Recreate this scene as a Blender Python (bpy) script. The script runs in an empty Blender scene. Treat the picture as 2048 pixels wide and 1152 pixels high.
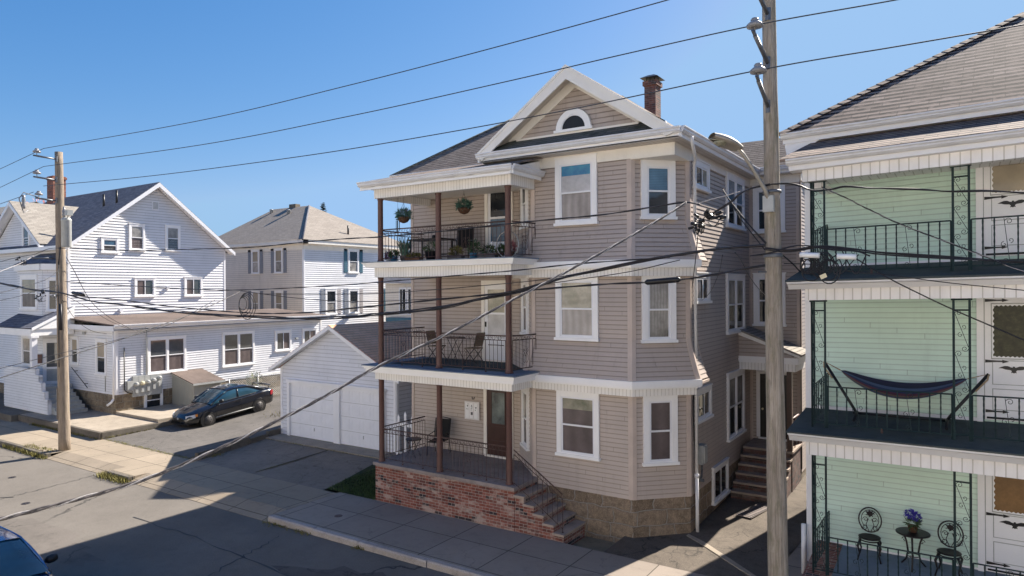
import bpy, math, random
from math import pi, sin, cos, radians, hypot, atan2
from mathutils import Vector, Matrix
random.seed(7)
S = bpy.context.scene
COL = S.collection

# ------------------------------------------------------------------ materials
class NT:
    def __init__(s, name):
        s.m = bpy.data.materials.new(name); s.m.use_nodes = True
        s.n = s.m.node_tree.nodes; s.l = s.m.node_tree.links
        s.b = s.n['Principled BSDF']; s.o = s.n['Material Output']
        s._uv = None
    def new(s, t, **k):
        x = s.n.new(t)
        for a, v in k.items():
            if a.startswith('i_'):
                x.inputs[a[2:].replace('_', ' ')].default_value = v
            else: setattr(x, a, v)
        return x
    def uv(s):
        if s._uv is None: s._uv = s.new('ShaderNodeUVMap', uv_map='UVMap').outputs[0]
        return s._uv
    def pos(s): return s.new('ShaderNodeNewGeometry').outputs['Position']
    def link(s, a, b): s.l.new(a, b)
    def noise(s, scale, vec=None, detail=4, rough=.6):
        n = s.new('ShaderNodeTexNoise'); n.inputs['Scale'].default_value = scale
        n.inputs['Detail'].default_value = detail; n.inputs['Roughness'].default_value = rough
        s.link(vec if vec is not None else s.pos(), n.inputs['Vector']); return n.outputs['Fac']
    def mapr(s, v, a, b, c, d):
        n = s.new('ShaderNodeMapRange'); s.link(v, n.inputs[0])
        for i, q in enumerate((a, b, c, d)): n.inputs[i + 1].default_value = q
        return n.outputs[0]
    def math(s, op, a, b=None):
        n = s.new('ShaderNodeMath', operation=op)
        for i, q in enumerate((a, b)):
            if q is None: continue
            if isinstance(q, (int, float)): n.inputs[i].default_value = q
            else: s.link(q, n.inputs[i])
        return n.outputs[0]
    def mix(s, f, a, b, bt='MIX'):
        n = s.new('ShaderNodeMix', data_type='RGBA', blend_type=bt)
        for i, q in ((0, f), (6, a), (7, b)):
            if isinstance(q, (int, float)): n.inputs[i].default_value = q
            elif isinstance(q, tuple): n.inputs[i].default_value = (*q[:3], 1)
            else: s.link(q, n.inputs[i])
        return n.outputs[2]
    def scl(s, v, x, y, z=1):
        n = s.new('ShaderNodeVectorMath', operation='MULTIPLY'); s.link(v, n.inputs[0])
        n.inputs[1].default_value = (x, y, z); return n.outputs[0]
    def bump(s, h, strength=.5, dist=.01):
        n = s.new('ShaderNodeBump'); n.inputs['Strength'].default_value = strength
        n.inputs['Distance'].default_value = dist; s.link(h, n.inputs['Height'])
        s.link(n.outputs[0], s.b.inputs['Normal'])
    def col(s, c):
        if isinstance(c, tuple): s.b.inputs['Base Color'].default_value = (*c[:3], 1)
        else: s.link(c, s.b.inputs['Base Color'])
    def rough(s, r):
        if isinstance(r, (int, float)): s.b.inputs['Roughness'].default_value = r
        else: s.link(r, s.b.inputs['Roughness'])

def dk(c, f): return tuple(x * f for x in c)

def m_plain(name, c, rough=.6, var=.18, scale=3, fine=40, metal=0, bump=0, spec=.4, dirt=0):
    t = NT(name); n1 = t.noise(scale); n2 = t.noise(fine, detail=2)
    f = t.mapr(n1, .3, .7, 0, 1)
    a = t.mix(f, dk(c, 1 - var), dk(c, 1 + var * .6))
    a = t.mix(t.mapr(n2, .35, .65, 0, var), a, dk(c, .55))
    if dirt:
        d = t.noise(1.3, t.scl(t.pos(), 1, 1, .35), 6, .7)
        a = t.mix(t.mapr(d, .5, .8, 0, dirt), a, (.16, .14, .12))
    t.col(a); t.rough(rough); t.b.inputs['Metallic'].default_value = metal
    t.b.inputs['Specular IOR Level'].default_value = spec
    if bump: t.bump(n2, bump, .01)
    return t.m

def m_groove(name, c, pitch=.1, dirt=.25):
    t = NT(name); u = t.new('ShaderNodeSeparateXYZ'); t.link(t.uv(), u.inputs[0])
    x = t.math('FRACT', t.math('DIVIDE', u.outputs[0], pitch))
    g = t.math('LESS_THAN', x, .13)
    n = t.noise(2.5, t.scl(t.pos(), 1, 1, .3), 5, .7)
    a = t.mix(t.mapr(n, .35, .75, 0, 1), c, dk(c, .84))
    d = t.noise(9, t.scl(t.pos(), 1, 1, .15), 4, .7)
    a = t.mix(t.mapr(d, .5, .85, 0, dirt), a, (.22, .18, .13))
    t.col(t.mix(t.math('MULTIPLY', g, .5), a, (.3, .26, .22))); t.rough(.5)
    t.bump(t.math('SUBTRACT', 1, g), .6, .01)
    return t.m

def m_siding(name, c, grime=.35, line=.7):
    t = NT(name); p = t.pos()
    n = t.noise(.7, p, 5, .6); n2 = t.noise(5, t.scl(p, 1, 1, 8), 3, .6)
    a = t.mix(t.mapr(n, .3, .7, 0, 1), dk(c, 1.06), dk(c, .9))
    a = t.mix(t.mapr(n2, .35, .7, 0, .22), a, dk(c, .78))
    g = t.noise(1.1, t.scl(p, 1, 1, .5), 7, .75)
    a = t.mix(t.mapr(g, .55, .8, 0, grime), a, dk(c, .45))
    u = t.new('ShaderNodeSeparateXYZ'); t.link(t.uv(), u.inputs[0])
    bd = t.new('ShaderNodeCombineXYZ'); t.link(t.math('FLOOR', u.outputs[1]), bd.inputs[0]); t.link(t.math('FLOOR', t.math('DIVIDE', t.math('ADD', u.outputs[0], t.math('MULTIPLY', t.math('FRACT', t.math('MULTIPLY', t.math('FLOOR', u.outputs[1]), .377)), 3.6)), 3.6)), bd.inputs[1])
    wn = t.new('ShaderNodeTexWhiteNoise', noise_dimensions='2D'); t.link(bd.outputs[0], wn.inputs['Vector'])
    a = t.mix(t.mapr(wn.outputs['Value'], 0, 1, 0, .16), a, dk(c, .72))
    st = t.noise(2.6, t.scl(p, 1.6, 1.6, .16), 5, .7); a = t.mix(t.mapr(st, .54, .78, 0, grime), a, dk(c, .5))
    j = t.math('LESS_THAN', t.math('FRACT', t.math('DIVIDE', t.math('ADD', u.outputs[0], t.math('MULTIPLY', t.math('FRACT', t.math('MULTIPLY', t.math('FLOOR', u.outputs[1]), .377)), 3.6)), 3.6)), .0035)
    a = t.mix(t.math('MULTIPLY', j, .6), a, dk(c, .4))
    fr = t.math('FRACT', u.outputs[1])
    a = t.mix(t.mapr(fr, .72, .95, 0, line), a, dk(c, .22))  # lap shadow painted dark along the top of each board
    t.col(a); t.rough(.46); t.b.inputs['Specular IOR Level'].default_value = .35
    t.bump(t.noise(1.6, t.scl(p, 1, 1, 3), 3), .25, .02)
    return t.m

def m_shingle(name, c1, c2, gap, row=.14, w=.3, contrast=1., moss=0., lo=.64, hi=.95):
    t = NT(name)
    br = t.new('ShaderNodeTexBrick'); t.link(t.uv(), br.inputs['Vector'])
    br.inputs['Scale'].default_value = 1; br.inputs['Brick Width'].default_value = w
    br.inputs['Row Height'].default_value = row; br.inputs['Mortar Size'].default_value = .006
    br.inputs['Mortar Smooth'].default_value = .1; br.offset = .37
    br.inputs['Color1'].default_value = (0, 0, 0, 1); br.inputs['Color2'].default_value = (1, 1, 1, 1)
    br.inputs['Mortar'].default_value = (.5, .5, .5, 1)
    u = t.new('ShaderNodeSeparateXYZ'); t.link(t.uv(), u.inputs[0])
    wob = t.math('MULTIPLY', t.math('SUBTRACT', t.noise(2.2, t.scl(t.uv(), 1, .6), 3), .5), .16)
    v = t.math('FRACT', t.math('ADD', t.math('DIVIDE', u.outputs[1], row), wob))
    n = t.noise(1.2, t.uv(), 5, .6); nf = t.noise(60, t.uv(), 3, .7)
    a = t.mix(br.outputs['Color'], c1, c2)
    a = t.mix(t.mapr(n, .3, .7, 0, .45), a, dk(c1, .7))
    a = t.mix(t.mapr(nf, .3, .7, 0, .5), a, dk(c2, 1.25))
    if moss: a = t.mix(t.mapr(t.noise(1.5, t.pos(), 7, .75), .52, .66, 0, moss), a, (.035, .04, .028))
    shade = t.mapr(v, lo, hi, 0, contrast)  # shadow gap under each shingle course, painted into the colour
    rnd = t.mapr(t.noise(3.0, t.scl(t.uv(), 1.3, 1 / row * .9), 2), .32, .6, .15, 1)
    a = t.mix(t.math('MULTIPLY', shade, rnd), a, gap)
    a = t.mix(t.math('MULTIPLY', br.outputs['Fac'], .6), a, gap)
    t.col(a); t.rough(.9); t.b.inputs['Specular IOR Level'].default_value = .15
    t.bump(t.math('SUBTRACT', t.math('SUBTRACT', 1, v), t.math('MULTIPLY', br.outputs['Fac'], .5)), .8, .012)
    return t.m

def m_brick(name, row=.076, w=.225, cs=None, mortar=(.36, .31, .26), lime=.85):
    t = NT(name)
    def b(off):
        br = t.new('ShaderNodeTexBrick'); t.link(t.uv(), br.inputs['Vector'])
        br.inputs['Scale'].default_value = 1; br.inputs['Brick Width'].default_value = w
        br.inputs['Row Height'].default_value = row; br.inputs['Mortar Size'].default_value = .006
        br.inputs['Mortar Smooth'].default_value = .2
        return br
    br = b(0)
    br.inputs['Color1'].default_value = (0, 0, 0, 1); br.inputs['Color2'].default_value = (1, 1, 1, 1)
    u = t.new('ShaderNodeSeparateXYZ'); t.link(t.uv(), u.inputs[0])
    rowi = t.math('FLOOR', t.math('DIVIDE', u.outputs[1], row))
    odd = t.math('MULTIPLY', t.math('MODULO', t.math('ABSOLUTE', rowi), 2), .5)
    coli = t.math('FLOOR', t.math('ADD', t.math('DIVIDE', u.outputs[0], w), odd))
    cv = t.new('ShaderNodeCombineXYZ'); t.link(coli, cv.inputs[0]); t.link(rowi, cv.inputs[1])
    wn = t.new('ShaderNodeTexWhiteNoise', noise_dimensions='2D'); t.link(cv.outputs[0], wn.inputs['Vector'])
    r = wn.outputs['Value']
    cr = t.new('ShaderNodeValToRGB'); e = cr.color_ramp; e.interpolation = 'CONSTANT'
    cs = cs or [(0, (.19, .055, .038)), (.25, (.25, .075, .05)), (.45, (.30, .11, .08)), (.6, (.13, .045, .036)), (.76, (.24, .09, .07)), (.90, (.022, .022, .028))]
    while len(e.elements) < len(cs): e.elements.new(.5)
    for i, (p_, c_) in enumerate(cs): e.elements[i].position = p_; e.elements[i].color = (*c_, 1)
    t.link(r, cr.inputs[0]); a = cr.outputs[0]
    if lime:
        ln = t.noise(1.6, t.scl(t.pos(), 1, 1, 2.2), 5, .65)
        lm = t.math('MULTIPLY', t.mapr(ln, .48, .6, 0, 1), t.mapr(t.math('FRACT', t.math('MULTIPLY', r, 7.3)), .45, .6, .12, lime))
        a = t.mix(lm, a, (.5, .38, .32))
    a = t.mix(t.mapr(t.noise(25), .3, .7, 0, .35), a, (.1, .05, .04))
    a = t.mix(br.outputs['Fac'], a, mortar)
    t.col(a); t.rough(.9); t.bump(t.math('SUBTRACT', 1, br.outputs['Fac']), .7, .008)
    return t.m

def m_stone(name, c1, c2, w=.62, h=.38, mortar=(.3, .27, .22)):
    t = NT(name)
    ns = t.new('ShaderNodeTexNoise'); ns.inputs['Scale'].default_value = 2.2; t.link(t.pos(), ns.inputs['Vector'])
    off = t.new('ShaderNodeVectorMath', operation='MULTIPLY_ADD')
    t.link(ns.outputs['Color'], off.inputs[0]); off.inputs[1].default_value = (.3, .16, 0); t.link(t.uv(), off.inputs[2])
    br = t.new('ShaderNodeTexBrick'); t.link(off.outputs[0], br.inputs['Vector'])
    br.inputs['Scale'].default_value = 1; br.inputs['Brick Width'].default_value = w
    br.inputs['Row Height'].default_value = h; br.inputs['Mortar Size'].default_value = .018; br.inputs['Mortar Smooth'].default_value = .6
    br.offset = .43; br.squash = .8; br.squash_frequency = 3
    br.inputs['Color1'].default_value = (0, 0, 0, 1); br.inputs['Color2'].default_value = (1, 1, 1, 1)
    a = t.mix(br.outputs['Color'], c1, c2)
    n = t.noise(7, detail=8, rough=.75); a = t.mix(t.mapr(n, .35, .65, 0, .8), a, dk(c1, .4))
    n3 = t.noise(45, detail=3); a = t.mix(t.mapr(n3, .5, .75, 0, .5), a, dk(c2, 1.35))
    a = t.mix(br.outputs['Fac'], a, mortar); t.col(a); t.rough(.95)
    hgt = t.math('ADD', t.math('MULTIPLY', t.math('SUBTRACT', 1, br.outputs['Fac']), 1), t.math('MULTIPLY', n, 1.4))
    t.bump(hgt, 1, .035)
    return t.m

def m_ground(name, c, speck=.4, crack=.5, cscale=.25, slab=None, stain=(.02, .02, .02), patch=.35, slabvar=.25, stainamt=.35):
    t = NT(name); p = t.pos()
    n = t.noise(.5, p, 6, .65); nf = t.noise(55, p, 3, .75); nm = t.noise(4, p, 6, .7)
    a = t.mix(t.mapr(n, .3, .7, 0, 1), dk(c, 1 + patch * .4), dk(c, 1 - patch))
    a = t.mix(t.mapr(nf, .35, .7, 0, speck), a, dk(c, .45))
    a = t.mix(t.mapr(t.noise(110, p, 2), .58, .72, 0, speck), a, dk(c, 2.0))
    a = t.mix(t.mapr(nm, .52, .8, 0, stainamt), a, stain)
    h = nf
    if crack:
        v = t.new('ShaderNodeTexVoronoi', feature='DISTANCE_TO_EDGE'); v.inputs['Scale'].default_value = cscale
        w = t.new('ShaderNodeTexNoise'); w.inputs['Scale'].default_value = 1.4; w.inputs['Detail'].default_value = 6; t.link(p, w.inputs['Vector'])
        ad = t.new('ShaderNodeVectorMath', operation='MULTIPLY_ADD'); t.link(w.outputs['Color'], ad.inputs[0]); ad.inputs[1].default_value = (1.1, 1.1, 1.1); t.link(p, ad.inputs[2])
        t.link(ad.outputs[0], v.inputs['Vector'])
        k = t.math('MULTIPLY', t.mapr(v.outputs['Distance'], .0, .012 * cscale ** .3, 1, 0), t.mapr(t.noise(.4, p, 2), .40, .50, 0, crack))
        a = t.mix(k, a, dk(stain, 1))
    if slab:
        br = t.new('ShaderNodeTexBrick'); mp = t.new('ShaderNodeVectorMath', operation='ADD'); t.link(p, mp.inputs[0]); mp.inputs[1].default_value = (slab[2], slab[3], 0)
        t.link(mp.outputs[0], br.inputs['Vector']); br.offset = 0
        br.inputs['Scale'].default_value = 1; br.inputs['Brick Width'].default_value = slab[0]; br.inputs['Row Height'].default_value = slab[1]
        br.inputs['Mortar Size'].default_value = .012; br.inputs['Color1'].default_value = (0, 0, 0, 1); br.inputs['Color2'].default_value = (1, 1, 1, 1)
        a = t.mix(t.math('MULTIPLY', br.outputs['Color'], slabvar), a, dk(c, .6))
        a = t.mix(t.math('MULTIPLY', br.outputs['Fac'], .85), a, (.035, .03, .022))
    t.col(a); t.rough(.92); t.b.inputs['Specular IOR Level'].default_value = .2; t.bump(h, .5, .01)
    return t.m

def m_wood(name, c1, c2, green=.25):
    t = NT(name); p = t.pos()
    g = t.noise(14, t.scl(p, 1, 1, .06), 6, .7); g2 = t.noise(70, t.scl(p, 1, 1, .03), 3, .7)
    a = t.mix(t.mapr(g, .3, .7, 0, 1), c1, c2)
    a = t.mix(t.mapr(g2, .52, .72, 0, .75), a, dk(c1, .35))
    a = t.mix(t.mapr(t.noise(1.6, t.scl(p, 3, 3, 1), 5, .7), .48, .68, 0, green), a, (.13, .13, .055))
    k = t.new('ShaderNodeTexVoronoi'); k.inputs['Scale'].default_value = 2.1; t.link(t.scl(p, 1.4, 1.4, .8), k.inputs['Vector'])
    a = t.mix(t.mapr(k.outputs['Distance'], .04, .09, .7, 0), a, dk(c1, .3))
    t.col(a); t.rough(.9); t.bump(t.math('ADD', g2, t.math('MULTIPLY', g, 2)), 1, .02)
    return t.m

def m_glass(name, c, rough=.04, spec=.7, stripes=None, vert=None, c2=None, two=None, coat=0):
    # window panes: what stands behind the glass (blind, curtain, dark room), in some a painted reflection, under a glossy surface
    t = NT(name); a = c; u = t.new('ShaderNodeSeparateXYZ'); t.link(t.uv(), u.inputs[0])
    n = t.noise(1.7, t.pos(), 4, .6)
    a = t.mix(t.mapr(n, .35, .7, 0, 1), c, c2 or dk(c, .6))
    if stripes:
        s_ = t.math('FRACT', t.math('DIVIDE', u.outputs[1], stripes)); a = t.mix(t.math('MULTIPLY', t.math('LESS_THAN', s_, .3), .55), a, dk(c, .4))
    if vert:
        w = t.new('ShaderNodeTexWave', bands_direction='X'); w.inputs['Scale'].default_value = vert; w.inputs['Distortion'].default_value = 2
        w.inputs['Detail'].default_value = 2; t.link(t.uv(), w.inputs['Vector']); a = t.mix(t.math('MULTIPLY', w.outputs['Fac'], .45), a, dk(c, .45))
    t.col(a); t.rough(rough); t.b.inputs['Specular IOR Level'].default_value = spec
    t.b.inputs['Coat Weight'].default_value = coat; t.b.inputs['Coat Roughness'].default_value = .02
    t.bump(t.noise(2.2, t.pos(), 2), .06, .05)
    return t.m

def m_paint(name, c, rough=.25, coat=1., metal=0., flake=0.):
    t = NT(name); n = t.noise(1.5)
    t.col(t.mix(t.mapr(n, .3, .7, 0, .5), c, dk(c, .7))); t.b.inputs['Metallic'].default_value = metal
    t.rough(t.mapr(t.noise(4), .3, .7, rough * .8, rough * 1.3)); t.b.inputs['Coat Weight'].default_value = coat; t.b.inputs['Coat Roughness'].default_value = .06
    return t.m

def m_stripes(name, cols, n):
    t = NT(name); u = t.new('ShaderNodeUVMap', uv_map='UVMap'); sx = t.new('ShaderNodeSeparateXYZ'); t.link(u.outputs[0], sx.inputs[0])
    cr = t.new('ShaderNodeValToRGB'); e = cr.color_ramp; e.interpolation = 'CONSTANT'
    while len(e.elements) < len(cols): e.elements.new(.5)
    for i, c_ in enumerate(cols): e.elements[i].position = i / len(cols); e.elements[i].color = (*c_, 1)
    t.link(t.math('FRACT', t.math('MULTIPLY', sx.outputs[1], n)), cr.inputs[0]); t.col(cr.outputs[0]); t.rough(.85)
    return t.m

M = {}
TAN = (.50, .423, .372)
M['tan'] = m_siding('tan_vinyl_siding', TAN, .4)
M['tantrim'] = m_plain('tan_corner_trim', (.55, .455, .395), .5, .1)
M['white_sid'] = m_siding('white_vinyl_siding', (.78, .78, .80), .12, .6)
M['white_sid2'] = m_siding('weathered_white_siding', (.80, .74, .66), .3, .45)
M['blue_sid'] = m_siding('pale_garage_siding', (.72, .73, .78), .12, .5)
M['slate_sid'] = m_siding('bounce_cutting_dark_siding', (.22, .22, .26), .12)
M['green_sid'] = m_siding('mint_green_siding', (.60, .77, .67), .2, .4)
M['white'] = m_plain('white_trim_paint', (.9, .89, .88), .42, .04, 1.2, 25, dirt=.1)
M['white2'] = m_plain('clean_white_vinyl', (.82, .82, .84), .35, .05, 1)
M['cream'] = m_plain('cream_trim_paint', (.85, .81, .74), .5, .06, 1.5, dirt=.15)
M['gutter'] = m_plain('white_gutter_metal', (.74, .74, .76), .35, .08, 1.5, 20, dirt=.3)
M['groove'] = m_groove('white_grooved_panel', (.9, .88, .85), .095, .1)
M['groove_g'] = m_groove('wide_white_grooved_panel', (.9, .88, .87), .15, .06)
M['soffit'] = m_groove('soffit_panel', (.62, .56, .50), .12, .1)
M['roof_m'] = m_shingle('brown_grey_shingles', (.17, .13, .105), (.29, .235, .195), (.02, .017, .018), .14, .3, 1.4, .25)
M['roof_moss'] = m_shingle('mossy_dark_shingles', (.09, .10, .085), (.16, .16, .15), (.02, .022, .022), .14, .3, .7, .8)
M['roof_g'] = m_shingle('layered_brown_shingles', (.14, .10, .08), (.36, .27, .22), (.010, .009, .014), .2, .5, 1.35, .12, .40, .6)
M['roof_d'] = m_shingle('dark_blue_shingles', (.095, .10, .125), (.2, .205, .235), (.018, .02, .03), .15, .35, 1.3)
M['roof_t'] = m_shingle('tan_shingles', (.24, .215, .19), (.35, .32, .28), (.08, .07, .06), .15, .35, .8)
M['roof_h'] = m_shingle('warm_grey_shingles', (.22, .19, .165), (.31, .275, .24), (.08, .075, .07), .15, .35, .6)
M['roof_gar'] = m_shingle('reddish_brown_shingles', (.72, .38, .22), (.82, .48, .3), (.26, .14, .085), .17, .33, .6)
M['roof_flat'] = m_ground('brown_rolled_roofing', (.16, .125, .11), .3, 0, slab=None)
M['deckgrey'] = m_ground('grey_painted_deck', (.20, .25, .31), .15, 0, patch=.25)
M['deckdark'] = m_ground('dark_deck_membrane', (.085, .10, .10), .3, 0, patch=.4)
M['brick'] = m_brick('porch_brick')
M['brick_dk'] = m_brick('chimney_brick', cs=[(0, (.15, .055, .04)), (.3, (.2, .075, .055)), (.5, (.11, .05, .04)), (.7, (.08, .05, .045)), (.85, (.24, .1, .07)), (.95, (.05, .04, .04))], lime=.2, mortar=(.2, .17, .15))
M['brick_ed'] = m_brick('dark_entry_brick', cs=[(0, (.10, .05, .04)), (.3, (.13, .06, .05)), (.5, (.07, .045, .04)), (.7, (.05, .04, .038)), (.85, (.15, .08, .065)), (.95, (.03, .03, .03))], lime=.3, mortar=(.14, .12, .1))
M['brick_or'] = m_brick('orange_chimney_brick', cs=[(0, (.32, .1, .05)), (.3, (.38, .13, .07)), (.5, (.28, .09, .05)), (.7, (.2, .08, .06)), (.85, (.42, .17, .1)), (.95, (.15, .06, .05))], lime=.1, mortar=(.25, .2, .17))
M['stone'] = m_stone('granite_foundation', (.21, .155, .105), (.42, .325, .235), .78, .36, mortar=(.36, .33, .29))
M['stone2'] = m_stone('rubble_foundation', (.2, .15, .1), (.36, .29, .2), .4, .3)
M['tread'] = m_ground('stone_tread', (.42, .34, .28), .4, 0)
M['cap'] = m_ground('porch_floor_concrete', (.33, .28, .26), .25, 0)
M['iron'] = m_plain('rusty_brown_iron', (.10, .06, .05), .6, .4, 6, spec=.3)
M['iron_g'] = m_plain('dark_green_iron', (.022, .045, .045), .5, .4, 8)
M['iron_b'] = m_plain('black_cast_iron', (.018, .014, .014), .4, .4, 20)
M['column'] = m_plain('brown_column_paint', (.13, .062, .05), .5, .2, 2, 20)
M['asphalt'] = m_ground('road_asphalt', (.172, .155, .136), .55, .8, .09, patch=.2, stainamt=.12)
M['asphalt2'] = m_ground('old_drive_asphalt', (.155, .142, .13), .65, .6, .5, patch=.35)
M['asphalt3'] = m_ground('coarse_pad_asphalt', (.25, .215, .18), .7, .5, .4, patch=.3)
M['alley'] = m_ground('coarse_alley_asphalt', (.165, .138, .112), .95, .7, .5, patch=.45, stainamt=.5)
M['walk_tan'] = m_ground('tan_sidewalk_concrete', (.325, .27, .205), .3, .3, .4, slab=(1.55, 1.2, .3, .1), patch=.18, stainamt=.15)  # older concrete with a tan colour of its own
M['walk_grey'] = m_ground('grey_sidewalk_concrete', (.335, .285, .24), .3, .3, .4, slab=(1.62, 1.22, .7, .25), patch=.2, stainamt=.25, slabvar=.45)
M['conc'] = m_ground('pad_concrete', (.37, .315, .25), .35, .3, .6, patch=.25)
M['conc_old'] = m_ground('old_rough_concrete', (.17, .15, .125), .5, .5, .8, patch=.45)
M['granite'] = m_ground('granite_kerb', (.46, .41, .37), .75, 0, patch=.3)
M['earth'] = m_ground('earth', (.10, .085, .06), .5, 0, patch=.4)
M['grassbase'] = m_ground('lawn_soil', (.035, .05, .02), .5, 0, patch=.4)
M['pole'] = m_wood('weathered_pole_wood', (.23, .19, .15), (.52, .45, .37), .6)
M['pole2'] = m_wood('brown_pole_wood', (.23, .18, .135), (.37, .30, .235), .15)
M['cable'] = m_plain('black_cable', (.018, .017, .022), .45, .3, 5)
M['cable_g'] = m_plain('greyed_cable_sheath', (.13, .115, .11), .5, .4, 8)
M['cable_p'] = m_plain('bare_aluminium_cable', (.45, .42, .40), .5, .3, 30)
M['wirec'] = m_plain('bare_power_wire', (.035, .045, .06), .5, .1)
M['lampmetal'] = m_plain('street_lamp_metal', (.33, .3, .26), .5, .2, 4, metal=.3)
M['grey_metal'] = m_plain('grey_painted_metal', (.40, .41, .40), .45, .15, 5)
M['steel'] = m_plain('bracket_steel', (.17, .18, .2), .45, .3, 10, metal=.5)
M['porc'] = m_plain('grey_porcelain', (.26, .26, .27), .25, .15, 8)
M['black'] = m_plain('black_plastic', (.012, .012, .014), .4, .2)
M['rubber'] = m_plain('tyre_rubber', (.03, .028, .026), .8, .3)
M['rim'] = m_plain('steel_rim', (.075, .07, .07), .5, .3, metal=.2)
M['door_brown'] = m_plain('dark_brown_door', (.055, .022, .018), .4, .2, 4)
M['door_black'] = m_plain('black_door', (.016, .014, .014), .35, .2)
M['gar_door'] = m_plain('white_garage_door', (.80, .81, .85), .4, .04)
M['shed'] = m_groove('grey_shed_boards', (.30, .31, .29), .25, .1)
M['p_blindlit'] = m_glass('pale_blind_pane', (.66, .65, .66), .12, .5, stripes=.03)
M['p_shade'] = m_glass('grey_shade_pane', (.42, .385, .37), .12, .5, vert=1.5)
M['p_screen'] = m_glass('brown_screen_pane', (.17, .135, .13), .25, .45, vert=.7)
M['p_curtain'] = m_glass('curtain_pane', (.45, .43, .40), .1, .6, vert=4, c2=(.12, .11, .1))
M['p_dark'] = m_glass('dark_pane', (.02, .025, .03), .03, .6)
M['p_darkblind'] = m_glass('dark_blind_pane', (.10, .105, .11), .05, .9, stripes=.035)
M['p_skyblind'] = m_glass('blue_blind_pane', (.13, .22, .30), .05, .9, stripes=.04)
M['p_blue'] = m_glass('painted_blue_reflection_pane', (.045, .13, .22), .03, 1.)  # bluish reflection painted into the pane colour
M['p_stained'] = m_glass('stained_glass_pane', (.10, .34, .42), .15, .6, c2=(.04, .13, .3))
M['p_beige'] = m_glass('beige_shade_pane', (.40, .34, .25), .12, .5, c2=(.3, .26, .2))
M['p_mixed'] = m_glass('painted_reflection_pane', (.42, .38, .30), .1, .7, c2=(.14, .15, .1))  # mixed reflected tones painted into the pane colour
M['p_leafy_reflection'] = m_plain('painted_leafy_reflection_pane', (.05, .05, .022), .3, .9, 9, 30, spec=.25)  # leafy reflection painted into the pane colour
M['p_wood'] = m_plain('brown_inner_door', (.22, .12, .045), .4, .3, 3, 30)
M['leaf1'] = m_plain('green_leaves', (.06, .12, .045), .5, .6, 14)
M['leaf2'] = m_plain('blue_green_leaves', (.10, .2, .15), .5, .5, 14)
M['leaf3'] = m_plain('yellow_weeds', (.19, .17, .045), .7, .5, 4)
M['leaf4'] = m_plain('dark_conifer_needles', (.03, .05, .03), .6, .5, 5)
M['leaf5'] = m_plain('lawn_blades', (.035, .075, .02), .6, .5, 5)
M['purple'] = m_plain('purple_blooms', (.3, .16, .3), .6, .4, 20)
M['bluef'] = m_plain('blue_violet_blooms', (.075, .06, .48), .6, .35, 20)
M['pinkf'] = m_plain('pink_leaves', (.42, .16, .17), .7, .3, 6)
M['terra'] = m_plain('terracotta', (.2, .09, .045), .8, .3)
M['basket'] = m_plain('coir_basket', (.11, .055, .03), .9, .5, 20)
M['bluepot'] = m_plain('blue_plastic_pot', (.06, .2, .32), .4, .2)
M['stonepot'] = m_plain('grey_stone_pot', (.15, .13, .12), .8, .3)
M['blackcar'] = m_paint('black_car_paint', (.008, .008, .010), .16)
M['bluecar'] = m_paint('blue_car_paint', (.02, .12, .33), .2, 1, .2)
M['carglass'] = m_glass('car_window_glass', (.015, .02, .022), .03, .8)
M['carglassb'] = m_glass('blue_tinted_glass', (.02, .06, .09), .03, 1.)
M['headl'] = m_glass('headlight_lens', (.7, .74, .85), .1, 1.)
M['amber'] = m_plain('amber_lens', (.6, .22, .04), .2, .1)
M['redl'] = m_plain('red_lens', (.4, .015, .02), .2, .1)
M['hammock'] = m_stripes('striped_hammock_cloth', [(.13, .15, .10), (.17, .19, .13), (.22, .09, .05), (.09, .11, .12), (.05, .08, .17), (.04, .06, .13), (.2, .11, .07), (.12, .03, .05), (.025, .035, .09), (.06, .09, .17), (.014, .016, .04), (.018, .018, .05)], 1)
M['rope'] = m_plain('tan_rope', (.42, .31, .19), .9, .3)
M['rattan'] = m_plain('brown_rattan', (.19, .145, .10), .7, .3, 30)
M['blkfabric'] = m_plain('black_sling_fabric', (.008, .008, .009), .8, .2)
M['galv'] = m_plain('galvanised_wire', (.5, .5, .49), .45, .2, metal=.3)
M['signw'] = m_plain('white_notice_panel', (.72, .70, .71), .4, .06)
M['signm'] = m_plain('grey_print', (.12, .12, .13), .6, .1)
M['cap_yel'] = m_plain('cream_meter_cover', (.7, .62, .42), .4, .1)

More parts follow.
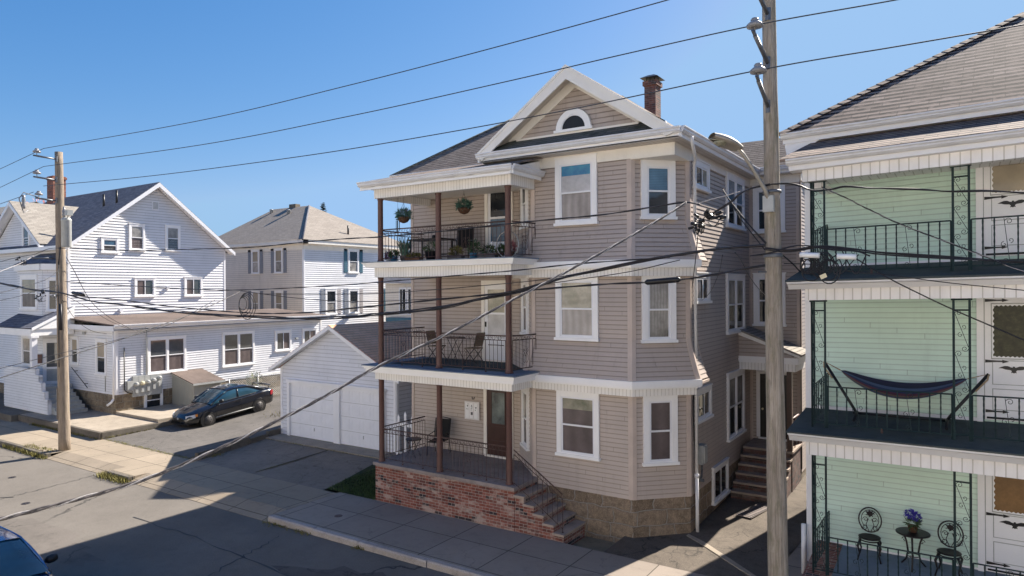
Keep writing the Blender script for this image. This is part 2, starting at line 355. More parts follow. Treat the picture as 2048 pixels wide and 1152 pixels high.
# ------------------------------------------------------------------ mesh builder
class MB:
    def __init__(s): s.v = []; s.f = []; s.sm = []; s.uvs = {}
    def vert(s, p): s.v.append(tuple(p)); return len(s.v) - 1
    def face(s, pts, smooth=False, uv=None):
        i = [s.vert(p) for p in pts]; s.f.append(i); s.sm.append(smooth)
        if uv: s.uvs[len(s.f) - 1] = uv
    def box(s, x0, y0, z0, x1, y1, z1):
        if x0 > x1: x0, x1 = x1, x0
        if y0 > y1: y0, y1 = y1, y0
        if z0 > z1: z0, z1 = z1, z0
        b = len(s.v)
        for z in (z0, z1):
            for x, y in ((x0, y0), (x1, y0), (x1, y1), (x0, y1)): s.v.append((x, y, z))
        for q in ((3, 2, 1, 0), (4, 5, 6, 7), (0, 1, 5, 4), (1, 2, 6, 5), (2, 3, 7, 6), (3, 0, 4, 7)):
            s.f.append([b + k for k in q]); s.sm.append(False)
    def obox(s, o, ux, uy, uz, a, b):   # oriented box: origin, three axes, min, max
        c = len(s.v); o = Vector(o)
        for z in (a[2], b[2]):
            for x, y in ((a[0], a[1]), (b[0], a[1]), (b[0], b[1]), (a[0], b[1])):
                s.v.append(tuple(o + ux * x + uy * y + uz * z))
        for q in ((3, 2, 1, 0), (4, 5, 6, 7), (0, 1, 5, 4), (1, 2, 6, 5), (2, 3, 7, 6), (3, 0, 4, 7)):
            s.f.append([c + k for k in q]); s.sm.append(False)
    def prism(s, poly, vec):            # polygon extruded by vec
        n = len(poly); vec = Vector(vec); b = len(s.v)
        for p in poly: s.v.append(tuple(p))
        for p in poly: s.v.append(tuple(Vector(p) + vec))
        s.f.append([b + k for k in range(n)][::-1]); s.sm.append(False)
        s.f.append([b + n + k for k in range(n)]); s.sm.append(False)
        for k in range(n):
            j = (k + 1) % n; s.f.append([b + k, b + j, b + n + j, b + n + k]); s.sm.append(False)
    def tube(s, pts, r, n=6, cap=True, closed=False, smooth=True):
        pts = [Vector(p) for p in pts]; m = len(pts)
        if m < 2: return
        rs = r if isinstance(r, (list, tuple)) else [r] * m
        rings = []; up = None
        for i, p in enumerate(pts):
            if closed: t = pts[(i + 1) % m] - pts[i - 1]
            else: t = pts[min(i + 1, m - 1)] - pts[max(i - 1, 0)]
            if t.length < 1e-9: t = Vector((0, 0, 1))
            t.normalize()
            if up is None:
                up = Vector((0, 0, 1)) if abs(t.z) < .9 else Vector((1, 0, 0))
            a = (up - t * up.dot(t))
            if a.length < 1e-6: a = t.orthogonal()
            a.normalize(); b = t.cross(a); up = a
            rings.append([s.vert(p + (a * cos(2 * pi * k / n) + b * sin(2 * pi * k / n)) * rs[i]) for k in range(n)])
        R = range(m if closed else m - 1)
        for i in R:
            A, B = rings[i], rings[(i + 1) % m]
            for k in range(n):
                j = (k + 1) % n; s.f.append([A[k], A[j], B[j], B[k]]); s.sm.append(smooth)
        if cap and not closed:
            s.f.append(rings[0][::-1]); s.sm.append(False); s.f.append(rings[-1]); s.sm.append(False)
    def bar(s, a, b, r, n=4): s.tube([a, b], r, n, smooth=n > 5)
    def lathe(s, o, prof, n=14, axis=(0, 0, 1), smooth=True):
        o = Vector(o); ax = Vector(axis).normalized(); u = ax.orthogonal().normalized(); w = ax.cross(u)
        rings = [[s.vert(o + ax * h + (u * cos(2 * pi * k / n) + w * sin(2 * pi * k / n)) * max(r, 1e-4)) for k in range(n)] for r, h in prof]
        for A, B in zip(rings, rings[1:]):
            for k in range(n):
                j = (k + 1) % n; s.f.append([A[k], A[j], B[j], B[k]]); s.sm.append(smooth)
        s.f.append(rings[0][::-1]); s.sm.append(False); s.f.append(rings[-1]); s.sm.append(False)
    def grid(s, P, smooth=True, uvf=None):    # P[i][j] rows of points
        idx = [[s.vert(p) for p in r] for r in P]
        for i in range(len(P) - 1):
            for j in range(len(P[0]) - 1):
                s.f.append([idx[i][j], idx[i][j + 1], idx[i + 1][j + 1], idx[i + 1][j]]); s.sm.append(smooth)
                if uvf: s.uvs[len(s.f) - 1] = [uvf(i, j), uvf(i, j + 1), uvf(i + 1, j + 1), uvf(i + 1, j)]
    def build(s, name, mat, parent=None, warp=None, origin=None):
        if not s.v: return None
        vs = s.v if warp is None else [warp(*p) for p in s.v]
        org = Vector((0, 0, 0))
        if parent is not None:
            q = parent
            while q is not None: org = org + q.location; q = q.parent
        elif origin is not None: org = Vector(origin)
        me = bpy.data.meshes.new(name)
        me.from_pydata([(p[0] - org.x, p[1] - org.y, p[2] - org.z) for p in vs], [], s.f)
        uvl = me.uv_layers.new(name='UVMap')
        for pi_, pl in enumerate(me.polygons):
            pl.use_smooth = s.sm[pi_]
            if pi_ in s.uvs:
                for li, q in zip(pl.loop_indices, s.uvs[pi_]): uvl.data[li].uv = q
                continue
            n = pl.normal
            if abs(n.z) > .985: U = Vector((1, 0, 0)); V = Vector((0, 1, 0))
            else:
                U = Vector((0, 0, 1)).cross(n); U.normalize(); V = n.cross(U)
            for li in pl.loop_indices:
                p = me.vertices[me.loops[li].vertex_index].co + org
                uvl.data[li].uv = (p.dot(U), p.dot(V))
        me.materials.append(M[mat] if isinstance(mat, str) else mat)
        me.update()
        o = bpy.data.objects.new(name, me); COL.objects.link(o)
        if parent is not None: o.parent = parent
        else: o.location = org
        return o

def tag(o, label=None, cat=None, group=None, kind=None):
    if label: o['label'] = label
    if cat: o['category'] = cat
    if group: o['group'] = group
    if kind: o['kind'] = kind
    return o
def thing(name, label, cat, loc=(0, 0, 0), group=None):
    o = bpy.data.objects.new(name, None); COL.objects.link(o); o.location = loc; o.empty_display_size = .2
    return tag(o, label, cat, group)
def struct(mb, name, mat): return tag(mb.build(name, mat), kind='structure')
def dup(root, loc, rz, label, group=None):
    r = root.copy(); COL.objects.link(r); r.location = loc; r.rotation_euler = (0, 0, rz); r['label'] = label
    if group: r['group'] = group
    for ch in list(root.children):
        c = ch.copy(); COL.objects.link(c); c.parent = r
        for g in list(ch.children):
            d = g.copy(); COL.objects.link(d); d.parent = c
    return r

Z = Vector((0, 0, 1))
class Wall:
    """a vertical wall plane from A to B (seen from outside: A on the left)"""
    def __init__(s, A, B):
        s.A = Vector((A[0], A[1], 0)); s.B = Vector((B[0], B[1], 0)); s.L = (s.B - s.A).length
        s.u = (s.B - s.A).normalized(); s.n = s.u.cross(Z).normalized()   # outward
    def p(s, a, z, o=0.): return s.A + s.u * a + s.n * o + Z * z
    def box(s, mb, a0, a1, z0, z1, o0, o1):
        mb.obox(s.A, s.u, s.n, Z, (a0, o0, z0), (a1, o1, z1))

def siding(mb, W, poly, ex=.127, lap=.018, off=lambda z: 0., z0=None):
    """real lapped boards filling a convex outline given as (s, z)"""
    zs = [p[1] for p in poly]; lo, hi = min(zs), max(zs)
    def span(z):
        xs = []
        for (a, b), (c, d) in zip(poly, poly[1:] + poly[:1]):
            if (b - z) * (d - z) <= 0 and abs(b - d) > 1e-9: xs.append(a + (c - a) * (z - b) / (d - b))
            elif abs(b - z) < 1e-6 and abs(d - z) < 1e-6: xs += [a, c]
        return (min(xs), max(xs)) if xs else None
    z = lo if z0 is None else z0
    cuts = sorted(set([q for q in zs]))
    while z < hi - 1e-4:
        zt = min(z + ex, hi); zb = max(z, lo)
        segs = [zb] + [c for c in cuts if zb + 1e-4 < c < zt - 1e-4] + [zt]
        for a, b in zip(segs, segs[1:]):
            e = 1e-5; A_ = span(a + e); B_ = span(b - e)
            if not A_ or not B_: continue
            oa = lap * (1 - (a - z) / ex) + off(a); ob = lap * (1 - (b - z) / ex) + off(b)
            mb.face([W.p(A_[0], a, oa), W.p(A_[1], a, oa), W.p(B_[1], b, ob), W.p(B_[0], b, ob)])
        A_ = span(zb + 1e-5)
        if A_: mb.face([W.p(A_[0], zb, off(zb) - .002), W.p(A_[1], zb, off(zb) - .002), W.p(A_[1], zb, lap + off(zb)), W.p(A_[0], zb, lap + off(zb))])
        z += ex

def window(par, W, a0, a1, z0, z1, up='p_dark', lo='p_dark', cas=.12, top=None, kind='dh', trim='white', sill=True, warp=None, sash='white2', drop=0., upsplit=None):
    """casing > sash, pane ; kind dh = double hung, sl = two side by side, pair = two double hungs"""
    top = cas if top is None else top
    o = .03; c = MB()
    W.box(c, a0, a0 + cas, z0, z1, -.01, .07); W.box(c, a1 - cas, a1, z0, z1, -.01, .07)
    W.box(c, a0 + cas, a1 - cas, z1 - top, z1, -.01, .068); W.box(c, a0 - .02, a1 + .02, z1 - .0, z1 + .03, -.01, .09)
    if sill: W.box(c, a0 - .03, a1 + .03, z0 - .05, z0 + .02, -.01, .11)
    W.box(c, a0 + cas, a1 - cas, z0 + .02, z0 + .05, -.01, .066)
    cells = []
    x0, x1, y0, y1 = a0 + cas, a1 - cas, z0 + .05, z1 - top
    if kind == 'pair':
        mid = (x0 + x1) / 2; W.box(c, mid - cas * .35, mid + cas * .35, y0, y1, -.01, .067)
        units = [(x0, mid - cas * .35), (mid + cas * .35, x1)]
    else: units = [(x0, x1)]
    wn = c.build('window', trim, par, warp)
    s_ = MB(); P = {}
    for (x0, x1) in units:
        f = .045
        if kind == 'sl':
            m_ = (x0 + x1) / 2
            for (b0, b1, mt, oo) in ((x0, m_ + f / 2, up, .038), (m_ - f / 2, x1, lo, .03)):
                W.box(s_, b0, b0 + f, y0, y1, 0, oo + .022); W.box(s_, b1 - f, b1, y0, y1, 0, oo + .022)
                W.box(s_, b0 + f, b1 - f, y0, y0 + f, 0, oo + .02); W.box(s_, b0 + f, b1 - f, y1 - f, y1, 0, oo + .02)
                cells.append((mt, b0 + f, b1 - f, y0 + f, y1 - f, oo))
        else:
            m_ = (y0 + y1) / 2 - drop
            for (b0, b1, mt, oo) in ((m_ - f / 2, y1, up, .038), (y0, m_ + f / 2, lo, .028)):
                W.box(s_, x0, x1, b0, b0 + f, 0, oo + .022); W.box(s_, x0, x1, b1 - f, b1, 0, oo + .022)
                W.box(s_, x0, x0 + f, b0 + f, b1 - f, 0, oo + .02); W.box(s_, x1 - f, x1, b0 + f, b1 - f, 0, oo + .02)
                cells.append((mt, x0 + f, x1 - f, b0 + f, b1 - f, oo))
    s_.build('sash', sash, wn, warp)
    for (mt, b0, b1, c0, c1, oo) in cells:
        if isinstance(mt, tuple):   # stacked bands inside one pane: (mat, fraction of height from top)
            zt = c1
            for mm, fr in mt:
                g = MB(); zb = zt - (c1 - c0) * fr
                g.face([W.p(b0, zb, oo), W.p(b1, zb, oo), W.p(b1, zt, oo), W.p(b0, zt, oo)]); g.build('pane', mm, wn, warp); zt = zb
        else:
            g = MB(); g.face([W.p(b0, c0, oo), W.p(b1, c0, oo), W.p(b1, c1, oo), W.p(b0, c1, oo)]); g.build('pane', mt, wn, warp)
    return wn

def spiral(c, u, w, r0, turns, a0=0, dirn=1, n=22):
    c = Vector(c); out = []
    for i in range(n + 1):
        t = i / n; a = a0 + dirn * turns * 2 * pi * t; r = r0 * (1 - .8 * t)
        out.append(c + u * (cos(a) * r) + w * (sin(a) * r))
    return out

def leafball(mb, c, rx, ry, rz, n, size, long=2.5, droop=.3):
    for _ in range(n):
        d = Vector((random.gauss(0, 1), random.gauss(0, 1), random.gauss(0, 1))).normalized()
        q = random.uniform(.35, 1.)
        p = Vector(c) + Vector((d.x * rx, d.y * ry, d.z * rz)) * q
        t = (d + Vector((0, 0, random.uniform(-droop, .6))) + Vector((random.uniform(-.4, .4), random.uniform(-.4, .4), 0))).normalized()
        s_ = t.cross(Vector((random.random(), random.random(), random.random()))).normalized() * size * random.uniform(.6, 1.2) * .5
        L = t * size * long * random.uniform(.6, 1.2)
        mb.face([p - s_ * .3, p + L * .5 - s_, p + L, p + L * .5 + s_])
def blades(mb, c, r, h, n, w=.012, spread=.5):
    for _ in range(n):
        a = random.uniform(0, 2 * pi); d = Vector((cos(a), sin(a), 0)); p = Vector(c) + d * r * random.random() * .5
        hh = h * random.uniform(.5, 1.1); s_ = Vector((-d.y, d.x, 0)) * w * random.uniform(.6, 1.3)
        m_ = p + d * spread * r * .5 + Z * hh * .6; e = p + d * spread * r * random.uniform(.8, 1.8) + Z * hh
        mb.face([p - s_, p + s_, m_ + s_ * .8, m_ - s_ * .8]); mb.face([m_ - s_ * .8, m_ + s_ * .8, e])
M['bounce_ground'] = m_ground('pale_bounce_ground', (.26, .22, .15), .5, 0, patch=.3)  # pale warm tone chosen to bounce light onto the shaded fronts
# override: siding with mitred ends
def siding(mb, W, poly, ex=.112, lap=.018, off=lambda z: 0., e0=0., e1=0.):
    zs = [p[1] for p in poly]; lo, hi = min(zs), max(zs)
    def span(z):
        xs = []
        for (a, b), (c, d) in zip(poly, poly[1:] + poly[:1]):
            if (b - z) * (d - z) <= 0 and abs(b - d) > 1e-9: xs.append(a + (c - a) * (z - b) / (d - b))
        return (min(xs), max(xs)) if xs else None
    z = lo; cuts = sorted(set(zs))
    def P(a, zz, o, end): return W.p(a + (e1 * o if end else -e0 * o), zz, o)
    while z < hi - 1e-4:
        zt = min(z + ex, hi)
        segs = [z] + [c for c in cuts if z + 1e-4 < c < zt - 1e-4] + [zt]
        for a, b in zip(segs, segs[1:]):
            A_ = span(a + 1e-5); B_ = span(b - 1e-5)
            if not A_ or not B_: continue
            oa = lap * (1 - (a - z) / ex) + off(a); ob = lap * (1 - (b - z) / ex) + off(b)
            ro = math.floor(z / ex) * 3; fa, fb = (a - z) / ex, min((b - z) / ex, .999)
            mb.face([P(A_[0], a, oa, 0), P(A_[1], a, oa, 1), P(B_[1], b, ob, 1), P(B_[0], b, ob, 0)], uv=[(A_[0], ro + fa), (A_[1], ro + fa), (B_[1], ro + fb), (B_[0], ro + fb)])
        A_ = span(z + 1e-5)
        if A_: mb.face([P(A_[0], z, off(z) - .002, 0), P(A_[1], z, off(z) - .002, 1), P(A_[1], z, lap + off(z), 1), P(A_[0], z, lap + off(z), 0)])
        z += ex

def strip(mb, W, s0, s1, zl, off, o, e0=0., e1=0.):
    """thin board following the wall offset; s0/s1 measured from A (or from B when negative)"""
    for a, b in zip(zl, zl[1:]):
        oa, ob = off(a) + o, off(b) + o
        L = W.L
        def S(s_, oo): return (s_ if s_ >= 0 else L + s_ + 0) + (-e0 * oo if s_ >= 0 else e1 * oo)
        def S2(s_, oo, first):
            base = s_ if s_ >= 0 else L + s_
            near0 = s_ >= 0 and s_ < L / 2
            return base + (-e0 * oo if near0 else e1 * oo)
        mb.face([W.p(S2(s0, oa, 1), a, oa), W.p(S2(s1, oa, 0), a, oa), W.p(S2(s1, ob, 0), b, ob), W.p(S2(s0, ob, 1), b, ob)])
        for s_, f_ in ((s0, 1), (s1, 0)):
            mb.face([W.p(S2(s_, oa, f_), a, oa), W.p(S2(s_, ob, f_), b, ob), W.p(S2(s_, ob, f_), b, ob - o), W.p(S2(s_, oa, f_), a, oa - o)])
def band(mb, W, z0, z1, o0, o1, e0=0., e1=0., s0=0., s1=None):
    s1 = W.L if s1 is None else s1
    q = []
    for o in (o0, o1):
        for z in (z0, z1): q.append((W.p(s0 - e0 * o, z, o), W.p(s1 + e1 * o, z, o)))
    (a, b), (c, d), (e, f), (g, h) = q
    for F_ in ((e, f, h, g), (b, a, c, d), (g, h, d, c), (a, b, f, e), (a, e, g, c), (f, b, d, h)): mb.face(list(F_))

def circle(c, u, w, r, n=9): return [Vector(c) + u * cos(2 * pi * k / n) * r + w * sin(2 * pi * k / n) * r for k in range(n)]

def iron_rail(par, P0, P1, h=.93, mat='iron', heart=(), bal=.125, foot=(0., 1.), warp=None, band_h=.115):
    P0, P1 = Vector(P0), Vector(P1); d = P1 - P0; hd = Vector((d.x, d.y, 0)); L = hd.length; u3 = d / L; u = hd.normalized()
    r = MB(); g = lambda t, z: P0 + u3 * t + Z * z
    r.bar(g(0, h), g(L, h), .017, 6); r.bar(g(0, h - band_h), g(L, h - band_h), .010, 4); r.bar(g(0, .1), g(L, .1), .011, 4)
    n = max(1, round(L / bal))
    for k in range(n + 1):
        t = L * k / n; hvy = (k % 6 == 0) or k == n
        r.bar(g(t, 0 if hvy else .1), g(t, h - band_h), .011 if hvy else .0075, 4)
        if hvy: r.lathe(g(t, 0), [(.03, 0), (.022, .02), (.012, .035)], 6)
    o = r.build('railing', mat, par, warp)
    s_ = MB(); rr = band_h * .42; t = .09; k = 0
    while t < L - .06:
        c = g(t, h - band_h / 2)
        if k % 3 != 2:
            s_.tube(circle(c, u3, Z, rr), .0055, 3, closed=True); t += rr * 2 + .025
        else:
            s_.tube([g(t - .04, h - .01), g(t - .01, h - band_h * .5), g(t + .03, h - band_h)], .005, 3); t += .065
        k += 1
    for f in heart:
        t = L * f; c0 = g(t, h * .42)
        for sg in (-1, 1):
            s_.tube([c0 + u3 * sg * .0, c0 + u3 * sg * .04 + Z * .1, c0 + u3 * sg * .09 + Z * .02, c0 + u3 * sg * .1 - Z * .1, c0 + u3 * sg * .05 - Z * .17, c0 + u3 * sg * .01 - Z * .13], .006, 3)
            s_.tube(spiral(c0 + u3 * sg * .055 + Z * .16, u3 * sg, Z, .05, 1.1, -pi / 2), .006, 3)
    s_.build('scrollwork', mat, o, warp)
    return o

# ------------------------------------------------------------------ the ground
g = MB(); g.face([(-900, -900, -.2), (900, -900, -.2), (900, 900, -.2), (-900, 900, -.2)]); struct(g, 'ground', 'bounce_ground')
g = MB(); g.face([(-260, -3, -.15), (120, -3, -.15), (120, 11.7, -.15), (-260, 11.7, -.15)]); struct(g, 'road', 'asphalt')
g = MB(); g.box(-260, -5.2, -.19, 120, -3, 0); struct(g, 'pavement', 'walk_grey')
def irregular(name, mat, cx, cy, rx, ry, z, n=26, rot=0., jag=.25):
    pts = []
    for k in range(n):
        a = 2 * pi * k / n; q = 1 + random.uniform(-jag, jag); x, y = cos(a) * rx * q, sin(a) * ry * q; pts.append((cx + x * cos(rot) - y * sin(rot), cy + x * sin(rot) + y * cos(rot), z))
    g = MB(); g.face(pts); struct(g, name, mat)
M['patch'] = m_ground('dark_road_patch', (.125, .11, .10), .6, .6, .3, patch=.35); M['patch2'] = m_ground('faded_road_patch', (.165, .147, .13), .6, .6, .3, patch=.3)
M['tar'] = m_plain('crack_sealing_tar', (.03, .03, .032), .6, .4, 5)
irregular('road_patch', 'patch', -10.4, 9.9, 2.3, 1.1, -.146); irregular('road_patch', 'patch2', -7.0, 8.6, 2.2, 1.3, -.1455); irregular('road_patch', 'patch2', -20.0, 7.6, 3.2, .8, -.146, rot=.05); irregular('road_patch', 'patch', -34, 9.8, 4, .9, -.146)
for (x0, y0, x1, y1, w_) in ((-40, 6.6, -6, 7.0, .05), (-19, 9.9, -3, 9.6, .04), (-31, 4.2, -24, 8.9, .03), (-14.5, 11.2, -12.8, 6.0, .035), (-24.5, 11.6, -23.9, 7.2, .03)):
    n_ = 40; L_, R__ = [], []
    for k in range(n_ + 1):
        t = k / n_; jx, jy = random.uniform(-.07, .07), random.uniform(-.07, .07) + .12 * sin(t * 9); x, y = x0 + (x1 - x0) * t + jx, y0 + (y1 - y0) * t + jy; ww_ = w_ * random.uniform(.15, .8)
        nx, ny = -(y1 - y0), (x1 - x0); q = hypot(nx, ny); nx /= q; ny /= q; L_.append((x + nx * ww_, y + ny * ww_, -.143)); R__.append((x - nx * ww_, y - ny * ww_, -.143))
    g = MB(); g.grid([L_, R__], smooth=False); struct(g, 'road_crack', 'tar')
# kerbs: granite blocks, gaps at the drives
def kerb(segs, name):
    g = MB()
    for x0, x1 in segs:
        x = x0
        while x < x1 - .05:
            w = min(random.uniform(1.5, 2.2), x1 - x); dz = random.uniform(-.012, .012); dy = random.uniform(-.012, .012)
            g.prism([(x + .01, 11.70 + dy, -.2), (x + .01, 11.70 + dy, -.03 + dz), (x + .01, 11.73 + dy, .005 + dz), (x + .01, 11.87, .006 + dz), (x + .01, 11.87, -.2)], (w - .02, 0, 0)); x += w
    return g
struct(kerb([(-15.6, 60)], 'kerb'), 'kerb', 'granite')
struct(kerb([(-90, -28.5), (-24.1, -22.7)], 'kerb'), 'kerb', 'conc_old')
g = MB()
for x0, x1 in ((-28.5, -24.1), (-22.7, -15.62)): g.prism([(x0, 11.7, -.3), (x0, 11.7, -.14), (x0, 12.35, .002), (x0, 14.15, .002), (x0, 14.15, -.3)], (x1 - x0, 0, 0))
g.box(-24.1, 11.87, -.3, -22.7, 14.15, .002)
struct(g, 'sidewalk', 'walk_tan')
g = MB(); g.face([(-90, 11.87, .002), (-28.5, 11.87, .002), (-28.5, 14.15, .002), (-90, 14.15, .002)]); struct(g, 'sidewalk', 'walk_tan')
g = MB(); g.face([(-15.6, 11.87, .002), (60, 11.87, .002), (60, 14.28, .002), (-15.6, 14.28, .002)]); struct(g, 'sidewalk', 'walk_grey')
# driveway of the white house, rising to the back
def zdrive(y): return 0 if y < 14.15 else (.115 * (y - 14.15) / 3.6 if y < 17.75 else .115 + .092 * (min(y, 24) - 17.75))
g = MB(); ys = [14.15, 15, 16, 17, 17.75, 18.5, 19.5, 20.5, 21.5, 22.5, 24, 34]
g.grid([[(x, y, zdrive(y)) for x in (-29.45, -27.5, -25.5, -23.3)] for y in ys], smooth=False); struct(g, 'driveway', 'asphalt2')
# ground behind
g = MB(); g.face([(-36, 20.4, .34), (-29.45, 20.4, .34), (-29.45, 34, .7), (-36, 34, .7)]); struct(g, 'yard', 'conc_old')
# forecourt in front of the garage
g = MB(); g.grid([[(-22.85, 14.15, .004), (-19.6, 14.15, .004), (-16.2, 14.15, .004)], [(-23.0, 15.9, .06), (-19.6, 15.9, .06), (-16.4, 15.9, .05)], [(-23.2, 17.35, .15), (-19.6, 17.35, .15), (-16.9, 17.35, .15)]], smooth=False)
struct(g, 'forecourt', 'asphalt3')
g = MB(); g.face([(-19.7, 14.3, .0105), (-19.62, 14.3, .0105), (-19.5, 17.3, .152), (-19.6, 17.3, .152)]); struct(g, 'joint', 'earth')
g = MB(); g.box(-23.3, 17.35, -.1, -16.9, 18.2, .19); struct(g, 'apron', 'conc')
g = MB()
x = 14.2
while x < 17.6:
    w = random.uniform(.6, 1.0); h_ = .12 + .1 * sin(x * 2.1) ** 2 + (x - 14.2) * .05; xx = -22.85 - (x - 14.2) * .13
    g.prism([(xx - .16, x, -.1), (xx + .07, x, -.1), (xx + .05, x, h_ + .05), (xx - .13, x, h_ + .04)], (-.13 * w, w - .03, .02)); x += w
tag(g.build('retaining_wall', 'conc_old'), 'low rough stone kerb between the two driveways', 'low wall')
# lawn patch
g = MB(); g.face([(-16.15, 14.28, .012), (-14.2, 14.28, .012), (-14.2, 16.9, .08), (-16.8, 16.9, .12)]); struct(g, 'lawn', 'grassbase')
g = MB()
for _ in range(5200):
    x, y = random.uniform(-16.35, -14.17), random.uniform(14.25, 16.9)
    if x < -16.15 - (y - 14.28) * .24: continue
    h_ = random.uniform(.03, .09); a = random.uniform(0, 6.28); z_ = .01 + (y - 14.28) * .03; dx, dy = cos(a) * .012, sin(a) * .012; lx, ly = random.uniform(-.03, .03), random.uniform(-.03, .03)
    g.face([(x - dx, y - dy, z_), (x + dx, y + dy, z_), (x + lx, y + ly, z_ + h_)])
tag(g.build('grass', 'leaf5'), 'patch of green grass beside the brick porch', 'grass', kind='stuff')
# alley between the tan and the mint house
g = MB(); g.grid([[(-6.9, 14.28, .004), (-5.2, 14.28, .004), (-3.3, 14.28, .004)], [(-6.9, 15.6, .012), (-5.2, 15.9, .012), (-3.3, 16.2, .012)], [(-6.9, 19, .07), (-5.2, 19, .07), (-3.0, 19, .07)], [(-6.9, 34, .5), (-5.2, 34, .5), (-2.7, 34, .5)]], smooth=False)
struct(g, 'alley', 'alley')
g = MB(); g.prism([(-5.62, 16.25, -.1), (-5.2, 15.95, -.1), (-3.95, 14.9, -.1), (-3.5, 14.55, -.1), (-3.5, 14.66, -.1), (-3.9, 15.02, -.1), (-5.12, 16.08, -.1), (-5.62, 16.4, -.1)], (0, 0, .128)); struct(g, 'drain_kerb', 'conc')
g = MB(); g.prism([(-3.35, 14.28, -.1), (-2.2, 14.28, -.1), (-2.2, 26, -.1), (-3.0, 26, -.1), (-3.05, 19, -.1)], (0, 0, .16)); struct(g, 'path', 'walk_grey')
g = MB(); g.face([(-2.2, 14.28, .03), (14, 14.28, .03), (14, 13.0, .03), (-2.2, 13.0, .03)]); struct(g, 'path', 'walk_grey')
# drain cover and meter lids in the paving
for (x, y, r_, m_, z_, lb) in ((-14.0, 12.75, .11, 'iron', .004, 'small rusty round cover in the pavement by the kerb'), (-23.0, 8.9, .12, 'iron_b', -.149, 'small dark round cover in the sunlit road'), (-26.6, 9.9, .12, 'iron_b', -.149, 'small dark round cover in the road before the far pole')):
    g = MB(); g.lathe((x, y, z_), [(r_, 0), (r_ * .95, .006)], 16); tag(g.build('valve_cover', m_), lb, 'drain cover', 'round covers in the ground')
# weeds
g = MB()
def weeds(x0, y0, x1, y1, n, z=.0, h=.09, spr=.12):
    for _ in range(n):
        t = random.random(); x = x0 + (x1 - x0) * t + random.gauss(0, spr); y = y0 + (y1 - y0) * t + random.gauss(0, spr)
        a = random.uniform(0, 6.28); dx, dy = cos(a) * .016, sin(a) * .016; hh = h * random.uniform(.3, 1.2)
        g.face([(x - dx, y - dy, z), (x + dx, y + dy, z), (x + random.gauss(0, .05), y + random.gauss(0, .05), z + hh)])
weeds(-29.45, 14.2, -29.45, 17.0, 900, .03, .1, .07); weeds(-29.2, 14.2, -23.2, 14.2, 500, .005, .03, .05); weeds(-32, 11.65, -28.4, 11.65, 500, -.14, .16, .06); weeds(-24.3, 11.62, -22.6, 11.62, 700, -.14, .16, .1)
weeds(-30.8, 12.0, -28.8, 12.1, 350, 0, .05, .12); weeds(-23.1, 14.3, -22.9, 15.1, 400, .01, .09, .12); weeds(-23, 17.3, -17, 17.3, 300, .17, .03, .03); weeds(-15.7, 11.66, -13.8, 11.66, 160, -.14, .06, .06); weeds(-19.6, 14.4, -19.55, 17.2, 160, .06, .02, .02); weeds(-35.5, 13.95, -29.5, 14.05, 500, .0, .12, .05)
weeds(-26, 20, -23.6, 24.5, 500, .4, .14, .3); weeds(-12.3, 11.66, -11.9, 11.66, 50, -.14, .08, .05)
tag(g.build('weeds', 'leaf3'), 'dry yellow-green weeds along the kerbs and pavement joints', 'weeds', kind='stuff')

# ------------------------------------------------------------------ tan three-storey house
H = thing('triple_decker_house', 'tan three-storey house with stacked front balconies, brick porch base and white gable', 'house', (-10, 19, 0))
pL, pA, pB, pC, pD, pE, pF = (-10.65, 16.6), (-9.5, 15.46), (-6.67, 15.46), (-5.6, 16.5), (-5.6, 22.33), (-4.1, 22.33), (-4.1, 24.9)
WR, WL, WF, WC, WS = Wall((-14.77, 16.6), pL), Wall(pL, pA), Wall(pA, pB), Wall(pB, pC), Wall(pC, pD)
WJ, WE, WW = Wall(pD, pE), Wall(pE, pF), Wall((-14.77, 24.6), (-14.77, 16.6))
K = .414
def flare(z):
    for b, t in ((3.80, 4.82), (6.72, 7.76)):
        if b <= z <= t: return .3 * ((t - z) / (t - b)) ** 1.25
    return 0.
w = MB(); T0, T1 = .93, 9.3
for W_, e0, e1 in ((WL, K * 0, K), (WF, K, K), (WC, K, K)):
    siding(w, W_, [(0, T0), (W_.L, T0), (W_.L, T1), (0, T1)], off=flare, e0=e0, e1=e1)
siding(w, WR, [(0, T0), (WR.L, T0), (WR.L, T1), (0, T1)])
w.build('wall', 'tan', H)
w = MB()
WS1, WS2 = Wall(pC, (-5.6, 17.0)), Wall((-5.6, 17.0), pD)
siding(w, WS1, [(0, T0), (WS1.L, T0), (WS1.L, T1), (0, T1)], off=flare, e0=K)
siding(w, WS2, [(0, T0), (WS2.L, T0), (WS2.L, T1), (0, T1)])
siding(w, WJ, [(0, T0), (WJ.L, T0), (WJ.L, T1 + .2), (0, T1 + .2)])
siding(w, WE, [(0, .4), (WE.L, .4), (WE.L, 9.6), (WE.L / 2, 10.75), (0, 9.6)])
siding(w, WW, [(0, .4), (WW.L, .4), (WW.L, T1), (0, T1)])
w.face([(-4.1, 24.9, 0), (-14.77, 24.9, 0), (-14.77, 24.9, 9.6), (-4.1, 24.9, 9.6)])
w.build('side_wall', 'tan', H)
for b, t in ((3.80, 4.82), (6.72, 7.76)):
    w = MB()
    zl = [b + (t - b) * k / 6 for k in range(7)]
    w.face([WS1.p(WS1.L, b, 0)] + [WS1.p(WS1.L, z, flare(z) + .02) for z in zl])
    band(w, WS1, b - .06, b, 0, .34, K, 0); w.build('flare_trim', 'tantrim', H)
ZL = [.93] + [1.5, 2.5, 3.45]
ZL2 = [3.83, 4.0, 4.2, 4.4, 4.6, 4.82, 5.5, 6.36]; ZL3 = [6.74, 6.9, 7.1, 7.3, 7.5, 7.76, 8.5, 9.3]
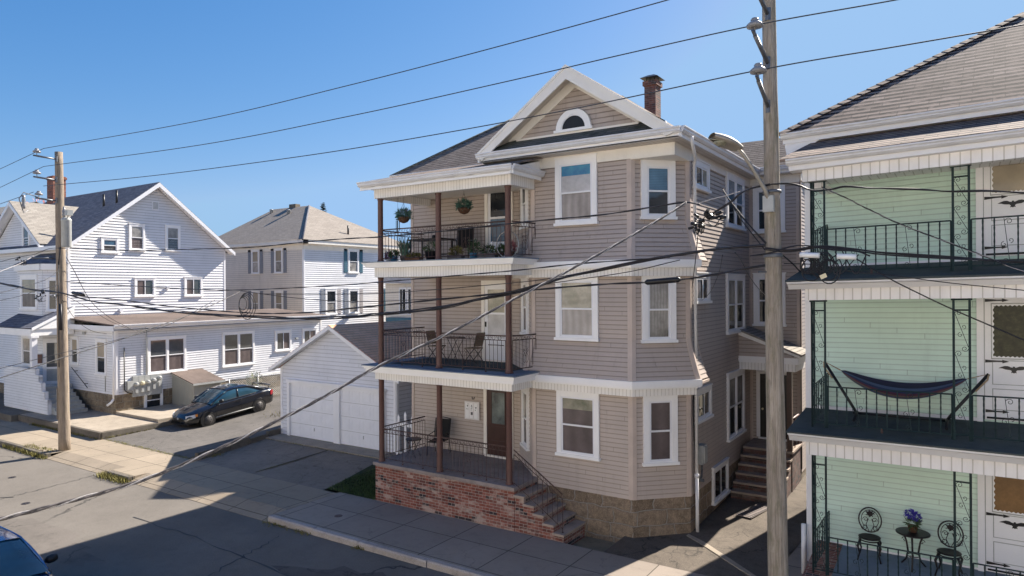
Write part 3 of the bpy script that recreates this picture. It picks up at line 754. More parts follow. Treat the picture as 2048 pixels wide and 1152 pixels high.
for zl in (ZL, ZL2, ZL3):
    for (Wa, Wb, wa, wb_) in ((WL, WF, .11, .11), (WF, WC, .12, .1), (WC, WS1, .11, .1)):
        c = MB(); strip(c, Wa, -wa, -.0001, zl, flare, .03, 0, K); strip(c, Wb, 0., wb_, zl, flare, .03, K, 0); c.build('corner_trim', 'tantrim', H)
for Wa, a0, a1, z0 in ((WR, 0, .1, T0), (WS, WS.L - .09, WS.L, T0), (WJ, 0, .08, T0), (WJ, WJ.L - .1, WJ.L + .03, .5), (WE, -.03, .1, .5)):
    c = MB(); Wa.box(c, a0, a1, z0, T1, 0, .03); c.build('corner_trim', 'tantrim', H)
# belts between the storeys, frieze under the eaves
for zt, zb in ((3.83, 3.47), (6.74, 6.37)):
    b1, b2 = MB(), MB()
    for W_, e0, e1 in ((WL, 0, K), (WF, K, K), (WC, K, K)):
        band(b1, W_, zt - .17, zt, 0, .34, e0, e1); band(b1, W_, zt - .13, zt + .025, 0, .37, e0, e1)
        band(b2, W_, zb, zt - .17, 0, .20, e0, e1)
    b1.build('belt_fascia', 'white', H); b2.build('belt_panel', 'groove', H)
f = MB()
band(f, WF, 9.22, 9.5, 0, .05, K, 0, s1=WF.L + 1.07); WJ.box(f, 0, WJ.L, 9.3, 9.6, 0, .05)
f.prism([(-6.67, 15.42, 9.2), (-5.56, 15.42, 9.2), (-5.56, 16.55, 9.2), (-5.62, 16.5, 9.2), (-6.67, 15.46, 9.2)], (0, 0, .3))
WS.box(f, 0, WS.L, 9.24, 9.5, 0, .045); WR.box(f, 0, WR.L, 9.25, 9.55, 0, .04); WL.box(f, 0, WL.L, 9.22, 9.5, 0, .05); WE.box(f, 0, WE.L, 9.35, 9.6, 0, .04)
f.build('frieze', 'cream', H)
# eaves: soffit, fascia, gutters
s_ = MB(); s_.box(-10.82, 14.98, 9.49, -5.28, 16.6, 9.53); s_.box(-5.6, 16.6, 9.493, -5.3, 22.3, 9.528); s_.box(-15.1, 16.2, 9.5, -10.82, 16.65, 9.53); s_.box(-5.3, 22.0, 9.55, -3.8, 22.33, 9.58); s_.build('soffit', 'soffit', H)
f = MB(); gut = MB()
def eave(x0, y0, x1, y1, z=9.72, d=.12):
    W_ = Wall((x0, y0), (x1, y1)); W_.box(f, 0, W_.L, z - .22, z - .03, -.03, .0)
    a = z - .13
    prof = [(0, a), (.06, a), (.10, a + .045), (.10, a + .08), (.13, a + .11), (.13, a + .135), (0, a + .135)]
    gut.prism([W_.p(0, q[1], q[0]) for q in prof], W_.u * W_.L)
eave(-10.93, 14.98, -5.24, 14.98); eave(-5.27, 14.94, -5.27, 22.0, 9.73); eave(-5.27, 22.0, -3.75, 22.0, 9.78)
eave(-15.2, 16.18, -10.9, 16.18, 9.7); eave(-10.86, 16.3, -10.86, 14.98, 9.71); eave(-15.16, 25.2, -15.16, 16.2, 9.7)
f.build('eave_fascia', 'white', H); gut.build('gutter', 'gutter', H)
# roofs
def slab(mb, pts, th=.05):
    n = (Vector(pts[1]) - Vector(pts[0])).cross(Vector(pts[2]) - Vector(pts[0])).normalized()
    if n.z < 0: pts = pts[::-1]; n = -n
    mb.prism([Vector(p) - n * th for p in pts], n * th)
r = MB(); zb, zt = 9.67, 11.9; ins = (zt - zb) / .71
X0, X1, Y0, Y1 = -15.22, -5.46, 16.12, 25.2
bt = [(X0, Y0, zb), (X1, Y0, zb), (X1, Y1, zb), (X0, Y1, zb)]; tp = [(X0 + ins, Y0 + ins, zt), (X1 - ins, Y0 + ins, zt), (X1 - ins, Y1 - ins, zt), (X0 + ins, Y1 - ins, zt)]
for k in range(4):
    j = (k + 1) % 4; r.face([bt[k], bt[j], tp[j], tp[k]])
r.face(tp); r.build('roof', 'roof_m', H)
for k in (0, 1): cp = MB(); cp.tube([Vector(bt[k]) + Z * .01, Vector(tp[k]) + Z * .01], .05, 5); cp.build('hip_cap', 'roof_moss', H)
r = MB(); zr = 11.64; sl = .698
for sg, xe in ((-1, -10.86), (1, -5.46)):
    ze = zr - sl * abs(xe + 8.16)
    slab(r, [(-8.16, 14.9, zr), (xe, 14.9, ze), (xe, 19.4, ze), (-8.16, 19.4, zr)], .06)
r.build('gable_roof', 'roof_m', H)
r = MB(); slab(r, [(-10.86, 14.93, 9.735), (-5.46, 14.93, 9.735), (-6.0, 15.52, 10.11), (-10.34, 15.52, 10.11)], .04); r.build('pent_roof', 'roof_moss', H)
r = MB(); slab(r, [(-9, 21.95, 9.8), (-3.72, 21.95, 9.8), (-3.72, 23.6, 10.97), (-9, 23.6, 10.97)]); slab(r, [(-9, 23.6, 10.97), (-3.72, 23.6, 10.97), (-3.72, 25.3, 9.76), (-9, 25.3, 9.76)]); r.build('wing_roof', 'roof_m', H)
r = MB()
for z0_, y0_, z1_, y1_ in ((9.75, 21.95, 10.92, 23.6), (10.92, 23.6, 9.7, 25.3)):
    r.prism([(-3.74, y0_, z0_ - .16), (-3.74, y0_, z0_), (-3.74, y1_, z1_), (-3.74, y1_, z1_ - .16)], (.03, 0, 0))
r.build('rake_board', 'white', H)
# unseen rear ell, added to cast the gable shadow on the pavement
r = MB(); r.box(-19.8, 24.5, 0, -14.8, 30, 8.5); r.prism([(-19.8, 24.5, 8.5), (-14.5, 24.5, 8.5), (-17.1, 24.5, 10.1)], (0, 5.5, 0)); r.build('unseen_wing_wall', 'tan', H)
r = MB()
for xe in (-20.3, -13.9): slab(r, [(-17.1, 24.1, 10.4), (xe, 24.1, 10.4 - .6 * abs(xe + 17.1)), (xe, 30.3, 10.4 - .6 * abs(xe + 17.1)), (-17.1, 30.3, 10.4)], .08)
r.build('unseen_wing_roof', 'roof_m', H)
# front gable
def zl_(x): return zr - sl * abs(x + 8.16)
g = MB()
siding(g, Wall((-9.95, 15.46), (-6.4, 15.46)), [(0, 10.08), (3.55, 10.08), (1.775, 11.26)], ex=.13); g.build('gable_wall', 'tan', H)
b = MB()
for sg in (-1, 1):
    xa = -8.16 + sg * 2.72
    b.prism([(-8.16, 14.9, zr - .06), (xa, 14.9, zl_(xa) - .06), (xa, 14.9, zl_(xa) - .16), (xa - sg * .15, 14.9, zl_(xa) - .2), (-8.16, 14.9, zr - .36)], (0, .05, 0))   # outer rake
    b.prism([(-8.16, 14.88, zr + .0), (xa, 14.88, zl_(xa) - .0), (xa, 14.88, zl_(xa) - .07), (-8.16, 14.88, zr - .08)], (0, .03, 0))
    b.prism([(-8.2, 15.42, zr - .12), (-8.2 + sg * 2.5, 15.42, zl_(xa) + .02), (-8.2 + sg * 2.42, 15.42, 10.02), (-8.18 + sg * 1.65, 15.42, 10.1), (-8.18, 15.42, 11.2)], (0, .07, 0))   # inner raking frieze
b.box(-9.95, 15.40, 10.0, -6.45, 15.47, 10.085)
b.build('rake_board', 'cream', H)
s_ = MB()
for sg in (-1, 1):
    xa = -8.16 + sg * 2.6
    s_.prism([(-8.16, 14.95, zr - .14), (xa, 14.95, zl_(xa) - .14), (xa, 14.95, zl_(xa) - .12), (-8.16, 14.95, zr - .12)], (0, .5, 0))
s_.build('rake_soffit', 'soffit', H)
# lunette
lx, lz, R_ = -8.21, 10.12, .50
def arc(r0, r1, y0, y1, n=16):
    m_ = MB()
    for k in range(n):
        a, b_ = pi * k / n, pi * (k + 1) / n
        P = lambda a_, r_, y: (lx + cos(a_) * r_, y, lz + .03 + sin(a_) * r_)
        for q in ([P(a, r0, y0), P(a, r1, y0), P(b_, r1, y0), P(b_, r0, y0)], [P(a, r1, y0), P(a, r1, y1), P(b_, r1, y1), P(b_, r1, y0)], [P(b_, r0, y0), P(b_, r0, y1), P(a, r0, y1), P(a, r0, y0)]): m_.face(q)
    return m_
a_ = arc(.36, .5, 15.36, 15.45); a_.box(lx - .55, 15.33, lz - .04, lx + .55, 15.46, lz + .03)
lw = a_.build('lunette_window', 'white', H)
a_ = arc(.33, .36, 15.375, 15.44); a_.build('sash', 'white2', lw)
a_ = MB(); a_.face([(lx + cos(pi * k / 16) * .34, 15.40, lz + .03 + sin(pi * k / 16) * .34) for k in range(17)]); a_.build('pane', 'black', lw)
# chimney
ch = MB(); ch.box(-9.4, 23.0, 10.2, -8.98, 23.5, 13.28); ch.box(-9.45, 22.95, 13.28, -8.93, 23.55, 13.44)
chm = ch.build('chimney', 'brick_dk', H)
cpn = MB(); cpn.box(-9.36, 23.05, 13.44, -9.02, 23.45, 13.47)
for sx in (-9.34, -9.04):
    for sy2 in (23.08, 23.42): cpn.bar((sx, sy2, 13.45), (sx, sy2, 13.56), .015)
q_ = [(-9.52, 22.86, 13.55), (-8.86, 22.86, 13.55), (-8.86, 23.64, 13.55), (-9.52, 23.64, 13.55)]; q2_ = [(-9.3, 23.1, 13.68), (-9.08, 23.1, 13.68), (-9.08, 23.4, 13.68), (-9.3, 23.4, 13.68)]
cpn.face(q_[::-1]); cpn.face(q2_)
for k in range(4): cpn.face([q_[k], q_[(k + 1) % 4], q2_[(k + 1) % 4], q2_[k]])
cpn.build('chimney_cap', 'black', chm)
# foundation
s_ = MB()
for W_, e0, e1 in ((WL, 0, K), (WF, K, K), (WC, K, K), (WS, K, 0)): band(s_, W_, -.2, .935, -.1, .004, e0, e1)
s_.build('foundation', 'stone', H)
s_ = MB(); WJ.box(s_, 0, WJ.L, -.2, .95, -.1, .003); WE.box(s_, 0, WE.L, -.2, .95, -.1, .003); WW.box(s_, 0, WW.L, -.2, .95, -.1, .003); s_.build('foundation', 'stone2', H)
# front windows
ww = lambda a: a + 9.5
window(H, WF, ww(-8.76), ww(-7.57), 7.74, 9.42, (('p_stained', .38), ('p_blindlit', .62)), 'p_shade', .135, .16)
window(H, WF, ww(-8.77), ww(-7.56), 4.80, 6.40, 'p_mixed', 'p_shade', .13, .13)
window(H, WF, ww(-8.76), ww(-7.55), 1.82, 3.44, (('p_mixed', .42), ('p_screen', .58)), 'p_screen', .13, .13)
window(H, WC, .24, 1.12, 7.80, 9.2, 'p_skyblind', 'p_darkblind', .15, .16)
window(H, WC, .24, 1.12, 4.79, 6.40, 'p_curtain', 'p_curtain', .15, .14)
window(H, WC, .26, 1.14, 1.80, 3.46, 'p_screen', 'p_screen', .15, .14)
window(H, WL, .5, 1.22, 7.78, 9.15, 'p_dark', 'p_blindlit', .13)
window(H, WL, .5, 1.22, 4.85, 6.36, 'p_curtain', 'p_screen', .13)
window(H, WL, .45, 1.2, 1.72, 3.35, 'p_curtain', 'p_screen', .13)
sy = lambda a: a - 16.5
window(H, WS, sy(16.78), sy(18.0), 8.62, 9.3, 'p_darkblind', 'p_mixed', .12, kind='sl')
window(H, WS, sy(19.64), sy(21.5), 7.85, 9.36, 'p_skyblind', 'p_dark', .13, kind='pair')
window(H, WS, sy(16.78), sy(18.0), 5.72, 6.45, 'p_screen', 'p_dark', .12, kind='sl')
window(H, WS, sy(19.6), sy(21.5), 4.78, 6.45, 'p_curtain', 'p_dark', .13, kind='pair')
window(H, WS, sy(16.82), sy(18.08), 2.7, 3.5, 'p_dark', 'p_darkblind', .12, kind='sl')
window(H, WS, sy(19.62), sy(21.4), 1.72, 3.6, 'p_curtain', 'p_dark', .13, kind='pair')
window(H, WS, sy(18.2), sy(19.6), .3, 1.22, 'p_dark', 'p_dark', .1, kind='sl')
window(H, WJ, .12, 1.08, 7.82, 9.25, 'p_darkblind', 'p_dark', .14)
window(H, WJ, .12, 1.08, 4.9, 6.5, 'p_dark', 'p_dark', .14)
# downspout at the bay corner
d = MB(); d.tube([(-5.2, 15.55, 9.6), (-5.2, 15.6, 9.45), (-5.42, 16.5, 9.25), (-5.5, 16.64, 9.1), (-5.49, 16.66, 1.4)], .04, 8)
d.tube([(-5.49, 16.66, 1.42), (-5.48, 16.66, .02)], .045, 8); d.lathe((-5.49, 16.66, 1.36), [(.06, 0), (.06, .1)], 8); d.build('downspout', 'gutter', H)
# meter box and pipes on the side wall
m_ = MB(); m_.box(-5.58, 16.95, 1.62, -5.42, 17.25, 2.1); m_.box(-5.42, 16.98, 1.66, -5.39, 17.22, 2.06); mo = m_.build('meter_box', 'grey_metal', H)
m_ = MB(); m_.tube([(-5.5, 17.1, 1.62), (-5.5, 17.08, 1.3), (-5.52, 16.95, 1.2)], .025, 6); m_.lathe((-5.52, 17.0, 1.22), [(.04, 0), (.04, .1)], 8, (1, 0, 0)); m_.build('meter_pipe', 'steel', mo)
m_ = MB(); m_.tube([(-5.55, 16.62, 3.4), (-5.55, 16.6, 2.9), (-5.54, 16.64, 2.3), (-5.55, 16.8, 1.75)], .016, 5); m_.tube([(-5.56, 16.8, 3.4), (-5.56, 16.95, 2.6), (-5.56, 17.0, 2.1)], .009, 4); m_.build('wall_cable', 'cable', H)
# ----- front porch, decks
P_ = MB(); P_.box(-14.15, 14.3, -.2, -9.37, 15.9, 1.02); P_.box(-14.15, 15.9, -.2, -10.2, 16.6, 1.019)
for k in range(1, 6): P_.box(-9.37 + (k - 1) * .28, 14.32, -.2, -9.37 + k * .28, 15.40, 1.11 - .185 * k - .055)
P_.build('porch_base', 'brick', H)
P_ = MB(); P_.prism([(-14.2, 14.25, 1.02), (-9.34, 14.25, 1.02), (-9.34, 15.4, 1.02), (-9.5, 15.45, 1.02), (-10.62, 16.58, 1.02), (-14.2, 16.58, 1.02)], (0, 0, .09)); P_.build('porch_floor', 'cap', H)
for k in range(1, 6):
    P_ = MB(); P_.box(-9.37 + (k - 1) * .28 - .01, 14.27, 1.11 - .185 * k - .055, -9.37 + k * .28 + .03, 15.42, 1.11 - .185 * k); P_.build('step', 'tread', H)
def deck(top, fb, pb, mat, rail_h, roofdeck=True):
    f = MB(); f.prism([(-14.38, 13.98, top - .025), (-9.13, 13.98, top - .025), (-9.13, 15.2, top - .025), (-9.4, 15.45, top - .025), (-10.62, 16.6, top - .025), (-14.38, 16.6, top - .025)], (0, 0, .025)); f.build('deck', mat, H)
    f = MB()
    for a, b, i in ((top - .06, top - .027, 0.), (top - .11, top - .06, .035), (fb, top - .11, .07)):
        f.box(-14.36 + i, 14.0 + i, a, -9.15 - i, 14.3, b); f.box(-9.6, 14.3, a, -9.15 - i, 15.44, b); f.box(-14.36 + i, 14.3, a, -14.0, 16.6, b)
    f.build('deck_fascia', 'white', H)
    f = MB(); f.box(-14.12, 14.28, pb, -9.40, 14.5, fb); f.box(-9.6, 14.5, pb, -9.40, 15.42, fb); f.box(-14.12, 14.5, pb, -13.95, 16.6, fb); f.build('porch_beam', 'groove', H)
    f = MB(); f.box(-13.95, 14.5, fb - .06, -9.6, 16.6, fb - .03); f.build('porch_ceiling', 'cream', H)
deck(3.93, 3.72, 3.5, 'deckgrey', .93); deck(6.87, 6.7, 6.43, 'deckgrey', .9)
mt = MB(); mt.face([(-13.9, 14.62, 3.936), (-9.75, 14.62, 3.936), (-9.75, 15.7, 3.936), (-10.6, 16.5, 3.936), (-13.9, 16.5, 3.936)]); mt.build('deck_mat', 'deckdark', H)
f = MB(); f.box(-14.12, 14.28, 8.70, -9.40, 14.5, 8.97); f.box(-9.6, 14.5, 8.70, -9.40, 15.42, 8.97); f.box(-14.12, 14.5, 8.70, -13.95, 16.6, 8.97); f.build('porch_beam', 'groove', H)
f = MB(); f.box(-13.95, 14.5, 8.9, -9.6, 16.6, 8.93); f.build('porch_ceiling', 'cream', H)
f = MB(); f.box(-14.3, 13.97, 8.97, -9.2, 14.3, 9.04); f.box(-9.6, 14.3, 8.97, -9.2, 15.44, 9.04); f.box(-14.3, 14.3, 8.97, -14.0, 16.6, 9.04)
f.prism([(-9.22, 13.95, 9.06), (-9.22, 15.44, 9.06), (-9.22, 15.44, 9.44)], (-.05, 0, 0)); f.build('porch_fascia', 'white', H)
gut = MB(); f = MB()
eave(-14.38, 13.97, -9.12, 13.97, 9.13); eave(-9.17, 13.93, -9.17, 15.4, 9.13); gut.build('gutter', 'gutter', H); f.build('eave_fascia', 'white', H)
r = MB(); slab(r, [(-14.36, 13.9, 9.14), (-9.1, 13.9, 9.14), (-9.1, 15.4, 9.53), (-10.8, 15.4, 9.53), (-10.8, 16.25, 9.74), (-13.7, 16.25, 9.74)], .04); r.face([(-14.36, 13.9, 9.14), (-13.7, 16.25, 9.74), (-14.36, 16.6, 9.14)]); r.build('porch_roof', 'roof_m', H)
for (z0_, z1_) in ((1.11, 3.5), (3.93, 6.43), (6.87, 8.7)):
    for x in (-14.04, -11.88, -9.60):
        c = MB(); c.lathe((x, 14.45, z0_), [(.10, 0), (.10, .03), (.084, .06), (.078, .1), (.076, z1_ - z0_ - .06), (.09, z1_ - z0_ - .02), (.09, z1_ - z0_)], 18); c.build('column', 'column', H)
for z_, h_ in ((1.11, .95), (3.93, .95), (6.87, .93)):
    iron_rail(H, (-13.96, 14.42, z_), (-11.96, 14.42, z_), h_); iron_rail(H, (-11.80, 14.42, z_), (-9.68, 14.42, z_), h_, heart=(.42,) if z_ > 1.2 else (.42,))
    iron_rail(H, (-14.16, 14.55, z_), (-14.16, 16.5, z_), h_, heart=(.5,) if z_ > 2 else ())
    if z_ > 2: iron_rail(H, (-9.52, 14.5, z_), (-9.36, 15.38, z_), h_, bal=.12, heart=(.55,))
iron_rail(H, (-9.45, 14.42, 1.08), (-8.05, 14.42, .18), .93, bal=.14)
# storm doors in the recess
def door(W_, a0, a1, z0, z1, body, mat='white2', casm='cream'):
    c = MB(); W_.box(c, a0 - .11, a0, z0, z1, -.01, .06); W_.box(c, a1, a1 + .11, z0, z1, -.01, .06); W_.box(c, a0 - .11, a1 + .11, z1, z1 + .13, -.01, .062); W_.box(c, a0 - .05, a1 + .05, z0 - .05, z0, -.01, .1)
    d = c.build('door_frame', casm, H); b_ = MB(); W_.box(b_, a0, a1, z0, z1, 0, .035); dd = b_.build('door', mat, d)
    return dd
def pane(W_, par, a0, a1, z0, z1, m_, o=.04, name='pane', fr=None):
    if fr:
        b_ = MB(); t = .03; W_.box(b_, a0 - t, a1 + t, z0 - t, z0, .03, o + .012); W_.box(b_, a0 - t, a1 + t, z1, z1 + t, .03, o + .012); W_.box(b_, a0 - t, a0, z0, z1, .03, o + .012); W_.box(b_, a1, a1 + t, z0, z1, .03, o + .012); b_.build('moulding_or_shadow_gap', fr, par)
    b_ = MB(); W_.box(b_, a0, a1, z0, z1, .0, o); b_.build(name, m_, par)
rx = lambda x: x + 14.77
fr = door(WR, rx(-11.80), rx(-10.98), 1.16, 3.16, None, 'door_brown'); pane(WR, fr.parent, rx(-11.62), rx(-11.16), 2.1, 3.02, M.setdefault('p_leaded', m_glass('leaded_glass', (.18, .22, .22), .2, .6, c2=(.03, .035, .04))), fr='door_brown')
b_ = MB()
for zz in (1.3, 1.72): WR.box(b_, rx(-11.64), rx(-11.14), zz, zz + .3, .03, .045)
b_.build('door_panel', 'door_brown', fr.parent)
fr = door(WR, rx(-11.86), rx(-11.02), 3.98, 6.2, None)
pane(WR, fr.parent, rx(-11.74), rx(-11.14), 5.38, 6.06, 'p_mixed', fr='white2'); pane(WR, fr.parent, rx(-11.74), rx(-11.14), 4.62, 5.32, 'p_blindlit', fr='white2')
b_ = MB(); b_.bar(WR.p(rx(-11.72), 4.42, .06), WR.p(rx(-11.16), 4.42, .06), .012); WR.box(b_, rx(-11.83), rx(-11.8), 4.95, 5.1, .03, .08); b_.build('door_handle', 'black', fr.parent)
fr = door(WR, rx(-11.72), rx(-10.95), 6.93, 9.0, None)
pane(WR, fr.parent, rx(-11.62), rx(-11.05), 8.2, 8.92, 'p_dark', fr='white2'); pane(WR, fr.parent, rx(-11.62), rx(-11.05), 7.46, 8.14, 'p_blue', fr='white2')
b_ = MB(); b_.bar(WR.p(rx(-11.6), 7.18, .06), WR.p(rx(-11.08), 7.18, .06), .012); b_.build('door_handle', 'black', fr.parent)
# side entry porch with brick steps
f = MB(); f.box(-5.58, 20.95, 3.62, -3.98, 21.15, 3.84); f.box(-4.16, 21.15, 3.62, -3.98, 22.3, 3.84); f.build('entry_beam', 'groove', H)
f = MB(); f.box(-5.62, 20.9, 3.84, -3.9, 21.2, 4.02); f.box(-4.1, 21.2, 3.84, -3.9, 22.3, 4.02); f.prism([(-5.62, 20.9, 4.66), (-5.62, 20.9, 4.8), (-3.85, 20.9, 4.12), (-3.85, 20.9, 4.02)], (0, .05, 0)); f.build('entry_fascia', 'white', H)
f = MB(); siding(f, Wall((-5.6, 20.95), (-3.95, 20.95)), [(0, 4.02), (1.65, 4.02), (0, 4.68)], ex=.12); f.build('entry_gable', 'tan', H)
f = MB(); slab(f, [(-5.6, 20.84, 4.84), (-3.8, 20.84, 4.13), (-3.8, 22.33, 4.13), (-5.6, 22.33, 4.84)]); f.build('entry_roof', 'roof_t', H)
f = MB(); f.box(-4.24, 20.98, 1.3, -4.1, 21.12, 3.62); f.build('entry_post', 'door_brown', H)
f = MB(); f.box(-5.5, 21.0, -.1, -4.1, 22.33, 1.24)
for k in range(1, 6): f.box(-5.5, 21.0 - .27 * k, -.1, -4.12, 21.0 - .27 * (k - 1), 1.3 - .2 * k - .055)
f.build('entry_steps', 'brick_ed', H)
f = MB(); f.box(-5.5, 20.97, 1.24, -4.06, 22.3, 1.3); f.build('step', 'tread', H)
for k in range(1, 6):
    f = MB(); f.box(-5.5, 21.0 - .27 * k - .03, 1.3 - .2 * k - .055, -4.09, 21.0 - .27 * (k - 1) - .005, 1.3 - .2 * k); f.build('step', 'tread', H)
d = door(WJ, .3, 1.12, 1.36, 3.35, None, 'door_black', 'white'); b_ = MB(); b_.lathe(WJ.p(.38, 2.25, .03), [(.03, 0), (.035, .04), (.02, .06)], 8, (0, -1, 0)); b_.build('door_knob', 'cap_yel', d.parent)
b_ = MB(); WJ.box(b_, .6, .68, 2.85, 3.15, .03, .05); b_.build('door_window', 'p_mixed', d.parent)
f = MB()
for y in (21.05, 21.6, 22.1): f.bar((-4.14, y, 1.3), (-4.14, y, 2.2), .015)
f.bar((-4.14, 21.05, 2.2), (-4.14, 22.2, 2.2), .035, 6); f.bar((-4.14, 21.05, 1.9), (-4.14, 22.2, 1.9), .03, 6); f.build('entry_railing', 'column', H)
def clap(W_, z0, z1, ex, mat, par, poly=None, name='wall'):
    m_ = MB(); siding(m_, W_, poly or [(0, z0), (W_.L, z0), (W_.L, z1), (0, z1)], ex=ex, lap=ex * .19); return m_.build(name, mat, par)
def corner(par, items, mat='white2'):
    m_ = MB()
    for W_, a, z0, z1 in items: W_.box(m_, a, a + .11, z0, z1, 0, .035)
    return m_.build('corner_trim', mat, par)
# ------------------------------------------------------------------ detached garage
G = thing('garage', 'low white double garage with two panelled doors and a brown shingled gable roof', 'garage', (-20.2, 21, .18))
gx0, gx1, gy, gyb, gz, ge = -23.38, -17.0, 18.25, 25.2, .16, 2.92
gp = (gx0 + gx1) / 2
WG = Wall((gx0, gy), (gx1, gy))
clap(WG, 0, 0, .15, 'blue_sid', G, [(0, gz), (WG.L, gz), (WG.L, ge), (WG.L / 2, 4.62), (0, ge)])
w = MB(); WGr = Wall((gx1, gy), (gx1, gyb)); siding(w, WGr, [(0, gz), (WGr.L, gz), (WGr.L, ge), (0, ge)], ex=.15, lap=.02)
WGl = Wall((gx0, gyb), (gx0, gy)); siding(w, WGl, [(0, gz), (WGl.L, gz), (WGl.L, ge), (0, ge)], ex=.15, lap=.02); w.face([(gx0, gyb, 0), (gx1, gyb, 0), (gx1, gyb, ge), (gp, gyb, 4.6), (gx0, gyb, ge)]); w.build('side_wall', 'blue_sid', G)
corner(G, [(WG, 0, gz, ge), (WG, WG.L - .11, gz, ge), (WGr, 0, gz, ge), (WGr, WGr.L - .11, gz, ge), (WGl, WGl.L - .11, gz, ge)])
r = MB(); sg_ = (4.72 - 2.9) / 3.55
for sg in (-1, 1):
    xe = gp + sg * 3.6; ze = 4.72 - sg_ * 3.6
    slab(r, [(gp, gy - .3, 4.72), (xe, gy - .3, ze), (xe, gyb + .3, ze), (gp, gyb + .3, 4.72)], .05)
r.build('roof', 'roof_gar', G)
r = MB()
for sg in (-1, 1):
    xe = gp + sg * 3.6; ze = 4.72 - sg_ * 3.6
    r.prism([(gp, gy - .32, 4.70), (xe, gy - .32, ze - .02), (xe, gy - .32, ze - .15), (gp, gy - .32, 4.55)], (0, .04, 0))
    r.prism([(gp, gy - .28, 4.6), (xe, gy - .28, ze - .1), (xe, gy - .28, ze - .12), (gp, gy - .28, 4.58)], (0, .28, 0))
r.build('rake_board', 'white2', G)
f = MB()
for a0, a1 in ((-22.86, -22.72), (-20.14, -19.82), (-17.62, -17.5)): f.box(a0, gy - .14, gz, a1, gy + .03, 2.33)
f.box(-22.9, gy - .16, 2.33, -17.46, gy + .03, 2.46); f.build('door_surround', 'white2', G)
for a0, a1 in ((-22.72, -20.14), (-19.82, -17.62)):
    d = MB(); d.box(a0, gy - .05, gz + .02, a1, gy - .022, 2.33); dd = d.build('garage_door', 'gar_door', G)
    p_ = MB(); n = 4; hh = (2.33 - gz - .02) / 4
    for i in range(4):
        for j in range(n):
            x0 = a0 + (a1 - a0) * j / n + .07; x1 = a0 + (a1 - a0) * (j + 1) / n - .07; z0 = gz + .02 + hh * i + .08; z1 = z0 + hh - .16
            for q in ((x0, z0, x1, z0 + .018), (x0, z1 - .018, x1, z1), (x0, z0, x0 + .018, z1), (x1 - .018, z0, x1, z1)): p_.box(q[0], gy - .056, q[1], q[2], gy - .05, q[3])
            p_.box(x0 + .05, gy - .055, z0 + .05, x1 - .05, gy - .05, z1 - .05)
    p_.build('door_panel', 'gar_door', dd)
    p_ = MB()
    for i in (1, 2, 3): p_.box(a0, gy - .0525, gz + .02 + hh * i - .006, a1, gy - .051, gz + .02 + hh * i + .006)
    p_.box(a0, gy - .06, gz, a1, gy - .02, gz + .03); p_.box((a0 + a1) / 2 + .1, gy - .07, .5, (a0 + a1) / 2 + .13, gy - .05, .62); p_.build('door_seam', 'grey_metal', dd)

# ------------------------------------------------------------------ white house with long side wing
D = thing('white_gabled_house', 'white clapboard house with big sunlit side gable, dark roof and bay', 'house', (-42, 21, .3))
XH, YH, YHb, zE, zP, yP = -37.7, 16.5, 25.35, 8.5, 12.02, 20.98
WHr = Wall((XH, YH), (XH, YHb)); WHf = Wall((-50, YH), (XH, YH))
clap(WHr, 0, 0, .15, 'white_sid', D, [(0, 4.4), (WHr.L, 4.4), (WHr.L, zE), (yP - YH, zP - .1), (0, zE)])
clap(WHf, 0, 0, .13, 'white_sid', D, [(0, .9), (WHf.L, .9), (WHf.L, zE), (0, zE)])
xg = -43.3
WGf = Wall((xg - 3.3, YH - .01), (xg + 3.3, YH - .01)); clap(WGf, 0, 0, .13, 'white_sid', D, [(0, 8.42), (6.6, 8.42), (3.3, 10.75)], name='gable_wall')
m_ = MB(); m_.box(-50, YH + .01, 0, XH - .01, YHb - .01, .9); m_.face([(-50, YH, 0), (-50, YHb, 0), (-50, YHb, zE), (-50, yP, zP), (-50, YH, zE)]); m_.face([(-50, YHb, .9), (XH, YHb, .9), (XH, YHb, zE), (-50, YHb, zE)]); m_.build('foundation', 'stone2', D)
corner(D, [(WHr, 0, 4.4, zE), (WHr, WHr.L - .11, 4.4, zE), (WHf, WHf.L - .11, .9, zE)])
r = MB()
for ye, sg in ((YH - .4, -1), (YHb + .35, 1)):
    ze = zP - (zP - zE) / (yP - YH) * abs(ye - yP); slab(r, [(-50.4, ye, ze + .1), (XH + .5, ye, ze + .1), (XH + .5, yP, zP + .1), (-50.4, yP, zP + .1)], .06)
r.build('roof', 'roof_d', D)
r = MB()
for ye in (YH - .4, YHb + .35):
    ze = zP - (zP - zE) / (yP - YH) * abs(ye - yP)
    r.prism([(XH + .47, yP, zP + .07), (XH + .47, ye, ze + .07), (XH + .47, ye, ze - .13), (XH + .47, yP, zP - .17)], (.05, 0, 0))
    r.prism([(XH, yP, zP - .05), (XH, ye, ze - .05), (XH, ye, ze - .07), (XH, yP, zP - .07)], (.48, 0, 0))
r.box(-50, YH - .42, zE - .32, XH + .5, YH - .3, zE - .12); r.box(-50, YH - .4, zE - .3, XH + .48, YH, zE - .28)
r.build('rake_board', 'white2', D)
r = MB(); sl2 = .69
for sg in (-1, 1):
    xe = xg + sg * 3.55; ze = 11.0 - sl2 * 3.55
    yb = lambda z: yP - (zP + .1 - z) / .786
    pts = [(xg, YH - .45, 11.02), (xe, YH - .45, ze), (xe, yb(ze) + .0, ze), (xg, yb(11.02), 11.02)]
    slab(r, pts, .05)
r.build('cross_gable_roof', 'roof_t', D)
r = MB()
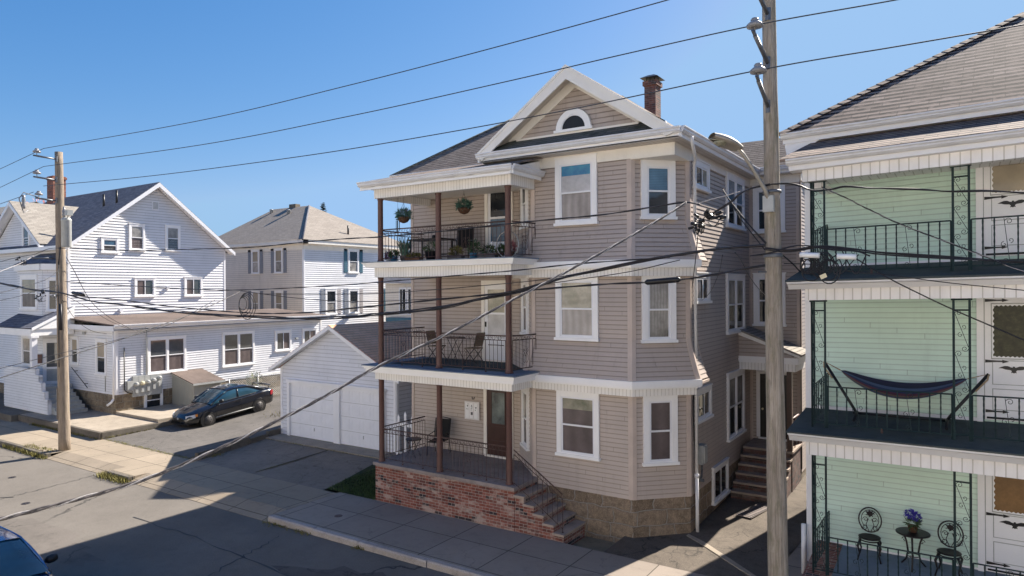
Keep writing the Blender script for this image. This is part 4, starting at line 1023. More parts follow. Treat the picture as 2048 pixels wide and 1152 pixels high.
for sg in (-1, 1):
    xe = xg + sg * 3.55; ze = 11.0 - sl2 * 3.55
    r.prism([(xg, YH - .47, 10.98), (xe, YH - .47, ze - .03), (xe, YH - .47, ze - .2), (xg, YH - .47, 10.76)], (0, .04, 0)); r.prism([(xg, YH - .43, 10.84), (xe, YH - .43, ze - .14), (xe, YH - .43, ze - .16), (xg, YH - .43, 10.82)], (0, .43, 0))
r.build('cross_gable_rake', 'white2', D)
hy = lambda y: y - YH
window(D, WHr, hy(18.1), hy(18.98), 8.12, 8.9, 'p_blue', 'p_darkblind', .1)
window(D, WHr, hy(19.54), hy(20.4), 8.3, 9.72, 'p_curtain', 'p_screen', .1); window(D, WHr, hy(21.57), hy(22.45), 8.36, 9.78, 'p_curtain', 'p_darkblind', .1)
window(D, WHr, hy(19.82), hy(20.96), 5.78, 6.78, 'p_screen', 'p_darkblind', .1, kind='sl'); window(D, WHr, hy(22.68), hy(23.8), 5.76, 6.84, 'p_screen', 'p_darkblind', .1, kind='sl')
m_ = MB(); WHr.box(m_, hy(20.83), hy(21.2), 10.6, 11.08, 0, .04); v_ = m_.build('gable_vent', 'white2', D); m_ = MB()
for k in range(6): WHr.box(m_, hy(20.87), hy(21.16), 10.65 + k * .065, 10.69 + k * .065, .03, .05)
m_.build('louvre', 'grey_metal', v_)
m_ = MB(); WHr.box(m_, hy(21.6), hy(21.75), 6.15, 6.3, 0, .12); WHr.box(m_, hy(19.0), hy(19.15), 4.95, 5.1, 0, .14); m_.build('dryer_vent', 'white2', D)
window(D, WHf, -42.74 + 50, -41.85 + 50, 8.25, 9.75, 'p_darkblind', 'p_dark', .12)
for (x, y, z) in ((-39.85, 19.3, 10.7), (-38.75, 19.45, 10.85)):
    m_ = MB(); m_.lathe((x, y, z), [(.06, -.1), (.06, .75)], 8); m_.build('roof_pipe', 'black', D); 
m_ = MB(); m_.box(-49.45, 20.45, 11.3, -48.6, 21.2, 13.5); m_.box(-49.5, 20.4, 13.3, -48.55, 21.25, 13.45); m_.build('chimney', 'brick_or', D)
# two-storey bay
q1, q2, q3, q4 = (-42.1, 16.5), (-41.1, 15.6), (-38.25, 15.6), (-37.72, 16.3)
WB = [Wall(q1, q2), Wall(q2, q3), Wall(q3, q4)]
m_ = MB()
for W_ in WB: siding(m_, W_, [(0, .9), (W_.L, .9), (W_.L, 7.2), (0, 7.2)], ex=.13, lap=.02)
m_.build('bay_wall', 'white_sid', D)
m_ = MB(); m_.prism([(*q1, 0), (*q2, 0), (*q3, 0), (*q4, 0)], (0, 0, .9)); m_.build('bay_foundation', 'stone2', D)
m_ = MB()
for W_ in WB: band(m_, W_, 7.15, 7.45, -.02, .16, .3, .3)
m_.build('bay_cornice', 'white', D)
m_ = MB(); t_ = [(-40.6, 16.48, 8.05), (-38.9, 16.48, 8.05)]; b_ = [(-42.3, 16.48, 7.45), (-41.15, 15.4, 7.45), (-38.2, 15.4, 7.45), (-37.5, 16.48, 7.45)]
m_.face([b_[0], b_[1], t_[0]]); m_.face([b_[1], b_[2], t_[1], t_[0]]); m_.face([b_[2], b_[3], t_[1]]); m_.build('bay_roof', 'roof_d', D)
window(D, WB[1], .45, 2.35, 5.2, 6.88, 'p_beige', 'p_screen', .16); window(D, WB[1], .55, 1.95, 2.3, 3.85, 'p_curtain', 'p_darkblind', .14)
window(D, WB[0], .3, 1.0, 5.2, 6.8, 'p_screen', 'p_curtain', .12); window(D, WB[0], .3, 1.0, 2.3, 3.85, 'p_curtain', 'p_screen', .12)
window(D, WB[2], .15, .72, 5.1, 6.75, 'p_dark', 'p_dark', .1)
m_ = MB(); WB[2].box(m_, .0, .82, 1.45, 3.7, 0, .05); dd = m_.build('front_door', 'white2', D); m_ = MB(); WB[2].box(m_, .16, .68, 2.3, 3.5, .03, .06); m_.build('door_glass', 'p_darkblind', dd); m_ = MB(); WB[2].box(m_, .16, .68, 1.6, 2.2, .03, .06); m_.build('door_panel', 'grey_metal', dd)
# entrance porch of the bay
m_ = MB(); slab(m_, [(-41.0, 14.55, 4.32), (-36.9, 14.55, 4.32), (-36.9, 16.45, 5.3), (-41.0, 15.62, 4.95)], .05); m_.build('porch_roof', 'roof_d', D)
m_ = MB(); m_.box(-41.0, 14.55, 3.95, -36.95, 14.75, 4.27); m_.box(-37.1, 14.75, 3.95, -36.95, 16.45, 4.27); m_.prism([(-36.9, 14.6, 4.27), (-36.9, 16.45, 4.27), (-36.9, 16.45, 5.24)], (-.05, 0, 0)); m_.prism([(-36.86, 14.55, 4.2), (-36.86, 14.55, 4.34), (-36.86, 16.45, 5.34), (-36.86, 16.45, 5.2)], (.04, 0, 0)); m_.build('porch_beam', 'white', D)
m_ = MB(); m_.box(-37.25, 14.62, 2.4, -37.0, 14.85, 3.95); m_.box(-37.3, 14.58, 3.85, -36.95, 14.9, 3.95); m_.build('porch_column', 'white2', D)
m_ = MB(); prof = [(0, .38), (4.75, .38), (4.75, 1.0), (4.45, 1.0), (4.45, 1.35), (4.15, 1.35), (4.15, 1.75), (3.85, 1.75), (3.85, 2.1), (3.5, 2.1), (3.5, 2.36), (0, 2.36)]
WP = Wall((-40.4, 14.72), (-35.65, 14.72))
for s0, s1, zt_ in ((0, 3.5, 2.36), (3.5, 3.85, 2.1), (3.85, 4.15, 1.75), (4.15, 4.45, 1.35), (4.45, 4.75, 1.0)):
    siding(m_, WP, [(s0, .38), (s1, .38), (s1, zt_), (s0, zt_)], ex=.13, lap=.02); m_.box(-40.4 + s0, 14.73, .3, -40.4 + s1, 14.88, zt_)
m_.build('porch_side_wall', 'white_sid', D)
m_ = MB(); m_.box(-40.4, 14.88, .3, -37.1, 16.4, 1.45); m_.build('porch_base', 'white_sid2', D)
for k in range(7):
    m_ = MB(); m_.box(-37.1 + .29 * k, 14.9, .3, -37.1 + .29 * (k + 1), 16.2, 1.45 - .165 * k - .03); m_.box(-37.1 + .29 * k, 14.9, 1.45 - .165 * k - .03, -37.1 + .29 * (k + 1) + .03, 16.2, 1.45 - .165 * k); m_.build('step', 'grey_metal', D)
m_ = MB(); m_.tube([(-36.9, 16.3, 2.3), (-35.3, 16.3, 1.4)], .02, 5); m_.bar((-36.6, 16.3, 2.13), (-36.6, 16.45, 2.13), .02); m_.bar((-35.6, 16.3, 1.57), (-35.6, 16.45, 1.57), .02); m_.build('handrail', 'black', D)
m_ = MB(); WB[2].box(m_, -.22, -.02, 2.5, 2.95, .05, .15); m_.build('mailbox', 'column', D)
# wing
XW, YW, YWb = -33.05, 16.5, 28.8
WWf, WWr = Wall((XH + .02, YW - .001), (XW, YW - .001)), Wall((XW, YW), (XW, YWb))
clap(WWf, 1.2, 4.2, .12, 'white_sid', D, name='wing_wall'); clap(WWr, 1.2, 4.25, .12, 'white_sid', D, name='wing_wall')
m_ = MB(); m_.box(XH, YW + .0, .2, XW + .001, YWb, 1.2); m_.build('wing_foundation', 'stone2', D)
m_ = MB(); m_.face([(XH, YHb, 1), (XH, YWb, 1), (XH, YWb, 4.6), (XH, YHb, 4.6)]); m_.face([(XH, YWb, 1), (XW, YWb, 1), (XW, YWb, 4.3), (XH, YWb, 4.6)]); m_.build('wing_back_wall', 'white_sid2', D)
corner(D, [(WWf, WWf.L - .1, 1.2, 4.25), (WWr, 0, 1.2, 4.25), (WWr, WWr.L - .1, 1.2, 4.25)])
m_ = MB(); slab(m_, [(XH, YW - .25, 4.78), (XW + .35, YW - .25, 4.5), (XW + .35, YWb + .3, 4.5), (XH, YWb + .3, 4.85)], .06); m_.build('wing_roof', 'roof_flat', D)
f, gut = MB(), MB(); eave(XW + .35, YW - .25, XW + .35, YWb + .3, 4.5); f.box(XH, YW - .28, 4.2, XW + .35, YW - .24, 4.44); f.box(XH, YW - .25, 4.22, XW + .33, YW, 4.24); f.box(XW, YW, 4.22, XW + .34, YWb, 4.24); f.build('wing_fascia', 'white2', D); gut.build('wing_gutter', 'white2', D)
wy = lambda y: y - YW
window(D, WWr, wy(17.98), wy(19.95), 2.02, 3.78, 'p_darkblind', 'p_screen', .1, kind='pair'); window(D, WWr, wy(22.0), wy(23.98), 1.98, 3.8, 'p_darkblind', 'p_screen', .1, kind='pair')
window(D, WWr, wy(25.36), wy(26.5), 2.55, 3.7, 'p_darkblind', 'p_screen', .1, kind='sl'); window(D, WWr, wy(27.32), wy(28.42), 2.6, 3.72, 'p_darkblind', 'p_screen', .1, kind='sl')
window(D, WWf, .35, 1.15, 2.45, 3.8, 'p_beige', 'p_dark', .1); window(D, WWf, 2.85, 3.85, 2.1, 3.78, 'p_beige', 'p_dark', .12)
window(D, WWr, wy(17.8), wy(18.72), .3, 1.22, 'p_dark', 'p_dark', .09)
m_ = MB(); m_.tube([(XW - .1, YW - .06, 4.2), (XW - .1, YW - .06, 1.0)], .045, 8); m_.tube([(XW - .1, YW - .06, 1.0), (XW - .16, YW - .14, .85), (XW - .3, YW - .25, .72)], .055, 8); m_.build('downspout', 'white2', D)
m_ = MB(); m_.tube([(XW + .1, 17.9, 2.05), (XW + .1, 17.9, 4.25)], .03, 7); m_.tube([(XW + .1, 17.9, 4.25), (XW + .15, 17.9, 4.42), (XW + .28, 17.9, 4.42), (XW + .3, 17.9, 4.3)], .035, 6); m_.build('service_mast', 'grey_metal', D)
m_ = MB(); m_.tube([(XW + .08, 16.85, 3.4), (XW + .08, 16.85, 1.4), (XW + .1, 17.0, 1.25), (XW + .1, 17.2, 1.2)], .025, 6); m_.build('conduit', 'black', D)
m_ = MB(); m_.box(XW + .02, 16.95, 1.35, XW + .2, 17.2, 1.8); m_.build('junction_box', 'grey_metal', D)
m_ = MB(); m_.box(XW + .02, 17.22, 1.02, XW + .16, 18.62, 2.0)
for y in (17.5, 17.78, 18.06, 18.34): m_.box(XW + .16, y - .006, 1.04, XW + .165, y + .006, 1.98)
mb_ = m_.build('meter_bank', 'grey_metal', D)
for i, (y, z) in enumerate(((17.36, 1.62), (17.64, 1.64), (17.92, 1.66), (18.2, 1.72), (18.48, 1.8))):
    m_ = MB(); m_.lathe((XW + .16, y, z), [(.1, 0), (.1, .05), (.085, .07), (.08, .13), (.05, .15)], 14, (1, 0, 0)); m_.build('meter', 'cap_yel' if i == 1 else 'grey_metal', mb_); m_ = MB(); m_.box(XW + .16, y - .06, z - .42, XW + .24, y + .06, z - .2); m_.build('breaker_cover', 'grey_metal', mb_)
m_ = MB(); m_.tube([(XW - .9, YW - .04, 3.7), (XW - .9, YW - .04, 1.3)], .02, 5); m_.build('conduit', 'grey_metal', D)
m_ = MB(); m_.box(-36.0, YW - .12, 3.95, -35.8, YW - .03, 4.1); m_.box(XW + .02, 26.8, 3.15, XW + .12, 26.95, 3.25); m_.build('vent_hood', 'grey_metal', D)
# pads and steps beside the wing
def pad(name, x0, y0, x1, y1, zt_, mat='conc'):
    m_ = MB(); m_.box(x0, y0, -.1, x1, y1, zt_); return tag(m_.build(name, mat), kind='structure')
pad('pavement', -29.5, 14.12, -37.0, 16.5, .3); pad('pavement', -29.48, 16.5, -33.05, 20.4, .42); pad('pavement', -37.0, 13.75, -60, 16.5, .3, 'conc_old')
m_ = MB(); m_.box(-37.0, 14.03, -.1, -29.4, 14.12, .285); m_.box(-29.45, 14.12, -.1, -29.38, 20.3, .27); struct(m_, 'kerb', 'conc_old')
# bulkhead shed
B = thing('cellar_shed', 'small grey board shed with brown lean-to roof, behind the black car', 'shed', (-32, 19.9, .4))
m_ = MB(); m_.prism([(-33.0, 19.2, .35), (-31.15, 19.2, .35), (-31.15, 19.2, 1.52), (-33.0, 19.2, 1.95)], (0, 1.5, 0)); m_.build('shed_wall', 'shed', B)
m_ = MB(); slab(m_, [(-33.02, 19.1, 2.02), (-31.03, 19.1, 1.56), (-31.03, 20.82, 1.56), (-33.02, 20.82, 2.02)], .05); m_.build('roof', 'roof_flat', B)
m_ = MB(); m_.box(-31.05, 19.1, 1.46, -31.0, 20.82, 1.55); m_.prism([(-33.0, 19.12, 1.92), (-31.05, 19.12, 1.47), (-31.05, 19.12, 1.54), (-33.0, 19.12, 2.0)], (0, .04, 0)); m_.build('trim_board', 'grey_metal', B)
# chain link fence
F_ = thing('chain_link_fence', 'low galvanised chain link fence behind the black car', 'fence', (-30.8, 21, .4))
def fence(P0, P1, h=1.15):
    P0, P1 = Vector(P0), Vector(P1); d = P1 - P0; L = d.length; u = d / L; m_ = MB(); n = int(L / .11)
    for k in range(-int(h / .11), n):
        for sg in (1, -1):
            a = k * .11 if sg == 1 else (k + int(h / .11)) * .11
            t0, t1 = 0, h
            x0, x1 = a, a + sg * h
            lo, hi = (0, L)
            pts = []
            for t in (0, h):
                pts.append((a + sg * t, t))
            (xa, za), (xb, zb_) = pts
            def clipx(xa, za, xb, zb_):
                out = []
                for x_, z_ in ((xa, za), (xb, zb_)):
                    if x_ < 0: z_ = za + (zb_ - za) * (0 - xa) / (xb - xa); x_ = 0
                    if x_ > L: z_ = za + (zb_ - za) * (L - xa) / (xb - xa); x_ = L
                    out.append((x_, z_))
                return out
            if max(xa, xb) <= 0 or min(xa, xb) >= L: continue
            c_ = clipx(xa, za, xb, zb_)
            m_.tube([P0 + u * c_[0][0] + Z * c_[0][1], P0 + u * c_[1][0] + Z * c_[1][1]], .006, 3, cap=False)
    m_.build('mesh', 'galv', F_)
    m_ = MB(); m_.bar(P0 + Z * h, P1 + Z * h, .02, 6)
    k = 0
    while k <= L + .1: m_.bar(P0 + u * min(k, L) + Z * -.1, P0 + u * min(k, L) + Z * (h + .05), .028, 6); k += L / max(1, round(L / 2))
    m_.build('frame', 'galv', F_)
fence((-30.8, 20.9, .4), (-30.6, 24.1, .5)); fence((-30.6, 24.1, .5), (-27.2, 24.4, .5))
m_ = MB(); m_.box(-30.4, 25.6, .2, -23.6, 26.0, 1.25); tag(m_.build('yard_wall', 'stone2'), 'low tan rubble wall behind the chain link fence', 'wall')
m_ = MB(); m_.lathe((-25.5, 24.3, .5), [(.24, 0), (.3, .8), (.33, .82), (.33, .88), (.02, .95)], 14); tag(m_.build('waste_bin', 'black'), 'dark round waste bin by the corner of the garage', 'bin')
t_ = thing('shrub', 'leafy green shrub with yellowing leaves poking over the chain link fence', 'shrub', (-31.2, 22.6, .4))
m_ = MB(); leafball(m_, (-31.2, 22.6, 1.3), .42, .42, .5, 380, .05, 2.2); m_.build('leaves', 'leaf1', t_)
m_ = MB(); leafball(m_, (-31.1, 22.6, 1.35), .42, .42, .5, 120, .05, 2.2); m_.build('yellow_leaves', 'leaf3', t_)
m_ = MB(); m_.tube([(-31.2, 22.6, .4), (-31.15, 22.6, 1.2)], .02, 5); m_.build('stem', 'pole', t_)
t_ = thing('bush', 'low green bush beside the bin at the end of the driveway', 'bush', (-26.3, 24.6, .5))
m_ = MB(); leafball(m_, (-26.5, 24.9, .75), .6, .35, .35, 500, .04, 2.2); m_.build('leaves', 'leaf1', t_)

# ------------------------------------------------------------------ hip roofed house behind
E_ = thing('hip_roofed_house', 'white two-storey house with hipped grey roof and blue-grey shutters, behind the long wing', 'house', (-45, 37, 0))
x1, y0, y1_, x0, ze = -39.0, 32.4, 43.0, -50.5, 9.45
WA, WB_ = Wall((x0, y0), (x1, y0)), Wall((x1, y0), (x1, y1_))
clap(WA, 0.3, ze, .15, 'white_sid2', E_); clap(WB_, 0.3, ze, .15, 'white_sid', E_)
m_ = MB(); m_.face([(x0, y0, 0), (x0, y1_, 0), (x0, y1_, ze), (x0, y0, ze)]); m_.face([(x0, y1_, 0), (x1, y1_, 0), (x1, y1_, ze), (x0, y1_, ze)]); m_.build('back_wall', 'white_sid2', E_)
m_ = MB(); WA.box(m_, -.3, WA.L + .4, ze - .1, ze + .2, -.1, .4); WB_.box(m_, -.35, WB_.L + .4, ze - .1, ze + .2, -.1, .4); m_.build('eave_fascia', 'cream', E_)
m_ = MB(); WA.box(m_, 0, WA.L, ze - .5, ze - .1, 0, .05); WB_.box(m_, 0, WB_.L, ze - .5, ze - .1, 0, .05); m_.build('frieze', 'cream', E_)
corner(E_, [(WA, WA.L - .1, .3, ze - .5), (WB_, 0, .3, ze - .5), (WB_, WB_.L - .1, .3, ze - .5)])
X0, X1, Y0, Y1 = x0 - .45, x1 + .45, y0 - .45, y1_ + .45; zr_ = 12.95
m_ = MB(); a_, b_ = (-44.5, 37.6, zr_), (-50.2 + 1.2, 37.6, zr_); c_ = [(X0, Y0, 9.62), (X1, Y0, 9.62), (X1, Y1, 9.62), (X0, Y1, 9.62)]
m_.face([c_[0], c_[1], a_, b_]); m_.face([c_[1], c_[2], a_]); m_.face([c_[2], c_[3], b_, a_]); m_.face([c_[3], c_[0], b_]); m_.build('roof', 'roof_h', E_)
m_ = MB(); m_.tube([c_[1], a_], .07, 5); m_.build('hip_cap', 'roof_d', E_)
m_ = MB(); m_.box(-46.9, 37.5, 12.8, -46.1, 38.0, 13.2); m_.build('chimney', 'stone2', E_)
for (x, y, z) in ((-45.6, 36.4, 12.25), (-48.4, 36.9, 12.5)): m_ = MB(); m_.lathe((x, y, z), [(.14, 0), (.14, .25), (.2, .28), (.05, .36)], 10); m_.build('roof_vent', 'grey_metal', E_)
m_ = MB(); m_.lathe((-39.9, 37.5, 10.3), [(.07, 0), (.07, .75)], 8); m_.build('roof_pipe', 'black', E_)
def shut(W_, a, z0, z1, mat):
    m_ = MB(); W_.box(m_, a, a + .34, z0, z1, 0, .05)
    for k in range(12): W_.box(m_, a + .04, a + .3, z0 + .06 + k * (z1 - z0 - .1) / 12, z0 + .1 + k * (z1 - z0 - .1) / 12, .04, .062)
    m_.build('shutter', mat, E_)
M['shutter'] = m_plain('grey_blue_shutter', (.24, .26, .3), .6, .1); M['shutter2'] = m_plain('teal_shutter', (.06, .16, .22), .6, .1); M['shutter3'] = m_plain('pale_shutter', (.45, .42, .42), .6, .1)
for (xa, za, zb_) in ((-50.2, 7.3, 9.1), (-44.85, 7.3, 9.1), (-42.15, 7.3, 9.1), (-50.2, 4.2, 6.0), (-44.85, 4.2, 6.0), (-42.15, 4.2, 6.0)):
    a = xa - x0; window(E_, WA, a, a + .95, za, zb_, 'p_beige', 'p_curtain', .12); shut(WA, a - .4, za, zb_, 'shutter'); shut(WA, a + 1.02, za, zb_, 'shutter')
for (ya, za, zb_, s1, s2) in ((36.6, 7.35, 9.15, 'shutter2', 'shutter2'), (34.35, 4.25, 6.1, 'shutter', 'shutter3'), (36.6, 4.25, 6.1, 'shutter', 'shutter3'), (40.9, 4.25, 6.1, 'shutter2', 'shutter2')):
    a = ya - y0; window(E_, WB_, a, a + 1.1, za, zb_, 'p_dark', 'p_curtain', .13); shut(WB_, a - .42, za, zb_, s1); shut(WB_, a + 1.18, za, zb_, s2)
# building glimpsed between garage and balcony posts
J = thing('rear_building', 'white building with dark roof and glazed doors glimpsed between the balcony posts', 'building', (-34, 42, 0))
WX = Wall((-37.4, 39), (-29, 39)); m_ = MB(); siding(m_, WX, [(0, 0), (8.4, 0), (8.4, 6.5), (0, 6.5)], ex=.16, lap=.02); m_.box(-37.4, 39.02, 0, -29, 46, 6.5); m_.build('wall', 'white_sid2', J)
m_ = MB(); slab(m_, [(-37.8, 38.5, 6.55), (-28.6, 38.5, 6.55), (-28.6, 42.5, 8.6), (-37.8, 42.5, 8.6)]); m_.build('roof', 'roof_d', J)
for a in (1.5, 2.35): m_ = MB(); WX.box(m_, a - .05, a + .7, 4.1, 6.2, 0, .06); q = m_.build('glazed_door', 'white2', J); m_ = MB(); WX.box(m_, a + .06, a + .3, 4.2, 6.05, .03, .07); WX.box(m_, a + .35, a + .6, 4.2, 6.05, .03, .07); m_.build('pane', 'p_dark', q)
m_ = MB(); WX.box(m_, .5, 3.6, 3.0, 3.9, .05, .5); m_.build('railing_panel', 'shutter2', J)
# neighbour on the far left
N_ = thing('tan_roofed_house', 'tan-roofed house cut off by the left edge behind the cross gable', 'house', (-58, 21, 0))
m_ = MB(); m_.box(-64, 16.8, 0, -53.0, 25.5, 9.7); m_.build('wall', 'slate_sid', N_)
m_ = MB(); slab(m_, [(-64.4, 16.3, 9.75), (-52.6, 16.3, 9.75), (-52.6, 21.1, 12.2), (-64.4, 21.1, 12.2)]); slab(m_, [(-64.4, 21.1, 12.2), (-52.6, 21.1, 12.2), (-52.6, 26, 9.7), (-64.4, 26, 9.7)]); m_.build('roof', 'roof_t', N_)
m_ = MB(); m_.box(-64.4, 16.2, 9.5, -52.6, 16.32, 9.74); m_.build('eave_fascia', 'white2', N_)
t_ = thing('pink_tree', 'tree with pinkish autumn leaves at the far left edge above the tan roof', 'tree', (-71, 29, 0))
m_ = MB(); leafball(m_, (-71, 29, 12.4), 2.6, 2.0, 2.2, 900, .16, 2); leafball(m_, (-69.2, 28.6, 12.3), 1.2, 1.2, 1.3, 300, .14, 2); m_.build('crown', 'pinkf', t_)
m_ = MB(); m_.tube([(-71, 29, 0), (-70.9, 29, 6), (-71, 29, 12)], [.3, .22, .06], 8); m_.tube([(-71, 29, 9), (-69.5, 28.8, 12)], [.12, .03], 6); m_.build('trunk', 'pole2', t_)
t_ = thing('conifer_tree', 'tip of a dark conifer rising behind the hipped roof', 'tree', (-57, 50, 0))
m_ = MB()
for k in range(60):
    z_ = 9 + 6.4 * k / 60; R__ = (15.5 - z_) * .28 + .08
    for j in range(9):
        a = random.uniform(0, 6.28); d_ = Vector((cos(a), sin(a), random.uniform(-.1, .4))); c0 = Vector((-57, 50, z_))
        s_ = Vector((-d_.y, d_.x, 0)) * .09; e = c0 + d_ * R__ * random.uniform(.6, 1.15); m_.face([c0 + d_ * R__ * .1 - s_, c0 + d_ * R__ * .1 + s_, e + s_ * 1.5, e + d_ * .1, e - s_ * 1.5])
m_.build('crown', 'leaf4', t_); m_ = MB(); m_.tube([(-57, 50, 0), (-57, 50, 15)], [.3, .03], 7); m_.build('trunk', 'pole2', t_)
# ------------------------------------------------------------------ mint green house on the right
Q = thing('mint_green_house', 'mint green three-storey house with white porch beams and dark green ironwork', 'house', (0, 16, 0))
def gw(x, y, z):   # the old porches have settled: upper floors climb slightly to the right
    return (x, y, z + .030 * max(0, min(1, (z - 2.2) / 6)) * (x + 2.7))
QX = 7.5
WQ = Wall((-2.68, 15.5), (QX, 15.5))
for z0, z1 in ((.45, 3.1), (3.2, 6.0), (6.2, 9.0)):
    m_ = MB(); siding(m_, WQ, [(0, z0), (WQ.L, z0), (WQ.L, z1), (0, z1)], ex=.102, lap=.016); m_.build('wall', 'green_sid', Q, gw)
m_ = MB(); m_.box(-2.66, 15.52, -.2, QX, 23.2, 9.05); m_.build('side_wall', 'slate_sid', Q)  # unseen wall, coloured dark to cut bounce onto the tan house
for z0, z1 in ((.3, 3.1), (3.35, 6.0), (6.4, 8.6)): m_ = MB(); WQ.box(m_, -.06, .06, z0, z1, -.02, .05); m_.build('corner_board', 'white2', Q, gw)
m_ = MB(); m_.tube([(-2.78, 15.35, 1.1), (-2.78, 15.35, .05)], .05, 8); m_.build('downspout', 'white2', Q)
for z_ in (.78, 3.58, 6.52): m_ = MB(); WQ.box(m_, .06, 3.0, z_ - .05, z_ + .02, 0, .04); m_.build('skirting_board', 'white2', Q, gw)
def gdeck(top, rise, fb, pb, floor):
    m_ = MB(); m_.face([(-2.74, 13.48, top), (QX, 13.48, top), (QX, 15.5, top + rise), (-2.74, 15.5, top + rise)]); m_.face([(-2.74, 13.48, top - .03), (-2.74, 15.5, top + rise - .03), (QX, 15.5, top + rise - .03), (QX, 13.48, top - .03)])
    m_.face([(-2.74, 13.48, top - .03), (QX, 13.48, top - .03), (QX, 13.48, top), (-2.74, 13.48, top)]); m_.build('deck', floor, Q, gw)
    h = top - fb; m_ = MB()
    prof = [(13.5, top - .035), (13.5, top - .06), (13.56, top - .075), (13.60, top - h * .5), (13.68, fb), (13.9, fb), (13.9, top - .035)]
    m_.prism([(-2.72, a, b) for a, b in prof], (QX + 2.72, 0, 0)); m_.box(-2.72, 13.9, fb, -2.5, 15.5, top - .04); m_.build('deck_fascia', 'white2', Q, gw)
    m_ = MB(); m_.box(-2.45, 13.8, pb, QX, 13.98, fb + .02); m_.build('porch_beam', 'groove_g', Q, gw)
    m_ = MB(); m_.box(-2.45, 13.98, pb + .08, QX, 15.5, pb + .1); m_.build('porch_ceiling', 'groove_g', Q, gw)
gdeck(3.39, .15, 3.19, 2.93, 'deckdark'); gdeck(6.21, .29, 6.04, 5.83, 'deckdark')
# ground floor porch
m_ = MB(); m_.box(-2.5, 13.75, -.1, QX, 15.5, .6); m_.build('porch_base', 'brick', Q)
m_ = MB(); m_.prism([(-2.05, 13.72, .6), (QX, 13.72, .6), (QX, 15.5, .74), (-2.05, 15.5, .74), ], (0, 0, .03)); m_.build('porch_floor', 'deckgrey', Q)
m_ = MB(); m_.prism([(-2.52, 13.7, .6), (-2.05, 13.7, .6), (-2.05, 15.5, .745), (-2.52, 15.5, .745)], (0, 0, .04)); m_.build('porch_edge', 'brick', Q)
# top: beam, gutters, porch roof, main hip roof
m_ = MB(); m_.box(-2.48, 13.78, 8.06, QX, 13.98, 8.32); m_.build('porch_beam', 'groove_g', Q, gw)
m_ = MB(); m_.box(-2.48, 13.98, 8.2, QX, 15.5, 8.22); m_.box(-2.4, 14.4, 8.0, -2.2, 15.5, 8.1); m_.build('porch_ceiling', 'groove_g', Q, gw)
def geave(x0, y0, z, yb):
    m_ = MB(); m_.box(x0 + .03, y0 + .02, z - .2, QX, yb, z - .08); m_.build('eave_fascia', 'white2', Q, gw)
    m_ = MB(); a = z - .11; prof = [(0, a), (-.05, a), (-.09, a + .04), (-.09, a + .06), (-.12, a + .085), (-.12, a + .11), (0, a + .11)]
    m_.prism([(x0, y0 + q[0], q[1]) for q in prof], (QX - x0, 0, 0)); m_.build('gutter', 'gutter', Q, gw)
geave(-2.72, 13.58, 8.47, 13.95); geave(-3.1, 14.95, 9.26, 15.5)
m_ = MB(); m_.prism([(-3.0, 15.0, 8.82), (-2.72, 15.0, 8.82), (-2.45, 15.0, 9.02), (-2.3, 15.0, 9.1), (-3.05, 15.0, 9.1)], (0, .5, 0)); m_.build('eave_return', 'white2', Q, gw)
m_ = MB(); m_.prism([(-2.86, 13.5, 8.44), (QX, 13.5, 8.44), (QX, 15.45, 9.12), (-2.45, 15.45, 9.12)], (0, 0, .05)); m_.build('porch_roof', 'roof_g', Q, gw)
m_ = MB(); s_ = .655; E0 = (-3.15, 14.88, 9.26); k = 4.34; A_ = (QX + 4, 14.88, 9.26)
m_.face([E0, A_, (QX + 4, 14.88 + k, 9.26 + s_ * k), (E0[0] + k, 14.88 + k, 9.26 + s_ * k)]); m_.face([E0, (E0[0] + k, 14.88 + k, 9.26 + s_ * k), (E0[0] + k, 23.6 - k, 9.26 + s_ * k), (E0[0], 23.6, 9.26)])
m_.face([(E0[0], 23.6, 9.26), (E0[0] + k, 23.6 - k, 9.26 + s_ * k), (QX + 4, 23.6 - k, 9.26 + s_ * k), (QX + 4, 23.6, 9.26)]); m_.face([(E0[0] + k, 14.88 + k, 9.26 + s_ * k), (QX + 4, 14.88 + k, 9.26 + s_ * k), (QX + 4, 23.6 - k, 9.26 + s_ * k), (E0[0] + k, 23.6 - k, 9.26 + s_ * k)])
m_.face([E0, (E0[0], 23.6, 9.26), (QX, 23.6, 9.26), (QX, 14.88, 9.26)]); m_.build('roof', 'roof_g', Q, gw)
m_ = MB(); n_ = 26
for i in range(n_):
    t0, t1 = i / n_ * k, (i + 1.12) / n_ * k; p = lambda t, o: Vector((E0[0] + t, E0[1] + t, E0[2] + s_ * t + .03)) + Vector((o, -o, -abs(o) * s_ * .9))
    lift = Z * .012
    m_.face([p(t0, -.12) + lift, p(t0, 0) + lift, p(t1, 0), p(t1, -.12)]); m_.face([p(t0, 0) + lift, p(t0, .12) + lift, p(t1, .12), p(t1, 0)])
m_.build('hip_shingles', 'roof_g', Q, gw)
